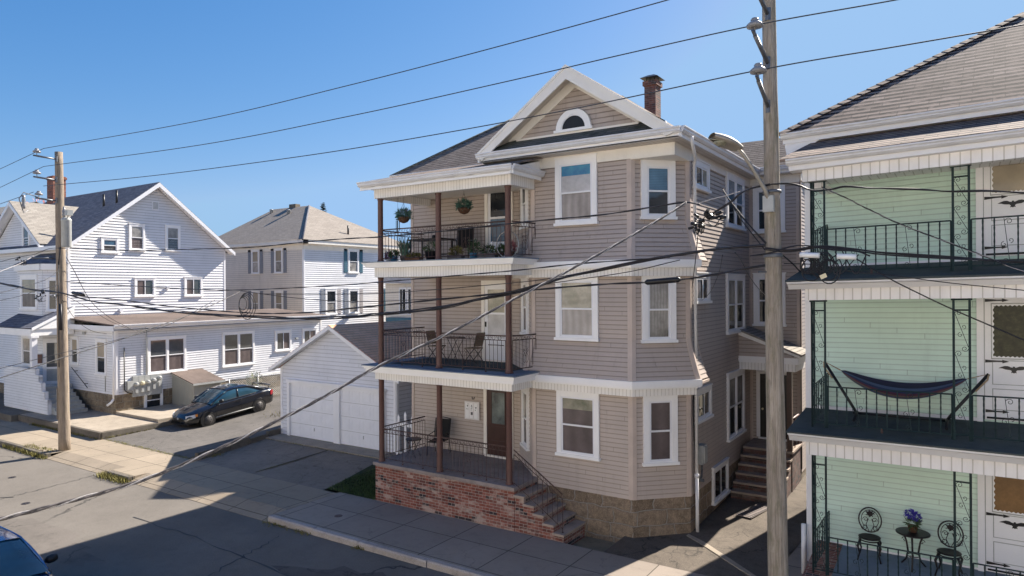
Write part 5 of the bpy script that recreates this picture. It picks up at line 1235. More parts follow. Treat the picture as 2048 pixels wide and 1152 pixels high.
# wrought iron lattice posts
U_ = Vector((1, 0, 0))
def lattice(x0, x1, y, z0, z1, along=U_, side=False):
    m_ = MB(); o = Vector((x0, y, 0)); d = along * (x1 - x0) if not side else along
    L = d.length; u = d / L
    for t in (0, L): m_.bar(o + u * t + Z * z0, o + u * t + Z * z1, .019, 4)
    m_.bar(o + Z * (z1 - .02) - u * .04, o + Z * (z1 - .02) + u * (L + .04), .016, 4); m_.bar(o + Z * (z1 - .2), o + Z * (z1 - .2) + u * L, .014, 4); m_.bar(o + Z * (z0 + .1), o + Z * (z0 + .1) + u * L, .012, 4)
    post = m_.build('lattice_post', 'iron_g', Q, gw)
    m_ = MB(); z = z1 - .22; n = 3; hh = (z1 - z0 - .34) / n
    for i in range(n):
        zt_ = z1 - .22 - i * hh; zb_ = zt_ - hh
        m_.bar(o + u * .02 + Z * (zt_ - .04), o + u * (L - .02) + Z * (zb_ + .08), .006, 3)
        r0 = L * .22
        m_.tube(spiral(o + u * (r0 + .02) + Z * (zt_ - r0 * .6), u, Z, r0, 1.3, pi, -1), .0055, 3)
        m_.tube(spiral(o + u * (L - r0 - .02) + Z * (zb_ + r0 * 1.1), u, Z, r0, 1.3, 0, -1), .0055, 3)
        m_.tube(spiral(o + u * (L * .42) + Z * (zb_ + hh * .42), u, Z, r0 * .8, 1.0, pi / 2, 1), .0055, 3)
        m_.tube(spiral(o + u * (L * .62) + Z * (zb_ + hh * .62), u, Z, r0 * .8, 1.0, -pi / 2, 1), .0055, 3)
    m_.build('scrollwork', 'iron_g', post, gw)
V_ = Vector((0, 1, 0))
FL = ((.64, 2.93), (3.43, 5.83), (6.29, 8.08))
for z0, z1 in FL:
    lattice(-2.36, -2.13, 13.95, z0, z1); lattice(-2.36, 0, 13.95, z0, z1, V_ * .24, True); lattice(-.10, .13, 13.95, z0, z1)
def grail(P0, P1, h, slope=0):
    P0, P1 = Vector(P0), Vector(P1); d = P1 - P0; L = d.length; u = d / L; m_ = MB()
    m_.bar(P0 + Z * h, P1 + Z * h, .013, 4); m_.bar(P0 + Z * .08, P1 + Z * .08, .011, 4)
    n = max(1, round(L / .16)); s2 = MB()
    for k in range(n + 1):
        b = P0 + u * (L * k / n)
        if n > 6 and k % 5 == 3:
            s2.bar(b - u * .03 + Z * (h - .02), b + u * .05 + Z * .08, .006, 3)
            s2.tube(spiral(b + u * .035 + Z * (h - .075), u, Z, .06, 1.2, pi, -1), .006, 3); s2.tube(spiral(b + u * .0 + Z * .15, u, Z, .055, 1.2, 0, -1), .006, 3)
            s2.tube(spiral(b - u * .03 + Z * (h * .48), u, Z, .045, 1., pi / 2, 1), .006, 3); s2.tube(spiral(b + u * .06 + Z * (h * .55), u, Z, .045, 1., -pi / 2, 1), .006, 3)
        else:
            m_.tube([b + Z * (.08 + (h - .08) * q / 14) for q in range(15)], [.010 + .0035 * (q % 2) for q in range(15)], 4, smooth=False)
    for k in (0, n): m_.bar(P0 + u * (L * k / n), P0 + u * (L * k / n) + Z * h, .014, 4)
    r = m_.build('railing', 'iron_g', Q, gw); s2.build('scrollwork', 'iron_g', r, gw)
for (z, zr_, h) in ((.66, .72, .72), (3.43, 3.53, .77), (6.29, 6.5, .86)):
    grail((-2.1, 13.97, z), (-.13, 13.97, z), h); grail((.16, 13.97, z), (3.2, 13.97, z), h); grail((-2.36, 14.22, z), (-2.30, 15.42, zr_), h)
# storm doors with arrow hinges and eagles
M['wavy'] = M['white2']
def gdoor(z0, lite):
    a0, a1 = 3.06, 3.92; y = 15.5
    m_ = MB(); WQ.box(m_, a0 - .13, a0 - .02, z0 - .05, z0 + 2.55, 0, .07); WQ.box(m_, a1 + .02, a1 + .13, z0 - .05, z0 + 2.55, 0, .07); WQ.box(m_, a0 - .13, a1 + .13, z0 + 2.5, z0 + 2.62, 0, .068); fr = m_.build('door_frame', 'white2', Q, gw)
    m_ = MB(); WQ.box(m_, a0 - .02, a1 + .02, z0 + .06, z0 + 2.5, 0, .045); dr = m_.build('storm_door', 'white2', fr, gw)
    for zz, hz in ((.26, .36), (.72, .42)):
        m_ = MB(); WQ.box(m_, a0 + .12, a1 - .12, z0 + zz, z0 + zz + hz, .03, .052); pn_ = m_.build('door_panel', 'white2', fr, gw)
        m_ = MB()
        for q in ((a0 + .105, a1 - .105, z0 + zz - .015, z0 + zz), (a0 + .105, a1 - .105, z0 + zz + hz, z0 + zz + hz + .015), (a0 + .105, a0 + .12, z0 + zz, z0 + zz + hz), (a1 - .12, a1 - .105, z0 + zz, z0 + zz + hz)): WQ.box(m_, *q, .03, .048)
        m_.build('moulding_or_shadow_gap', 'grey_metal', fr, gw)  # grey strips stand in for the shadow gap round the panel
    m_ = MB()
    for q in ((a0 + .09, a1 - .09, z0 + 1.17, z0 + 1.19), (a0 + .09, a1 - .09, z0 + 2.17, z0 + 2.19), (a0 + .09, a0 + .105, z0 + 1.17, z0 + 2.19), (a1 - .105, a1 - .09, z0 + 1.17, z0 + 2.19), (a0 - .02, a0 - .005, z0 + .06, z0 + 2.5)): WQ.box(m_, *q, .03, .05)
    m_.build('glass_shadow_gap', 'grey_metal', fr, gw)  # grey strips drawn as shadow gaps round the glass and door edge
    m_ = MB(); zl0, zl1 = z0 + 1.22, z0 + 2.14; pts = []
    n = 9; R2 = 8; b0, b1 = a0 + .13, a1 - .13
    for i in range(n * R2): t = i / (n * R2); pts.append(WQ.p(b0 + (b1 - b0) * t, zl0 + .010 * sin(t * n * 2 * pi), .05))
    for i in range(n * R2): t = i / (n * R2); pts.append(WQ.p(b1 + .010 * sin(t * n * 2 * pi), zl0 + (zl1 - zl0) * t, .05))
    for i in range(n * R2): t = i / (n * R2); pts.append(WQ.p(b1 - (b1 - b0) * t, zl1 + .010 * sin(t * n * 2 * pi), .05))
    for i in range(n * R2): t = i / (n * R2); pts.append(WQ.p(b0 + .010 * sin(t * n * 2 * pi), zl1 - (zl1 - zl0) * t, .05))
    m_.face(pts); m_.build('door_glass', lite, fr, gw)
    for zz in (.22, 1.13, 2.24):
        m_ = MB(); WQ.box(m_, a0 + .0, a0 + .27, z0 + zz - .012, z0 + zz + .012, .045, .06); m_.prism([WQ.p(a0, z0 + zz - .028, .046), WQ.p(a0 + .2, z0 + zz - .01, .046), WQ.p(a0 + .2, z0 + zz + .01, .046), WQ.p(a0, z0 + zz + .028, .046)], WQ.n * .012)
        m_.prism([WQ.p(a0 + .26, z0 + zz - .032, .046), WQ.p(a0 + .36, z0 + zz, .046), WQ.p(a0 + .26, z0 + zz + .032, .046)], WQ.n * .014); m_.build('hinge', 'black', fr, gw)
    # eagle with spread wings
    cx, cz = (a0 + a1) / 2, z0 + 1.0; S_ = .85
    half = [(0, .055), (.018, .05), (.02, .03), (.05, .035), (.10, .06), (.16, .062), (.23, .035), (.27, .012), (.2, .008), (.15, -.012), (.10, -.018), (.06, -.022), (.035, -.045), (.05, -.085), (.02, -.075), (0, -.09)]
    for sg in (1, -1):
        m_ = MB(); pts = [WQ.p(cx + sg * a * S_, cz + b * S_, .053) for a, b in half]; m_.prism(pts, WQ.n * .012)
        m_.build('eagle_wing', 'black', fr, gw)
    m_ = MB(); m_.bar(WQ.p(a0 + .02, z0 + .1, .06), WQ.p(a1, z0 + .1, .06), .018, 6); m_.build('door_sweep', 'black', fr, gw)
gdoor(.72, 'p_wood'); gdoor(3.52, 'p_leafy_reflection'); gdoor(6.5, 'p_beige')
for (z, zr_, x) in ((3.43, 3.53, -1.2), (6.29, 6.5, -1.35)): m_ = MB(); m_.bar((x, 13.97, z - .05), (x, 13.97, z + .08), .018, 5); m_.build('railing_foot', 'iron', Q, gw)

# ------------------------------------------------------------------ hammock, stand
t_ = thing('hammock_stand', 'black steel hammock stand on the middle mint porch', 'hammock stand', (-.95, 14.9, 3.5))
yh, zb_ = 14.95, 3.5
m_ = MB(); m_.bar((-1.78, yh, zb_ + .1), (-.2, yh, zb_ + .1), .028, 8); m_.build('base_beam', 'black', t_)
for sg, xb, xt, zt_ in ((-1, -1.72, -2.3, 4.58), (1, -.22, .42, 4.50)):
    m_ = MB(); m_.tube([(xb, yh, zb_ + .1), (xb + (xt - xb) * .2, yh, zb_ + .3), (xt, yh, zt_)], .028, 8); m_.build('arm', 'black', t_)
    m_ = MB(); m_.tube([(xb, yh - .42, zb_ + .02), (xb, yh, zb_ + .12), (xb, yh + .38, zb_ + .04)], .026, 7); m_.build('foot_bar', 'black', t_)
t_ = thing('hammock', 'striped blue and green cloth hammock slung across the middle mint porch', 'hammock', (-.95, 14.95, 4.1))
m_ = MB(); NX, NY = 30, 12; rows = []
for j in range(NY + 1):
    row = []
    for i in range(NX + 1):
        t = i / NX; v = j / NY; x = -2.0 + 2.1 * t; end = sin(pi * t) ** .6
        zc = 4.42 - .36 * (1 - (2 * t - 1) ** 2) - .03 * t
        wv = (v - .5) * 2
        row.append((x, yh + wv * .40 * end + .0, zc + (.24 * max(wv, 0) ** 1.3 + .03 * max(-wv, 0) ** 2) * end - .08 * end))
    rows.append(row)
m_.grid(rows, uvf=lambda i, j: (j / NX, i / (NY + .001))); m_.build('cloth', 'hammock', t_)
for xe, ze_, xa, za in ((-2.0, 4.42, -2.3, 4.58), (.1, 4.39, .42, 4.5)):
    m_ = MB()
    for q in range(5): m_.tube([(xe, yh + (q - 2) * .02, ze_), (xa, yh, za)], .006, 3)
    m_.tube([(xa, yh - .02, za), (xa + (-.0 if xa < 0 else -.02), yh - .05, za - .1), (xa + (.16 if xa < 0 else -.2), yh - .06, za - .32)], .014, 4); m_.build('rope', 'rope', t_)
# cast iron bistro set
def iron_chair(x, y, z, rz, label, group):
    t_ = thing('garden_chair', label, 'chair', (x, y, z), group); o = Vector((x, y, z))
    c_, s_ = cos(rz), sin(rz); X_ = Vector((c_, s_, 0)); Y_ = Vector((-s_, c_, 0))     # Y_ = towards the back
    m_ = MB(); m_.lathe(o + Z * .43, [(.19, 0), (.2, .01), (.2, .022), (.17, .03)], 16)
    m_.tube(circle(o + Z * .40, X_, Y_, .185, 16), .014, 4, closed=True); m_.build('seat', 'iron_b', t_)
    for a, b in ((-.15, -.13), (.15, -.13), (-.14, .14), (.14, .14)):
        m_ = MB(); p = o + X_ * a + Y_ * b; q = o + X_ * a * 1.35 + Y_ * b * 1.4
        m_.tube([p + Z * .42, p + (q - p) * .9 + Z * .3, p + (q - p) * .35 + Z * .15, q + Z * .015], [.026, .024, .014, .017], 6); m_.build('leg', 'iron_b', t_)
    B_ = o + Y_ * .19 + Z * .48; W_ = (Z * 1 + Y_ * .14).normalized(); m_ = MB()
    ring = [B_ + W_ * .24 + X_ * cos(a) * .2 + W_ * sin(a) * .235 for a in [2 * pi * k / 26 for k in range(26)]]
    m_.tube(ring, .014, 5, closed=True); bk = m_.build('backrest', 'iron_b', t_)
    m_ = MB(); r_ = [B_ + W_ * .25 + X_ * cos(a) * .155 + W_ * sin(a) * .18 for a in [2 * pi * k / 20 for k in range(20)]]; m_.tube(r_[-3:] + r_[:14], .007, 4)
    for sg in (1, -1):
        m_.tube(spiral(B_ + X_ * sg * .1 + W_ * .09, X_ * sg, W_, .06, 1.3, 0, -1), .007, 4); m_.tube(spiral(B_ + X_ * sg * .08 + W_ * .24, X_ * sg, W_, .05, 1.2, 0, 1), .006, 4)
        m_.tube([B_ + X_ * sg * .01, B_ + X_ * sg * .07 + W_ * .14, B_ + X_ * sg * .03 + W_ * .26], .007, 4); m_.tube([B_ + W_ * .3, B_ + X_ * sg * .08 + W_ * .4], .008, 4)
    m_.lathe(B_ + W_ * .36, [(.055, -.008), (.05, .008)], 8, Y_)
    for k in range(7): a = pi * 2 * k / 7; m_.tube([B_ + W_ * .36, B_ + W_ * .36 + X_ * cos(a) * .09 + W_ * sin(a) * .08], [.02, .004], 4)
    m_.build('scrollwork', 'iron_b', bk)
iron_chair(-1.52, 15.08, .71, .05, 'black cast iron chair to the left of the blue flowers on the mint house porch', 'cast iron porch chairs')
iron_chair(-.2, 15.0, .71, -.1, 'black cast iron chair behind the lattice post, right of the blue flowers', 'cast iron porch chairs')
t_ = thing('garden_table', 'round black cast iron table holding the blue flowers on the mint porch', 'table', (-.78, 15.05, .71))
o = Vector((-.78, 15.05, .71)); m_ = MB(); m_.lathe(o + Z * .66, [(.27, 0), (.29, .008), (.29, .03), (.27, .035)], 24); m_.build('tabletop', 'iron_b', t_)
for k in range(3):
    a = pi * 2 * k / 3 + .5; d_ = Vector((cos(a), sin(a), 0)); m_ = MB(); m_.tube([o + d_ * .2 + Z * .66, o + d_ * .13 + Z * .48, o + d_ * .1 + Z * .3, o + d_ * .14 + Z * .14, o + d_ * .25 + Z * .01], [.02, .016, .018, .016, .016], 6)
    m_.tube(spiral(o + d_ * .17 + Z * .5, d_, Z, .05, 1.1, 0, 1), .008, 4); m_.build('leg', 'iron_b', t_)
m_ = MB(); m_.tube(circle(o + Z * .25, Vector((1, 0, 0)), V_, .11, 14), .009, 4, closed=True); m_.build('stretcher', 'iron_b', t_)
t_ = thing('potted_flowers', 'pot of blue-violet flowers on the cast iron table', 'flower pot', (-.78, 15.05, 1.405))
m_ = MB(); m_.lathe((-.78, 15.05, 1.406), [(.065, 0), (.09, .11), (.095, .12), (.085, .12)], 14); m_.build('pot', 'basket', t_)
m_ = MB(); leafball(m_, (-.78, 15.05, 1.57), .1, .1, .07, 130, .03, 3.5); m_.build('leaves', 'leaf1', t_)
m_ = MB(); leafball(m_, (-.82, 15.05, 1.74), .09, .08, .09, 260, .03, 1.2); leafball(m_, (-.71, 15.03, 1.71), .08, .08, .08, 220, .03, 1.2); m_.build('blossoms', 'bluef', t_)
# ------------------------------------------------------------------ furniture on the tan house balconies
def folding_chair(x, y, z, rz, label):
    t_ = thing('folding_chair', label, 'chair', (x, y, z), 'folding chairs on the middle tan balcony'); o = Vector((x, y, z)); X_ = Vector((cos(rz), sin(rz), 0)); Y_ = Vector((-sin(rz), cos(rz), 0))
    m_ = MB(); m_.obox(o, X_, Y_, Z, (-.2, -.18, .43), (.2, .18, .455)); m_.build('seat', 'rattan', t_)
    for sg in (-1, 1):
        m_ = MB(); m_.bar(o + X_ * sg * .21 - Y_ * .22, o + X_ * sg * .21 + Y_ * .17 + Z * .44, .014, 4); m_.build('leg', 'iron_b', t_)
        m_ = MB(); m_.bar(o + X_ * sg * .19 + Y_ * .24, o + X_ * sg * .19 - Y_ * .15 + Z * .44, .014, 4); m_.build('leg', 'iron_b', t_)
    m_ = MB(); u_ = (Z + Y_ * .28).normalized(); m_.obox(o + Y_ * .16 + Z * .5, X_, u_.cross(X_), u_, (-.19, -.01, 0), (.19, .012, .4)); m_.build('backrest', 'rattan', t_)
    m_ = MB()
    for sg in (-1, 1): m_.bar(o + X_ * sg * .2 + Y_ * .14 + Z * .42, o + X_ * sg * .2 + Y_ * .14 + Z * .42 + u_ * .48, .012, 4)
    m_.build('back_frame', 'iron_b', t_)
folding_chair(-13.15, 15.9, 3.936, pi / 2, 'brown folding chair nearer the corner post on the middle balcony'); folding_chair(-11.75, 15.85, 3.936, -pi / 2, 'brown folding chair beside the white storm door on the middle balcony')
def round_table(x, y, z, r_, h, label, par=None):
    t_ = thing('folding_table', label, 'table', (x, y, z)); o = Vector((x, y, z)); m_ = MB(); m_.lathe(o + Z * (h - .02), [(r_, 0), (r_, .02), (r_ * .97, .028)], 20); m_.build('tabletop', 'iron_b', t_)
    for sx in (-1, 1):
        for sy_ in (-1, 1): m_ = MB(); m_.bar(o + Vector((sx * r_ * .75, sy_ * r_ * .5, 0)), o + Vector((-sx * r_ * .65, sy_ * r_ * .5, h - .02)), .011, 4); m_.build('leg', 'iron_b', t_)
round_table(-12.45, 15.9, 3.936, .29, .72, 'small round folding table between the two folding chairs'); round_table(-13.62, 15.35, 1.11, .24, .52, 'small round black folding table on the lowest balcony')
def sling_chair(x, y, z, rz, label, wide=.5):
    t_ = thing('sling_chair', label, 'chair', (x, y, z), 'black sling armchairs on the tan balconies'); o = Vector((x, y, z)); X_ = Vector((cos(rz), sin(rz), 0)); Y_ = Vector((-sin(rz), cos(rz), 0)); w = wide / 2
    m_ = MB(); m_.obox(o, X_, Y_, Z, (-w + .02, -.24, .41), (w - .02, .22, .43)); m_.build('seat', 'blkfabric', t_)
    u_ = (Z + Y_ * .22).normalized(); m_ = MB(); m_.obox(o + Y_ * .22 + Z * .46, X_, u_.cross(X_), u_, (-w + .02, -.008, 0), (w - .02, .008, .56)); m_.build('backrest', 'blkfabric', t_)
    for sg in (-1, 1):
        m_ = MB(); m_.tube([o + X_ * sg * w - Y_ * .28, o + X_ * sg * w - Y_ * .25 + Z * .6, o + X_ * sg * w + Y_ * .26 + Z * .63], .014, 5); m_.build('armrest', 'iron_b', t_)
        m_ = MB(); m_.tube([o + X_ * sg * w + Y_ * .3, o + X_ * sg * w + Y_ * .2 + Z * .44, o + X_ * sg * w + Y_ * .22 + Z * .46 + u_ * .58], .014, 5); m_.build('leg', 'iron_b', t_)
    m_ = MB(); m_.tube([o - X_ * w + Y_ * .22 + Z * .46 + u_ * .57, o + Y_ * .23 + Z * .46 + u_ * .61, o + X_ * w + Y_ * .22 + Z * .46 + u_ * .57], .014, 5); m_.bar(o - X_ * w - Y_ * .26 + Z * .4, o + X_ * w - Y_ * .26 + Z * .4, .012, 4); m_.build('top_rail', 'iron_b', t_)
sling_chair(-13.15, 15.95, 1.11, .25, 'black sling armchair against the wall of the lowest balcony'); sling_chair(-12.05, 15.75, 6.87, .35, 'black sling armchair behind the middle post of the top balcony')
t_ = thing('patio_table', 'long dark patio table on the top balcony', 'table', (-13.1, 15.6, 6.87))
m_ = MB(); m_.box(-13.75, 15.25, 7.52, -12.45, 15.95, 7.56); m_.build('tabletop', 'iron_b', t_)
for x in (-13.68, -12.52):
    for y in (15.32, 15.88): m_ = MB(); m_.bar((x, y, 6.87), (x, y, 7.52), .02, 5); m_.build('leg', 'iron_b', t_)
m_ = MB(); m_.bar((-13.68, 15.6, 7.1), (-12.52, 15.6, 7.1), .015, 4); m_.build('stretcher', 'iron_b', t_)
m_ = MB(); m_.lathe((-13.0, 15.6, 7.562), [(.05, 0), (.07, .05), (.05, .1), (.03, .12)], 10); tag(m_.build('lantern', 'black'), 'small dark lantern on the long patio table', 'lantern')
def planter(name, x, y, z, kind, pot, leaf, label, r_=.12, h=.16, ph=.3, group='potted plants along the top balcony rail'):
    t_ = thing(name, label, 'potted plant', (x, y, z), group); m_ = MB()
    if kind == 'trough': m_.box(x - r_ * 2.4, y - r_ * .8, z, x + r_ * 2.4, y + r_ * .8, z + h)
    else: m_.lathe((x, y, z), [(r_ * .75, 0), (r_, h), (r_ * 1.05, h + .01), (r_ * .85, h + .01)], 14)
    m_.build('pot', pot, t_); m_ = MB()
    if kind == 'spiky': blades(m_, (x, y, z + h), r_ * 1.4, ph * 1.1, 130, .017, .9)
    elif kind == 'trough': leafball(m_, (x, y, z + h + ph * .3), r_ * 2.3, r_ * .9, ph * .5, 420, .036, 2.2)
    else: leafball(m_, (x, y, z + h + ph * .45), r_ * 1.3, r_ * 1.2, ph * .6, 330, .036, 2.4)
    m_.build('leaves', leaf, t_)
yp = 14.66; zp = 6.872
planter('potted_plant', -13.93, yp, zp, 'round', 'white', 'purple', 'tiny white pot with pink blooms in the corner of the top balcony', .07, .1, .2)
planter('potted_plant', -13.72, yp, zp, 'round', 'bluepot', 'leaf1', 'small leafy plant in a bright blue pot on the top balcony', .11, .15, .16)
planter('potted_plant', -13.38, yp + .1, zp, 'spiky', 'stonepot', 'leaf2', 'tall spiky plant in a grey pot on the top balcony', .15, .17, .5)
planter('planter_box', -12.95, yp, zp, 'trough', 'terra', 'leaf3', 'low brown trough with sparse growth on the top balcony', .11, .12, .12)
planter('potted_plant', -12.4, yp + .12, zp, 'round', 'black', 'leaf1', 'bushy green plant in a large black pot under the patio table', .2, .26, .26)
planter('planter_box', -11.45, yp, zp, 'trough', 'stonepot', 'leaf3', 'stone trough with pale grassy flowers right of the middle top post', .1, .13, .3)
planter('potted_plant', -10.88, yp + .04, zp, 'round', 'bluepot', 'leaf1', 'upright green herb in a dark blue pot on the top balcony', .12, .16, .34)
planter('planter_box', -10.38, yp, zp, 'trough', 'stonepot', 'leaf1', 'long grey trough of dense green herbs before the top door', .115, .15, .24)
planter('potted_plant', -10.02, yp + .1, zp, 'round', 'basket', 'leaf1', 'small plant in a brown pot at the end of the herb trough', .075, .14, .2)
planter('potted_plant', -9.78, yp + .2, zp, 'round', 'basket', 'pinkf', 'pale pink flower in a dark pot behind the right top post', .09, .17, .26)
m_ = MB(); m_.tube(circle((-9.72, 14.6, 7.22), Vector((1, 0, 0)), Z, .34, 30), .012, 5, closed=True); tag(m_.build('plant_hoop', 'grey_metal'), 'large thin metal hoop leaning by the right top post', 'hoop')
m_ = MB(); m_.lathe((-10.3, 14.75, 6.872), [(.008, 0), (.008, .36), (.03, .37), (.035, .44), (.01, .46)], 8); tag(m_.build('garden_light', 'white'), 'small white stake light among the herbs', 'stake light')
def hanging(x, y, z, ztop, label, fl):
    t_ = thing('hanging_basket', label, 'hanging basket', (x, y, z), 'hanging baskets under the top balcony roof'); m_ = MB(); m_.lathe((x, y, z - .16), [(.03, 0), (.11, .03), (.165, .1), (.185, .17), (.15, .16)], 16); m_.build('basket', 'basket', t_)
    m_ = MB(); leafball(m_, (x, y, z + .11), .19, .19, .12, 520, .034, 3); leafball(m_, (x, y, z + .02), .24, .24, .07, 240, .028, 3, 1.2); m_.build('leaves', 'leaf2', t_)
    if fl: m_ = MB(); leafball(m_, (x + .03, y, z + .17), .16, .14, .07, 90, .022, 1.6); m_.build('blooms', 'purple', t_)
    m_ = MB()
    for k in range(3): a = 2 * pi * k / 3; m_.bar((x + cos(a) * .17, y + sin(a) * .17, z), (x, y, z + .42), .004, 3)
    m_.bar((x, y, z + .42), (x, y, ztop), .004, 3); m_.build('chain', 'iron_b', t_)
hanging(-13.28, 14.6, 8.13, 8.9, 'hanging basket with purple blooms near the corner post, wind chime beside it', True); hanging(-11.42, 15.0, 8.3, 8.9, 'hanging basket of green leaves before the top balcony wall', False)
t_ = thing('wind_chime', 'dark wind chime hanging beside the purple-bloomed basket', 'wind chime', (-13.55, 14.55, 8.0)); m_ = MB(); m_.lathe((-13.5, 14.6, 8.08), [(.06, 0), (.06, .02)], 10); m_.bar((-13.5, 14.6, 8.1), (-13.5, 14.6, 8.7), .004, 3); m_.build('top_disc', 'black', t_)
m_ = MB()
for k in range(5): a = 2 * pi * k / 5; m_.bar((-13.5 + cos(a) * .05, 14.6 + sin(a) * .05, 8.06), (-13.5 + cos(a) * .05, 14.6 + sin(a) * .05, 7.8 - .03 * k), .009, 5)
m_.bar((-13.5, 14.6, 8.06), (-13.5, 14.6, 7.66), .003, 3); m_.build('tube', 'deckdark', t_)
m_ = MB(); m_.tube([(-10.45, 16.2, 6.87), (-10.45, 16.2, 6.88)], .01)
# notice panel beside the lowest door, with the two short strokes above it
t_ = thing('notice_panel', 'white framed panel of mailboxes and marks beside the brown front door', 'panel', (-12.32, 16.56, 2.4))
yq = 16.56; m_ = MB(); m_.box(-12.60, yq - .04, 2.14, -12.06, yq, 2.68); m_.build('frame', 'signw', t_)
m_ = MB()
for a in (-12.56, -12.41, -12.24): m_.box(a, yq - .048, 2.18, a + .13, yq - .04, 2.64)
m_.build('door_plate', 'white2', t_)
m_ = MB()
tri = lambda x, z, s_: m_.prism([(x - s_, yq - .054, z + s_), (x + s_, yq - .054, z + s_), (x, yq - .054, z - s_)], (0, .006, 0))
tri(-12.48, 2.54, .028); tri(-12.17, 2.5, .028); tri(-12.33, 2.56, -.026)
for x, z, w_, h_ in ((-12.49, 2.6, .06, .008), (-12.36, 2.47, .05, .012), (-12.34, 2.5, .04, .01), (-12.36, 2.42, .03, .018), (-12.53, 2.44, .02, .02), (-12.48, 2.44, .02, .024), (-12.2, 2.42, .02, .024), (-12.36, 2.28, .07, .09)): m_.box(x, yq - .053, z, x + w_, yq - .047, z + h_)
m_.build('printed_marks', 'signm', t_)
t_ = thing('house_number', 'two short slanted dark strokes mounted above the white panel', 'house number', (-12.32, 16.56, 2.75)); m_ = MB(); m_.prism([(-12.36, 16.555, 2.82), (-12.345, 16.555, 2.82), (-12.33, 16.555, 2.74), (-12.345, 16.555, 2.74)], (0, .02, 0)); m_.build('stroke', 'signm', t_)
m_ = MB(); m_.prism([(-12.27, 16.555, 2.82), (-12.25, 16.555, 2.82), (-12.29, 16.555, 2.74), (-12.305, 16.555, 2.74)], (0, .02, 0)); m_.build('stroke', 'signm', t_)
m_ = MB(); W_ = WF; m_.lathe(W_.p(1.83, 3.2, .045), [(.06, 0), (.06, .003)], 12, (0, -1, 0)); tag(m_.build('window_sticker', 'bluepot'), 'small round blue sticker inside the lowest bay window', 'sticker')
# picket fence piece beside the porch
t_ = thing('picket_fence', 'short piece of white picket fence between the garage and the brick porch', 'fence', (-15.5, 17.0, 0))
for x, zt_ in ((-15.75, 1.9), (-15.45, 2.02), (-15.15, 1.9)):
    m_ = MB(); m_.prism([(x - .045, 17.0, .1), (x + .045, 17.0, .1), (x + .045, 17.0, zt_ - .16), (x + .06, 17.0, zt_ - .12), (x, 17.0, zt_), (x - .06, 17.0, zt_ - .12), (x - .045, 17.0, zt_ - .16)], (0, .025, 0)); m_.build('picket', 'white2', t_)
for z_ in (1.5, .5): m_ = MB(); m_.box(-15.9, 17.026, z_, -14.95, 17.06, z_ + .12); m_.build('rail', 'white2', t_)
# boot scraper grate lying in the alley
m_ = MB()
gr = Matrix.Rotation(radians(10), 3, 'Z')
t_ = thing('doormat', 'patterned dark mat lying in the alley before the brick steps', 'doormat', (-4.6, 18.9, .1))
ux, uy = Vector((.97, -.2, 0)).normalized(), Vector((.2, .97, 0)).normalized(); o = Vector((-4.62, 18.95, .085))
m_.obox(o, ux, uy, Z, (-.22, -.75, 0), (.22, .75, .015)); m_.build('mat', 'cap', t_)
m_ = MB()
for k in range(12): m_.obox(o, ux, uy, Z, (-.2, -.7 + k * .12, .015), (.2, -.66 + k * .12, .02))
for a in (-.21, .19): m_.obox(o, ux, uy, Z, (a, -.74, .015), (a + .02, .74, .022))
m_.build('pattern', 'black', t_)

# ------------------------------------------------------------------ utility poles
def pole(x, y, z0, z1, r0, r1, mat, lean, name, label):
    t_ = thing(name, label, 'utility pole', (x, y, z0)); m_ = MB(); pts, rs = [], []
    n = 22
    for i in range(n + 1):
        f_ = i / n; pts.append((x + lean * (z1 - z0) * f_ + random.uniform(-.004, .004), y + random.uniform(-.004, .004), z0 + (z1 - z0) * f_)); rs.append((r0 + (r1 - r0) * f_) * random.uniform(.985, 1.015))
    m_.tube(pts, rs, 20); m_.build('shaft', mat, t_); return t_
def insulator(par, base, tip, brk='steel'):
    base, tip = Vector(base), Vector(tip); m_ = MB(); m_.bar(base, tip, .035, 6); m_.bar(base - Z * .1, base + Z * .12, .05, 5); m_.bar(tip - (tip - base).normalized() * .22, tip + (tip - base).normalized() * .12, .03, 5)
    b = m_.build('bracket', brk, par)
    m_ = MB(); m_.bar(tip, tip + Z * .14, .012, 5); m_.lathe(tip + Z * .12, [(.06, 0), (.13, .01), (.135, .05), (.09, .09), (.06, .11), (.07, .13), (.05, .16)], 16); m_.build('insulator', 'porc', b)
Pn = pole(-2.66, 12.42, -.1, 12.3, .178, .105, 'pole', -.0092, 'utility_pole', 'big weathered grey utility pole with street lamp, in front of the alley')
insulator(Pn, (-2.76, 12.32, 9.95), (-2.82, 11.66, 10.26)); insulator(Pn, (-2.76, 12.32, 9.2), (-2.77, 11.66, 9.5)); insulator(Pn, (-2.76, 12.32, 10.8), (-2.83, 11.66, 11.1))
m_ = MB()
for z_ in (6.62, 6.6, 7.72): m_.lathe((-2.66 - .0092 * z_, 12.42, z_), [(.155, 0), (.16, .02), (.155, .05)], 16)
m_.bar((-2.8, 12.26, 6.35), (-2.9, 12.15, 6.35), .02, 5); m_.build('cable_clamp', 'steel', Pn)
m_ = MB(); m_.tube([(-2.74, 12.27, 7.5), (-2.79, 12.2, 7.75), (-2.97, 12.0, 8.14), (-3.08, 11.9, 8.35), (-3.16, 11.83, 8.46)], [.042, .04, .036, .034, .032], 8); ar = m_.build('lamp_arm', 'lampmetal', Pn)
m_ = MB(); m_.box(-2.84, 12.2, 7.38, -2.66, 12.28, 7.66); m_.build('mounting_plate', 'grey_metal', Pn)
m_ = MB(); hd = Vector((-.62, -.72, .34)).normalized(); sd_ = hd.cross(Z).normalized(); up_ = sd_.cross(hd)
o = Vector((-3.14, 11.85, 8.44)); rows = []
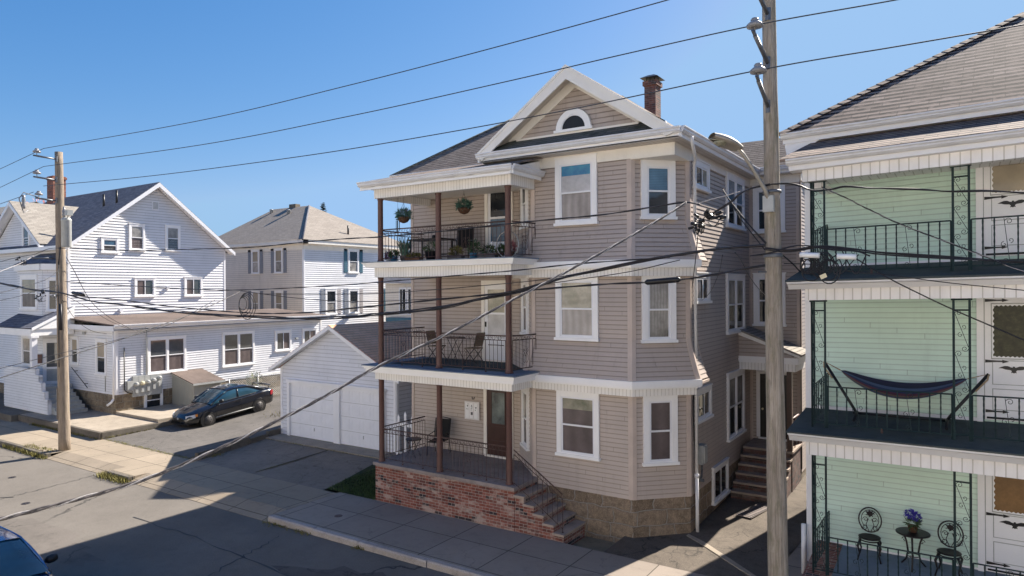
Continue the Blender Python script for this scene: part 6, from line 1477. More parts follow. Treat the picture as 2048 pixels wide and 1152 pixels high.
for i in range(9):
    f_ = i / 8; w_ = .07 + .12 * sin(pi * min(1, f_ * .75 + .15)); hh = .05 + .06 * sin(pi * (f_ * .8 + .1)); c_ = o + hd * (.56 * f_)
    rows.append([c_ + sd_ * cos(a) * w_ + up_ * max(-.3 * hh, sin(a) * hh) for a in [2 * pi * k / 12 for k in range(13)]])
m_.grid(rows); m_.build('lamp_head', 'lampmetal', ar)
m_ = MB(); m_.tube([o + hd * .42 - up_ * .03 + sd_ * .09, o + hd * .58 - up_ * .05, o + hd * .42 - up_ * .03 - sd_ * .09], .012, 5); m_.lathe(o + hd * .34 - up_ * .09, [(.05, 0), (.11, .05), (.13, .08)], 14); m_.build('lamp_glass', 'p_mixed', ar)
Pf = pole(-28.72, 12.43, -.1, 11.45, .205, .135, 'pole2', -.03, 'utility_pole', 'brown wooden utility pole with transformer, at the kerb before the white house')
for z_ in (11.15, 10.35): insulator(Pf, (-28.96, 12.3, z_), (-28.96, 11.64, z_ + .02))
insulator(Pf, (-28.96, 12.3, 9.55), (-28.96, 11.7, 9.58))
m_ = MB(); m_.tube([(-28.96, 11.75, 9.6), (-28.96, 11.2, 9.75), (-28.96, 11.05, 9.5), (-28.96, 11.2, 9.0), (-28.96, 11.35, 9.1)], .02, 5); m_.lathe((-28.96, 11.2, 9.15), [(.05, 0), (.07, .1), (.05, .2), (.07, .3), (.05, .4), (.06, .5)], 10); m_.build('cutout_switch', 'porc', Pf)
m_ = MB(); m_.lathe((-28.48, 12.43, 7.75), [(.15, 0), (.17, .03), (.17, 1.0), (.18, 1.02), (.18, 1.06), (.12, 1.14), (.02, 1.16)], 18); tr = m_.build('transformer', 'grey_metal', Pf)
m_ = MB(); m_.lathe((-28.48, 12.35, 8.9), [(.05, 0), (.07, .08), (.05, .14), (.07, .22), (.04, .3), (.03, .4)], 10); m_.build('bushing', 'porc', tr)
m_ = MB(); m_.box(-28.3, 12.3, 8.95, -28.1, 12.5, 9.15); m_.bar((-28.4, 12.4, 8.8), (-28.2, 12.4, 9.0), .02, 5); m_.build('arrester', 'grey_metal', tr)
m_ = MB(); m_.tube([(-28.45, 12.2, 7.75), (-28.4, 12.15, 7.4), (-28.6, 12.2, 7.1)], .025, 5); m_.tube([(-28.65, 12.22, 7.2), (-28.62, 12.21, 5.5), (-28.6, 12.2, 3.2)], .02, 5); m_.tube([(-28.55, 12.24, 5.6), (-28.52, 12.24, 4.6)], .05, 6); m_.build('riser_cable', 'cable', Pf)
m_ = MB(); m_.bar((-28.95, 12.2, 7.35), (-29.1, 11.5, 7.35), .04, 6); m_.bar((-28.9, 12.2, 5.9), (-28.6, 12.0, 5.9), .06, 6); m_.build('cable_bracket', 'steel', Pf)
for x in (-28.72,): m_ = MB(); m_.box(x - .1, 12.2, 1.2, x - .06, 12.23, 2.4); m_.build('ground_guard', 'pole2', Pf)

# ------------------------------------------------------------------ wires
WIRES = [
 ('power_wire', 'topmost bare power wire, climbing out of the top edge beside the gable', 0.011, 'prim', [(-28.432, 11.65, 11.387), (-18.497, 11.65, 11.037), (-12.3, 11.65, 11.029), (-7.912, 11.65, 11.094), (-4.315, 11.65, 11.192), (-2.73, 11.65, 11.269)]),
 ('power_wire', 'middle bare power wire of the three, over the gable peak', 0.011, 'prim', [(-28.44, 11.65, 10.719), (-18.504, 11.65, 10.324), (-12.306, 11.65, 10.28), (-7.918, 11.65, 10.332), (-5.134, 11.65, 10.392), (-2.799, 11.65, 10.42), (-0.792, 11.65, 10.357), (0.814, 11.65, 10.331)]),
 ('power_wire', 'lowest bare power wire of the three, passing the brick chimney', 0.011, 'prim', [(-28.45, 11.65, 9.996), (-21.188, 11.65, 9.676), (-14.13, 11.65, 9.504), (-9.801, 11.65, 9.489), (-6.177, 11.65, 9.545), (-2.747, 11.65, 9.667), (-0.731, 11.65, 9.66), (0.535, 11.65, 9.656), (0.919, 11.65, 9.655)]),
 ('power_wire', 'bare power wire falling away left from the upper bracket of the far pole', 0.011, 'prim', [(-32.248, 11.65, 11.01), (-28.432, 11.65, 11.387)]),
 ('power_wire', 'bare power wire falling away left from the second bracket of the far pole', 0.011, 'prim', [(-32.259, 11.65, 10.267), (-28.44, 11.65, 10.719)]),
 ('power_wire', 'bare power wire falling away left from the cutout switch of the far pole', 0.011, 'prim', [(-32.268, 11.65, 9.605), (-29.276, 11.65, 9.841)]),
 ('neutral_cable', 'black twisted neutral cable crossing the white gable wall and the top balcony', 0.018, 'str', [(-27.678, 12.2, 7.67), (-23.779, 12.2, 7.458), (-19.411, 12.2, 7.35), (-16.967, 12.2, 7.304), (-14.419, 12.2, 7.367), (-12.914, 12.2, 7.379), (-11.873, 12.2, 7.369), (-9.983, 12.2, 7.408), (-7.675, 12.2, 7.492), (-5.928, 12.2, 7.528), (-4.887, 12.2, 7.603), (-4.247, 12.2, 7.65), (-3.931, 12.2, 7.591)]),
 ('neutral_cable', 'black cable rising from the splice cluster to the street lamp bracket', 0.022, 'str', [(-3.766, 12.25, 7.394), (-3.408, 12.25, 7.593), (-3.233, 12.25, 7.73), (-3.044, 12.25, 7.811), (-2.726, 12.25, 7.853)]),
 ('neutral_cable', 'twisted cable running right from the near pole past the top mint balcony', 0.018, 'str', [(-2.737, 12.3, 7.86), (-2.452, 12.3, 7.851), (-2.252, 12.3, 7.792), (-2.08, 12.3, 7.71), (-1.789, 12.3, 7.693), (-1.565, 12.3, 7.723), (-1.202, 12.3, 7.668), (-0.527, 12.3, 7.587), (-0.123, 12.3, 7.523), (0.373, 12.3, 7.489), (0.902, 12.3, 7.402)]),
 ('telephone_cable', 'thickest black cable bundle sagging across both white houses', 0.045, 'thick', [(-34.567, 12.1, 6.513), (-30.766, 12.1, 6.177), (-28.414, 12.1, 6.016), (-25.107, 12.1, 5.68), (-20.838, 12.1, 5.439), (-18.511, 12.1, 5.352), (-16.555, 12.1, 5.328), (-14.715, 12.1, 5.322), (-12.825, 12.1, 5.396), (-11.461, 12.1, 5.505), (-9.974, 12.1, 5.654), (-8.842, 12.1, 5.841), (-7.747, 12.1, 6.036), (-6.782, 12.1, 6.297), (-5.887, 12.1, 6.461), (-4.853, 12.1, 6.608), (-4.088, 12.1, 6.696), (-3.458, 12.1, 6.755), (-2.781, 12.1, 6.79)]),
 ('telephone_cable', 'black cable resting on the far pole and running low above the garage ridge', 0.022, 'str', [(-27.781, 12.15, 5.94), (-23.701, 12.15, 5.756), (-20.922, 12.15, 5.579), (-16.916, 12.15, 5.433), (-14.377, 12.15, 5.485), (-12.876, 12.15, 5.608), (-11.344, 12.15, 5.733), (-9.955, 12.15, 5.847), (-8.291, 12.15, 5.983), (-7.047, 12.15, 6.085), (-5.913, 12.15, 6.158), (-4.976, 12.15, 6.189)]),
 ('telephone_cable', 'black cable with splice case leading to the near pole below the bundle', 0.022, 'str', [(-4.976, 12.15, 6.189), (-4.314, 12.15, 6.228), (-3.652, 12.15, 6.318), (-3.214, 12.15, 6.399), (-2.794, 12.15, 6.459)]),
 ('telephone_cable', 'black cable through the coiled loop, passing under the middle balcony beam', 0.016, 'str', [(-27.739, 12.05, 6.442), (-23.5, 12.05, 6.264), (-19.185, 12.05, 6.112), (-17.159, 12.05, 6.09), (-14.647, 12.05, 6.148), (-12.765, 12.05, 6.212), (-9.869, 12.05, 6.36), (-7.963, 12.05, 6.46), (-6.411, 12.05, 6.57), (-5.234, 12.05, 6.617), (-4.446, 12.05, 6.651)]),
 ('telephone_cable', 'thin cable just above the middle balcony table', 0.009, 'str', [(-17.23, 12.1, 6.061), (-14.71, 12.1, 5.855), (-12.47, 12.1, 5.788), (-9.913, 12.1, 5.871), (-8.257, 12.1, 5.994), (-7.017, 12.1, 6.187), (-5.36, 12.1, 6.383), (-4.275, 12.1, 6.592)]),
 ('telephone_cable', 'thin black cable crossing the middle balcony doorway top', 0.009, 'str', [(-16.393, 12.1, 5.975), (-12.82, 12.1, 5.974), (-10.819, 12.1, 6.032), (-8.518, 12.1, 6.168), (-7.016, 12.1, 6.29), (-5.359, 12.1, 6.546), (-3.904, 12.1, 6.717)]),
 ('telephone_cable', 'black bundle running right from the near pole behind the coils', 0.03, 'thick', [(-2.804, 12.2, 6.753), (-2.398, 12.2, 6.704), (-1.931, 12.2, 6.745), (-1.485, 12.2, 6.688), (-0.94, 12.2, 6.598), (0.177, 12.2, 6.487), (0.89, 12.2, 6.424)]),
 ('telephone_cable', 'second black strand looping beside the near pole above the deck edge', 0.016, 'str', [(-3.031, 12.1, 6.627), (-2.7, 12.1, 6.668), (-2.378, 12.1, 6.758), (-2.144, 12.1, 6.773), (-1.766, 12.1, 6.694), (-1.386, 12.1, 6.648), (-1.188, 12.1, 6.57)]),
 ('telephone_cable', 'thin grey cable under the bundle, crossing the mint deck fascia', 0.008, 'str', [(-2.496, 12.2, 6.487), (-1.933, 12.2, 6.448), (-1.487, 12.2, 6.333), (-0.886, 12.2, 6.259), (-0.129, 12.2, 6.135), (0.888, 12.2, 6.005)]),
 ('service_cable', 'heavy twisted service cable sweeping from the splice cluster to the lower left', 0.022, 'twist', [(-4.024, 11.714, 7.585), (-4.207, 11.174, 7.313), (-4.61, 10.024, 6.777), (-5.003, 8.925, 6.29), (-5.321, 8.048, 5.916), (-5.66, 7.112, 5.515), (-6.014, 6.166, 5.15), (-6.27, 5.438, 4.815), (-6.582, 4.592, 4.469), (-6.899, 3.774, 4.195), (-7.146, 3.181, 4.081), (-7.416, 2.547, 3.994)]),
 ('service_cable', 'twisted service cable dropping to the right past the iron porch post', 0.013, 'twist', [(-2.031, 13.023, 7.843), (-1.626, 12.776, 7.6), (-1.241, 12.532, 7.347), (-0.783, 12.248, 7.063), (-0.08, 11.838, 6.694), (0.347, 11.588, 6.47), (0.824, 11.309, 6.216)]),
 ('service_cable', 'black service line dropping right from the coils to the lowest right door', 0.011, 'str', [(-1.591, 13.073, 6.635), (-1.042, 12.939, 6.254), (-0.545, 12.836, 5.963), (-0.085, 12.745, 5.713), (0.331, 12.669, 5.507), (0.91, 12.562, 5.218)]),
 ('service_cable', 'long black service line falling left from the coiled loop past the far pole', 0.014, 'str', [(-23.768, 16.691, 6.047), (-23.077, 14.885, 5.506), (-22.575, 13.52, 5.146), (-22.044, 11.992, 4.827), (-21.683, 10.987, 4.583), (-20.986, 8.94, 4.201), (-20.443, 7.358, 3.889), (-20.317, 6.994, 3.814)]),
 ('service_cable', 'thin service line falling left above the white porch steps', 0.009, 'str', [(-24.19, 15.816, 5.705), (-23.687, 13.714, 4.884), (-23.354, 11.802, 4.484), (-23.04, 9.857, 4.18), (-22.769, 8.196, 3.906), (-22.705, 7.818, 3.837)]),
 ('service_cable', 'thin black drop line from the transformer pole to the roof mast', 0.012, 'str', [(-28.453, 12.417, 7.366), (-28.885, 12.906, 6.809), (-29.744, 13.849, 5.715), (-30.23, 14.768, 5.018), (-30.576, 15.668, 4.54), (-30.765, 16.243, 4.305), (-30.923, 16.777, 4.407)]),
 ('service_cable', 'second thin drop line from the far pole across the wing roof to the mast', 0.009, 'str', [(-28.54, 12.36, 5.938), (-29.1, 13.361, 5.488), (-29.89, 14.701, 4.816), (-30.51, 15.891, 4.376), (-30.924, 16.776, 4.203)]),
 ('service_cable', 'thin line from the far pole to the small box on the white wing wall', 0.009, 'str', [(-28.589, 12.328, 5.747), (-29.886, 13.342, 4.976), (-30.954, 14.405, 4.423), (-31.901, 15.536, 4.155)]),
 ('service_cable', 'paired black drops from the splice cluster to the near pole', 0.018, 'str', [(-3.602, 12.47, 7.875), (-3.428, 12.385, 7.608), (-3.16, 12.289, 7.271), (-2.958, 12.225, 7.037), (-2.78, 12.172, 6.836)]),
 ('service_cable', 'slack black drop beside the paired drops left of the near pole', 0.01, 'str', [(-3.474, 12.554, 7.656), (-3.325, 12.457, 7.384), (-3.095, 12.367, 7.08), (-2.819, 12.266, 6.73)]),
 ('service_cable', 'black drop from the near pole to the side wall of the mint house', 0.014, 'str', [(-2.691, 12.829, 6.696), (-2.696, 13.938, 6.538), (-2.722, 15.18, 6.333), (-2.715, 16.164, 6.213)]),
 ('service_cable', 'black drop hanging from the splice cluster to the bay corner of the tan house', 0.01, 'str', [(-3.939, 12.248, 7.315), (-4.189, 12.87, 7.092), (-4.637, 14.073, 6.663), (-5.073, 15.212, 6.257), (-5.257, 15.69, 6.086)]),
 ('service_cable', 'thin slack drop curving down to the middle side window of the tan house', 0.007, 'str', [(-3.55, 12.265, 6.667), (-4.028, 13.668, 6.384), (-4.887, 15.86, 5.967), (-5.762, 17.751, 5.687)]),
 ('service_cable', 'slack black line dropping behind the near pole to the rear tan wall', 0.009, 'str', [(-3.308, 12.184, 6.7), (-3.46, 13.151, 6.602), (-3.915, 15.622, 6.302), (-4.369, 18.436, 6.008), (-4.724, 20.826, 5.791)]),
 ('service_cable', 'black line on the far left, crossing the upper white bay window', 0.01, 'str', [(-28.694, 12.259, 6.891), (-28.037, 11.511, 6.498), (-27.39, 10.619, 6.274), (-26.664, 9.611, 6.038), (-26.278, 9.061, 5.946)]),
 ('service_cable', 'lower black line on the far left, crossing the white bay sill', 0.01, 'str', [(-28.697, 12.257, 6.32), (-27.613, 11.175, 6.132), (-26.585, 10.158, 5.931), (-25.694, 9.261, 5.8), (-25.085, 8.648, 5.707)]),
 ('service_cable', 'thin pale line on the far left, slanting over the bay roof', 0.01, 'pale', [(-30.622, 12.189, 7.481), (-28.174, 10.771, 7.086), (-25.53, 9.206, 6.724), (-23.886, 8.239, 6.487)]),
 ('neutral_cable', 'black cable entering from the left edge at the dark bay roof', 0.012, 'str', [(-34.841, 12.2, 7.247), (-32.375, 12.2, 7.454), (-30.56, 12.2, 7.559), (-29.281, 12.2, 7.729), (-27.873, 12.2, 7.677)]),
 ('neutral_cable', 'pale stay wire linking the splice cluster to the near pole', 0.008, 'pale', [(-4.005, 12.2, 7.605), (-3.704, 12.2, 7.673), (-3.481, 12.2, 7.709), (-3.22, 12.2, 7.767)]),
]
def smooth_pts(P, n=10):
    P = [Vector(p) for p in P]
    if len(P) == 2:
        a, b = P; return [a.lerp(b, i / n) for i in range(n + 1)]
    Q_ = [P[0] * 2 - P[1]] + P + [P[-1] * 2 - P[-2]]; out = []
    for i in range(1, len(Q_) - 2):
        p0, p1, p2, p3 = Q_[i - 1:i + 3]
        for k in range(n):
            t = k / n; out.append(.5 * ((2 * p1) + (p2 - p0) * t + (2 * p0 - 5 * p1 + 4 * p2 - p3) * t * t + (3 * p1 - p0 - 3 * p2 + p3) * t ** 3))
    out.append(P[-1]); return out
def strand(mb, pts, r, off, pitch, ph):
    out = []; acc = 0; prev = pts[0]
    for i, p in enumerate(pts):
        acc += (p - prev).length; prev = p
        t = (pts[min(i + 1, len(pts) - 1)] - pts[max(i - 1, 0)]).normalized(); a = t.cross(Z).normalized(); b = a.cross(t)
        th = ph + 2 * pi * acc / pitch; out.append(p + a * cos(th) * off + b * sin(th) * off)
    mb.tube(out, r, 5)
for name, label, rad, style, pts in WIRES:
    pts = smooth_pts(pts, 26 if style in ('twist',) else 12)
    if style == 'prim' and pts[-1].x > .3: d_ = (pts[-1] - pts[-8]).normalized(); pts.append(pts[-1] + d_ * 14)
    m_ = MB()
    if style == 'prim': m_.tube(pts, rad, 5); o = m_.build(name, 'wirec')
    elif style == 'twist':
        fine = []
        for a, b in zip(pts, pts[1:]): fine += [a, a.lerp(b, .5)]
        strand(m_, fine, rad * .42, rad * .55, .55, 0); strand(m_, fine, rad * .42, rad * .55, .55, 2.1); o = m_.build(name, 'cable_g' if rad > .015 else 'cable')
        m_ = MB(); strand(m_, fine, rad * .36, rad * .6, .55, 4.2); m_.build('bare_strand', 'cable_p', o)
    elif style == 'thick':
        strand(m_, pts, rad * .5, rad * .5, 5.0, 0); strand(m_, pts, rad * .42, rad * .62, 6.3, 2.5); strand(m_, pts, rad * .3, rad * .8, 4.1, 4.4); o = m_.build(name, 'cable')
    elif style == 'pale': m_.tube(pts, rad, 5); o = m_.build(name, 'cable_p')
    else:
        if rad >= .016: strand(m_, pts, rad * .62, rad * .4, 1.7, 0); strand(m_, pts, rad * .5, rad * .5, 1.7, pi)
        else: m_.tube(pts, rad, 5)
        o = m_.build(name, 'cable')
    tag(o, label, 'cable')
# splices and coils
def splice(a, b, r_, label): m_ = MB(); a, b = Vector(a), Vector(b); m_.lathe(a, [(r_ * .4, 0), (r_, .05), (r_, (b - a).length - .05), (r_ * .4, (b - a).length)], 10, b - a); tag(m_.build('splice_case', 'black'), label, 'splice case', 'black splice cases on the cables')
splice((-4.98, 12.15, 6.19), (-4.28, 12.15, 6.24), .055, 'long black splice case before the middle angled bay window')
splice((-27.4, 12.15, 6.03), (-26.5, 12.15, 5.94), .06, 'black splice case just right of the transformer pole')
def blob(c, s_, n, label, name='connector_cluster'):
    m_ = MB(); c = Vector(c)
    for k in range(n):
        p = c + Vector((random.uniform(-s_, s_) * 1.8, random.uniform(-.08, .08), random.uniform(-s_, s_) * .6)); q = p + Vector((random.uniform(-1, 1), random.uniform(-.3, .3), random.uniform(-.5, .5))).normalized() * .11; m_.tube([p, q], random.uniform(.02, .038), 6)
    for k in range(5):
        p = c + Vector((random.uniform(-s_, s_) * 2, 0, 0)); q = c + Vector((random.uniform(-s_, s_) * 2.4, .05, random.uniform(-s_, 0))); m_.tube(smooth_pts([p, (p + q) / 2 - Z * .12, q], 6), .009, 4)
    tag(m_.build(name, 'black'), label, 'cable connectors', 'clusters of black connectors')
blob((-3.78, 12.2, 7.36), .14, 12, 'cluster of black connectors hanging before the upper side window of the tan house'); blob((-3.98, 12.2, 7.2), .05, 4, 'two small black taps hanging under the connector cluster'); blob((-28.95, 11.7, 5.9), .2, 8, 'tangle of connectors on the street side of the transformer pole')
blob((-30.2, 11.6, 7.3), .18, 6, 'connectors on the cable just left of the transformer pole')
m_ = MB()
for k in range(9):
    c_ = Vector((-1.95 + random.uniform(-.28, .32), 12.12 + random.uniform(-.05, .05), 6.5 + random.uniform(-.12, .06))); a_ = random.uniform(.08, .2); m_.tube([c_ + Vector((cos(t) * a_ * .8, random.uniform(-.02, .02), sin(t) * a_ - .05)) for t in [2 * pi * q / 18 for q in range(18)]], .010, 4, closed=True)
for k in range(7):
    x_ = -2.25 + k * .11; m_.tube(smooth_pts([(x_, 12.15, 6.66), (x_ + .1, 12.12, 6.45), (x_ + random.uniform(-.1, .3), 12.1, 6.3), (x_ + .35, 12.12, 6.6)], 6), .010, 4)
tag(m_.build('cable_coils', 'cable'), 'messy loops of black cable hanging right of the near pole over the mint deck', 'cable coils')
for (x0, x1, z_, lb) in ((-2.22, -1.92, 6.62, 'left white cable terminal in the messy loops'), (-1.66, -1.38, 6.58, 'right white cable terminal in the messy loops')): m_ = MB(); m_.tube([(x0, 12.08, z_), (x1, 12.08, z_ - .02)], .045, 8); tag(m_.build('cable_terminal', 'white'), lb, 'terminal', 'white cable terminals')
m_ = MB(); m_.obox(Vector((-1.86, 12.05, 6.26)), Vector((.9, 0, .4)).normalized(), V_, Vector((-.4, 0, .9)).normalized(), (-.05, -.003, -.035), (.05, .003, .035)); tag(m_.build('cable_tag', 'cap_yel'), 'small yellow tag dangling in the cable loops', 'tag')
m_ = MB()
for k in range(5): r_ = .18 + .05 * k; m_.tube([(-17.1 + .05 * k + cos(t) * r_, 12.05, 5.75 - r_ * .3 + sin(t) * r_) for t in [2 * pi * q / 20 for q in range(20)]], .011, 4, closed=True)
tag(m_.build('cable_coils', 'cable'), 'small round coil of cable hanging mid-span before the hipped house', 'cable coils')
# ------------------------------------------------------------------ cars
def lerp_tab(tab, x):
    for (a, va), (b, vb) in zip(tab, tab[1:]):
        if a <= x <= b: t = (x - a) / (b - a); t = t * t * (3 - 2 * t) * .5 + t * .5; return va + (vb - va) * t
    return tab[0][1] if x < tab[0][0] else tab[-1][1]
def make_car(name, label, loc, rz, paint, glass, L=4.44, Wd=1.72, coupe=True, pitch=0, extras=True):
    root = thing(name, label, 'car', loc)
    fx, rx_ = L / 2 - .86, L / 2 - .86 - 2.62
    top = [(-L / 2, .86), (-L / 2 + .06, .98), (-1.9, 1.02), (-1.5, 1.03), (-1.1, 1.0), (.8, .96), (1.0, .94), (1.5, .86), (1.95, .74), (L / 2 - .06, .62), (L / 2, .52)]
    bot = [(-L / 2, .36), (-L / 2 + .15, .26), (-1.0, .2), (1.2, .2), (L / 2 - .2, .2), (L / 2, .28)]
    wid = [(-L / 2, .66), (-L / 2 + .15, .79), (-1.4, .855), (0, .86), (1.3, .85), (1.8, .8), (L / 2 - .12, .68), (L / 2, .52)]
    m_ = MB(); rows = []; n = 44
    for i in range(n + 1):
        x = -L / 2 + L * i / n; zt_, zb_, w_ = lerp_tab(top, x), lerp_tab(bot, x), lerp_tab(wid, x) * Wd / 1.72
        sh = zt_ - .10
        sec = [(0, zb_), (w_ * .8, zb_), (w_ * .95, zb_ + .06), (w_, zb_ + (sh - zb_) * .4), (w_ * .995, zb_ + (sh - zb_) * .55), (w_ * .985, sh - .05), (w_ * .93, sh + .03), (w_ * .8, zt_ - .02), (w_ * .5, zt_ + .015), (0, zt_ + .03)]
        rows.append([(x, -a, b) for a, b in sec] + [(x, a, b) for a, b in sec[::-1][1:]])
    m_.grid(rows); m_.face(rows[0][::-1]); m_.face(rows[-1])
    body = m_.build('body', paint)
    # greenhouse: glass hull with painted roof and pillars
    gt = [(-1.75, 1.0), (-1.45, 1.13), (-1.05, 1.31), (-.7, 1.385), (-.1, 1.41), (.2, 1.375), (.45, 1.28), (.8, 1.12), (1.12, .95)] if coupe else [(-2.0, 1.05), (-1.8, 1.3), (-1.3, 1.44), (-.3, 1.48), (.2, 1.45), (.5, 1.34), (.85, 1.16), (1.2, .97)]
    xs0, xs1 = gt[0][0], gt[-1][0]; rows = []; n = 30
    wb = lambda x: (.78 - .10 * max(0, (-x - .8)) ** 1.3 - .02 * max(0, x)) * Wd / 1.72; ztp = lambda x: lerp_tab(gt, x)
    def wr(x): zt_ = ztp(x); return wb(x) - .30 * max(0, (zt_ - .97))
    for i in range(n + 1):
        x = xs0 + (xs1 - xs0) * i / n; zt_ = ztp(x); base = lerp_tab(top, x) - .04
        hs = [(wb(x), base), (wb(x) - .30 * max(0, (zt_ - .05 - .97)), max(base, zt_ - .05)), (wr(x) * .93, zt_ - .012), (wr(x) * .55, zt_ + .012), (0, zt_ + .02)]
        rows.append([(x, -a, b) for a, b in hs] + [(x, a, b) for a, b in hs[::-1][1:]])
    m_ = MB(); m_.grid(rows); gl = m_.build('windscreen', glass)
    # roof panel
    m_ = MB(); rows = []; r0_, r1_ = (-.85, .22) if coupe else (-1.5, .25)
    for i in range(13):
        x = r0_ + (r1_ - r0_) * i / 12; zt_ = ztp(x); rows.append([(x, s_ * wr(x) * q, zt_ + .008 + h_) for s_, q, h_ in ((-1, 1.02, -.045), (-1, .94, .0), (-1, .55, .022), (1, 0, .03), (1, .55, .022), (1, .94, .0), (1, 1.02, -.045))])
    m_.grid(rows); m_.build('roof', paint)
    for s_ in (-1, 1):
        m_ = MB(); P_ = lambda x, k_=1.0: Vector((x, s_ * (wr(x) + .008), ztp(x) - .03))
        m_.tube([Vector((xs1 - .02, s_ * (wb(xs1) - .01), lerp_tab(top, xs1) - .02)), P_(.85), P_(.5), P_(.22)], .028, 5); m_.tube([P_(.22), P_(-.2), P_(-.8), P_(-1.2), P_(-1.5), Vector((xs0, s_ * (wb(xs0) - .02), 1.0))], [.026, .026, .04, .06, .07, .04], 6)
        xq = -.28; m_.tube([Vector((xq + .03, s_ * (wb(xq) + .005), .97)), P_(xq)], .024, 5); m_.build('pillar', paint)
        m_ = MB(); m_.tube([Vector((x, s_ * (wb(x) + .03), lerp_tab(top, x) - .03)) for x in (.95, .4, -.2, -.8, -1.2)], .012, 4); m_.build('window_trim', 'black')
        m_ = MB(); m_.box(-.25, s_ * .845 * Wd / 1.72 - .015, .77, -.06, s_ * .845 * Wd / 1.72 + .03, .80); m_.build('door_handle', paint)
        m_ = MB(); c0 = Vector((.72, s_ * .87 * Wd / 1.72, 1.0)); m_.lathe(c0, [(.03, -.02), (.075, .02), (.085, .10), (.07, .18), (.02, .2)], 10, (0, s_, .15)); m_.bar(c0 - Vector((0, s_ * .06, .03)), c0 + Vector((0, s_ * .04, 0)), .025, 5); m_.build('mirror', 'black')
        m_ = MB(); m_.tube([(-1.05, s_ * .862 * Wd / 1.72, .33), (1.02, s_ * .86 * Wd / 1.72, .33)], .016, 4); m_.build('sill_trim', 'grey_metal')
        for xq in (.95, -.35): m_ = MB(); m_.tube([(xq, s_ * .866 * Wd / 1.72, z_) for z_ in (.38, .6, .88)], .004, 3); m_.build('door_gap', 'black')
        # lamps
        m_ = MB(); xh = L / 2; rows = [[(xh - .34 + .30 * q, s_ * (.76 - .27 * q ** 1.5) * Wd / 1.72 + s_ * .012, .60 + h_ - .05 * q) for q in (0, .33, .66, 1)] for h_ in (-.07, 0, .075)]
        m_.grid(rows); m_.build('headlight', 'headl')
        m_ = MB(); m_.grid([[(xh - .42 + .1 * q, s_ * (.795 - .02 * q) * Wd / 1.72 + s_ * .014, .62 + h_) for q in (0, 1)] for h_ in (-.05, .06)]); m_.build('indicator', 'amber')
        m_ = MB(); m_.grid([[(-xh + .02 + .22 * q, s_ * (.675 + .13 * q) * Wd / 1.72 + s_ * .01, .78 + h_) for q in (0, .5, 1)] for h_ in (-.1, .1)]); m_.build('tail_light', 'redl')
        for xw in (fx, rx_):
            yo = s_ * .80 * Wd / 1.72
            m_ = MB(); m_.lathe((xw, s_ * (.872 * Wd / 1.72) - s_ * .03, .32), [(.37, 0), (.36, .033)], 24, (0, s_, 0)); m_.build('wheel_arch', 'black')
            m_ = MB(); m_.lathe((xw, yo - s_ * .12, .31), [(.26, 0), (.305, .02), (.31, .06), (.31, .16), (.30, .19), (.265, .2), (.22, .195)], 28, (0, s_, 0)); wh = m_.build('wheel', 'rubber')
            m_ = MB(); m_.lathe((xw, yo + s_ * .075, .31), [(.21, 0), (.205, .012), (.17, .0), (.165, .008), (.08, .015), (.05, .03), (.02, .03)], 24, (0, s_, 0)); q = m_.build('rim', 'rim'); q.parent = wh
            m_ = MB()
            for k in range(8): a = 2 * pi * k / 8; m_.lathe((xw + cos(a) * .125, yo + s_ * .084, .31 + sin(a) * .125), [(.022, 0), (.022, .006)], 8, (0, s_, 0))
            m_.build('rim_hole', 'black').parent = wh
    m_ = MB(); m_.box(L / 2 - .02, -.35, .42, L / 2 + .015, .35, .50); m_.build('grille', 'black'); m_ = MB(); m_.lathe((L / 2 + .01, 0, .50), [(.05, 0), (.05, .02)], 10, (1, 0, 0)); m_.build('badge', 'grey_metal')
    m_ = MB(); m_.box(L / 2 - .08, -.6, .24, L / 2 - .0, .6, .34); m_.build('bumper_vent', 'black')
    m_ = MB(); m_.tube([(1.08, -.55, .985), (1.0, 0, 1.0), (1.08, .5, .985)], .012, 4); m_.tube([(1.05, .1, 1.0), (.92, -.35, 1.06)], .009, 4); m_.tube([(1.05, .55, .99), (.9, .2, 1.08)], .009, 4); m_.build('wiper', 'black')
    if extras:
        m_ = MB(); m_.tube([(-1.98, -.62, .96), (-2.08, -.62, 1.13), (-2.1, 0, 1.16), (-2.08, .62, 1.13), (-1.98, .62, .96)], .022, 6); m_.box(-2.16, -.62, 1.12, -2.0, .62, 1.15); m_.build('spoiler', paint)
        m_ = MB(); m_.box(-.55, -.36, 1.432, .0, .36, 1.438); m_.build('sunroof', glass)
    R_ = Matrix.Rotation(rz, 4, 'Z') @ Matrix.Rotation(pitch, 4, 'Y')
    for o in [q for q in COL.objects if q.parent is None and q is not root and q.type == 'MESH' and 'label' not in q and 'kind' not in q]: o.parent = root
    root.matrix_world = Matrix.Translation(loc) @ R_
    return root
make_car('parked_car', 'black two-door car with spoiler parked nose-out on the driveway', (-28.5, 19.1, .2), -pi / 2, 'blackcar', 'carglassb', pitch=-.09 * -1 * 1, extras=True)
make_car('parked_car', 'blue car cut off by the lower left corner of the photo', (-15.62, 5.2, -.15), 0, 'bluecar', 'carglassb', L=4.5, Wd=1.8, coupe=False, extras=False)
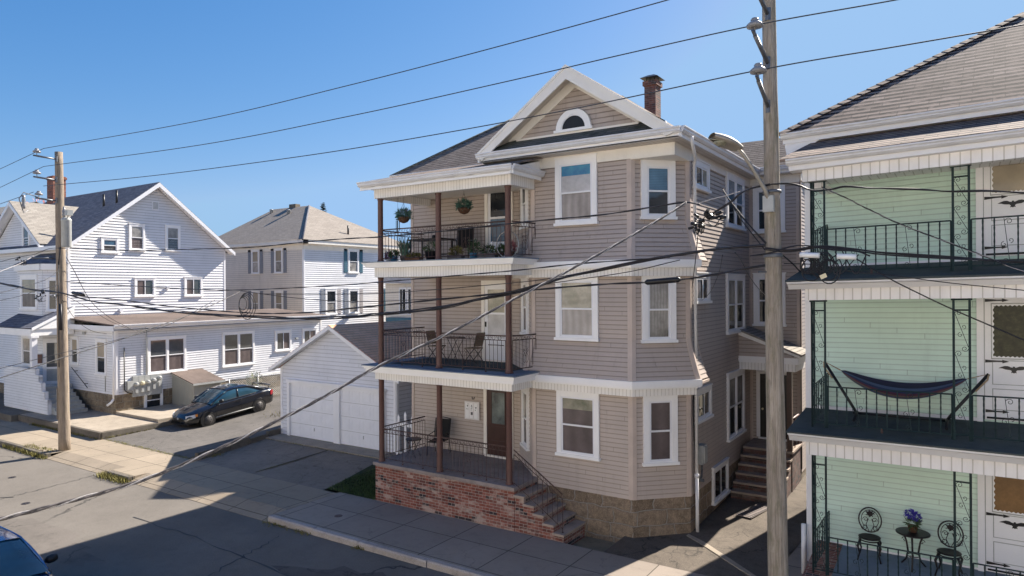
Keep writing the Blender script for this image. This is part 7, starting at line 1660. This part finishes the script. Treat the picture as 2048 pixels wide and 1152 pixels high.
# ------------------------------------------------------------------ unseen houses across the street, added to bounce light onto the shaded fronts
M['opp1'] = m_siding('bounce_house_cream_clapboard', (.82, .76, .66), .1, .4); M['opp2'] = m_siding('bounce_house_white_clapboard', (.82, .78, .72), .1, .4)
for i, (x0, x1, h_, mt, lb) in enumerate(((-52, -40, 8.8, 'opp2', 'unseen warm white house across the street, farthest to the left'), (-38, -27, 9.2, 'opp1', 'unseen cream house across the street facing the white gabled house'), (-25, -13.5, 9.6, 'opp2', 'unseen warm white house across the street facing the garage'), (-12, -1, 9.3, 'opp1', 'unseen cream house across the street facing the tan house'), (.5, 12, 9.4, 'opp2', 'unseen warm white house across the street facing the mint house'), (14, 26, 9.0, 'opp1', 'unseen cream house across the street, farthest to the right'))):
    K_ = thing('bounce_house', lb, 'house', ((x0 + x1) / 2, -12, 0), 'unseen houses added across the street for bounce light')
    Wq = Wall((x1, -7.2), (x0, -7.2)); m_ = MB(); siding(m_, Wq, [(0, 0), (Wq.L, 0), (Wq.L, h_), (0, h_)], ex=.16, lap=.02); m_.box(x0, -18, -.2, x1, -7.23, h_); m_.build('wall', mt, K_)
    xm = (x0 + x1) / 2; m_ = MB(); m_.prism([(x0 - .4, -6.8, h_), (x1 + .4, -6.8, h_), (xm, -6.8, h_ + 3.4)], (0, -11.6, 0)); m_.build('roof', 'roof_h', K_)
    for zf in (1.0, 3.9, 6.8):
        for a in (1.2, 4.2, 7.4): window(K_, Wq, a, a + 1.1, zf, zf + 1.6, 'p_blindlit', 'p_dark', .13)
# ------------------------------------------------------------------ light, sky, camera
sd = Vector((.245, 1.0, .81)).normalized()
el = math.asin(sd.z); az = atan2(sd.x, sd.y)
wd = bpy.data.worlds.new("World"); S.world = wd; wd.use_nodes = True
nt = wd.node_tree; bg = nt.nodes['Background']; sk = nt.nodes.new('ShaderNodeTexSky'); sk.sky_type = 'NISHITA'; sk.sun_disc = False
sk.sun_elevation = el; sk.sun_rotation = az; sk.altitude = 0; sk.air_density = 1.0; sk.dust_density = .6; sk.ozone_density = 2.2
mx = nt.nodes.new('ShaderNodeMix'); mx.data_type = 'RGBA'; mx.blend_type = 'MULTIPLY'; mx.inputs[0].default_value = 1; mx.inputs[7].default_value = (.50, .66, .84, 1)
nt.links.new(sk.outputs[0], mx.inputs[6]); SK = .088
sp = nt.nodes.new('ShaderNodeSeparateColor'); cb = nt.nodes.new('ShaderNodeCombineColor'); nt.links.new(mx.outputs[2], sp.inputs[0])
def mth(op, a, b):   # grade the sky: deeper overhead, paler towards the roofs
    n = nt.nodes.new('ShaderNodeMath'); n.operation = op; n.inputs[1].default_value = b; nt.links.new(a, n.inputs[0]); return n.outputs[0]
for i, (a, g_, cl_) in enumerate(((2.3, 1.5, .152), (.71, .93, .29), (.56, .63, .48))):
    nt.links.new(mth('MULTIPLY', mth('POWER', mth('MINIMUM', mth('MULTIPLY', sp.outputs[i], SK), cl_), g_), a / SK), cb.inputs[i])
nt.links.new(cb.outputs[0], bg.inputs[0]); bg.inputs[1].default_value = SK * .97
sl_ = bpy.data.lights.new('sun', 'SUN'); sl_.energy = 5.0; sl_.angle = radians(.53); sl_.color = (1, .92, .81)
so = bpy.data.objects.new('sun', sl_); COL.objects.link(so); so.rotation_euler = (-sd).to_track_quat('-Z', 'Y').to_euler()
cam = bpy.data.cameras.new('camera'); cam.sensor_width = 36; cam.lens = 1365 / 2048 * 36; cam.clip_end = 3000; cam.clip_start = .1
co = bpy.data.objects.new('camera', cam); COL.objects.link(co); co.location = (0, 0, 6.1)
co.matrix_world = Matrix.Translation((0, 0, 6.1)) @ Matrix.Rotation(radians(33.3), 4, 'Z') @ Matrix.Rotation(radians(90), 4, 'X') @ Matrix.Rotation(radians(-.35), 4, 'Z')
S.camera = co
S.view_settings.view_transform = 'Standard'; S.view_settings.look = 'None'; S.view_settings.exposure = 0; S.view_settings.gamma = 1
S.cycles.film_exposure = 2.62; S.cycles.max_bounces = 6; S.cycles.use_denoising = True
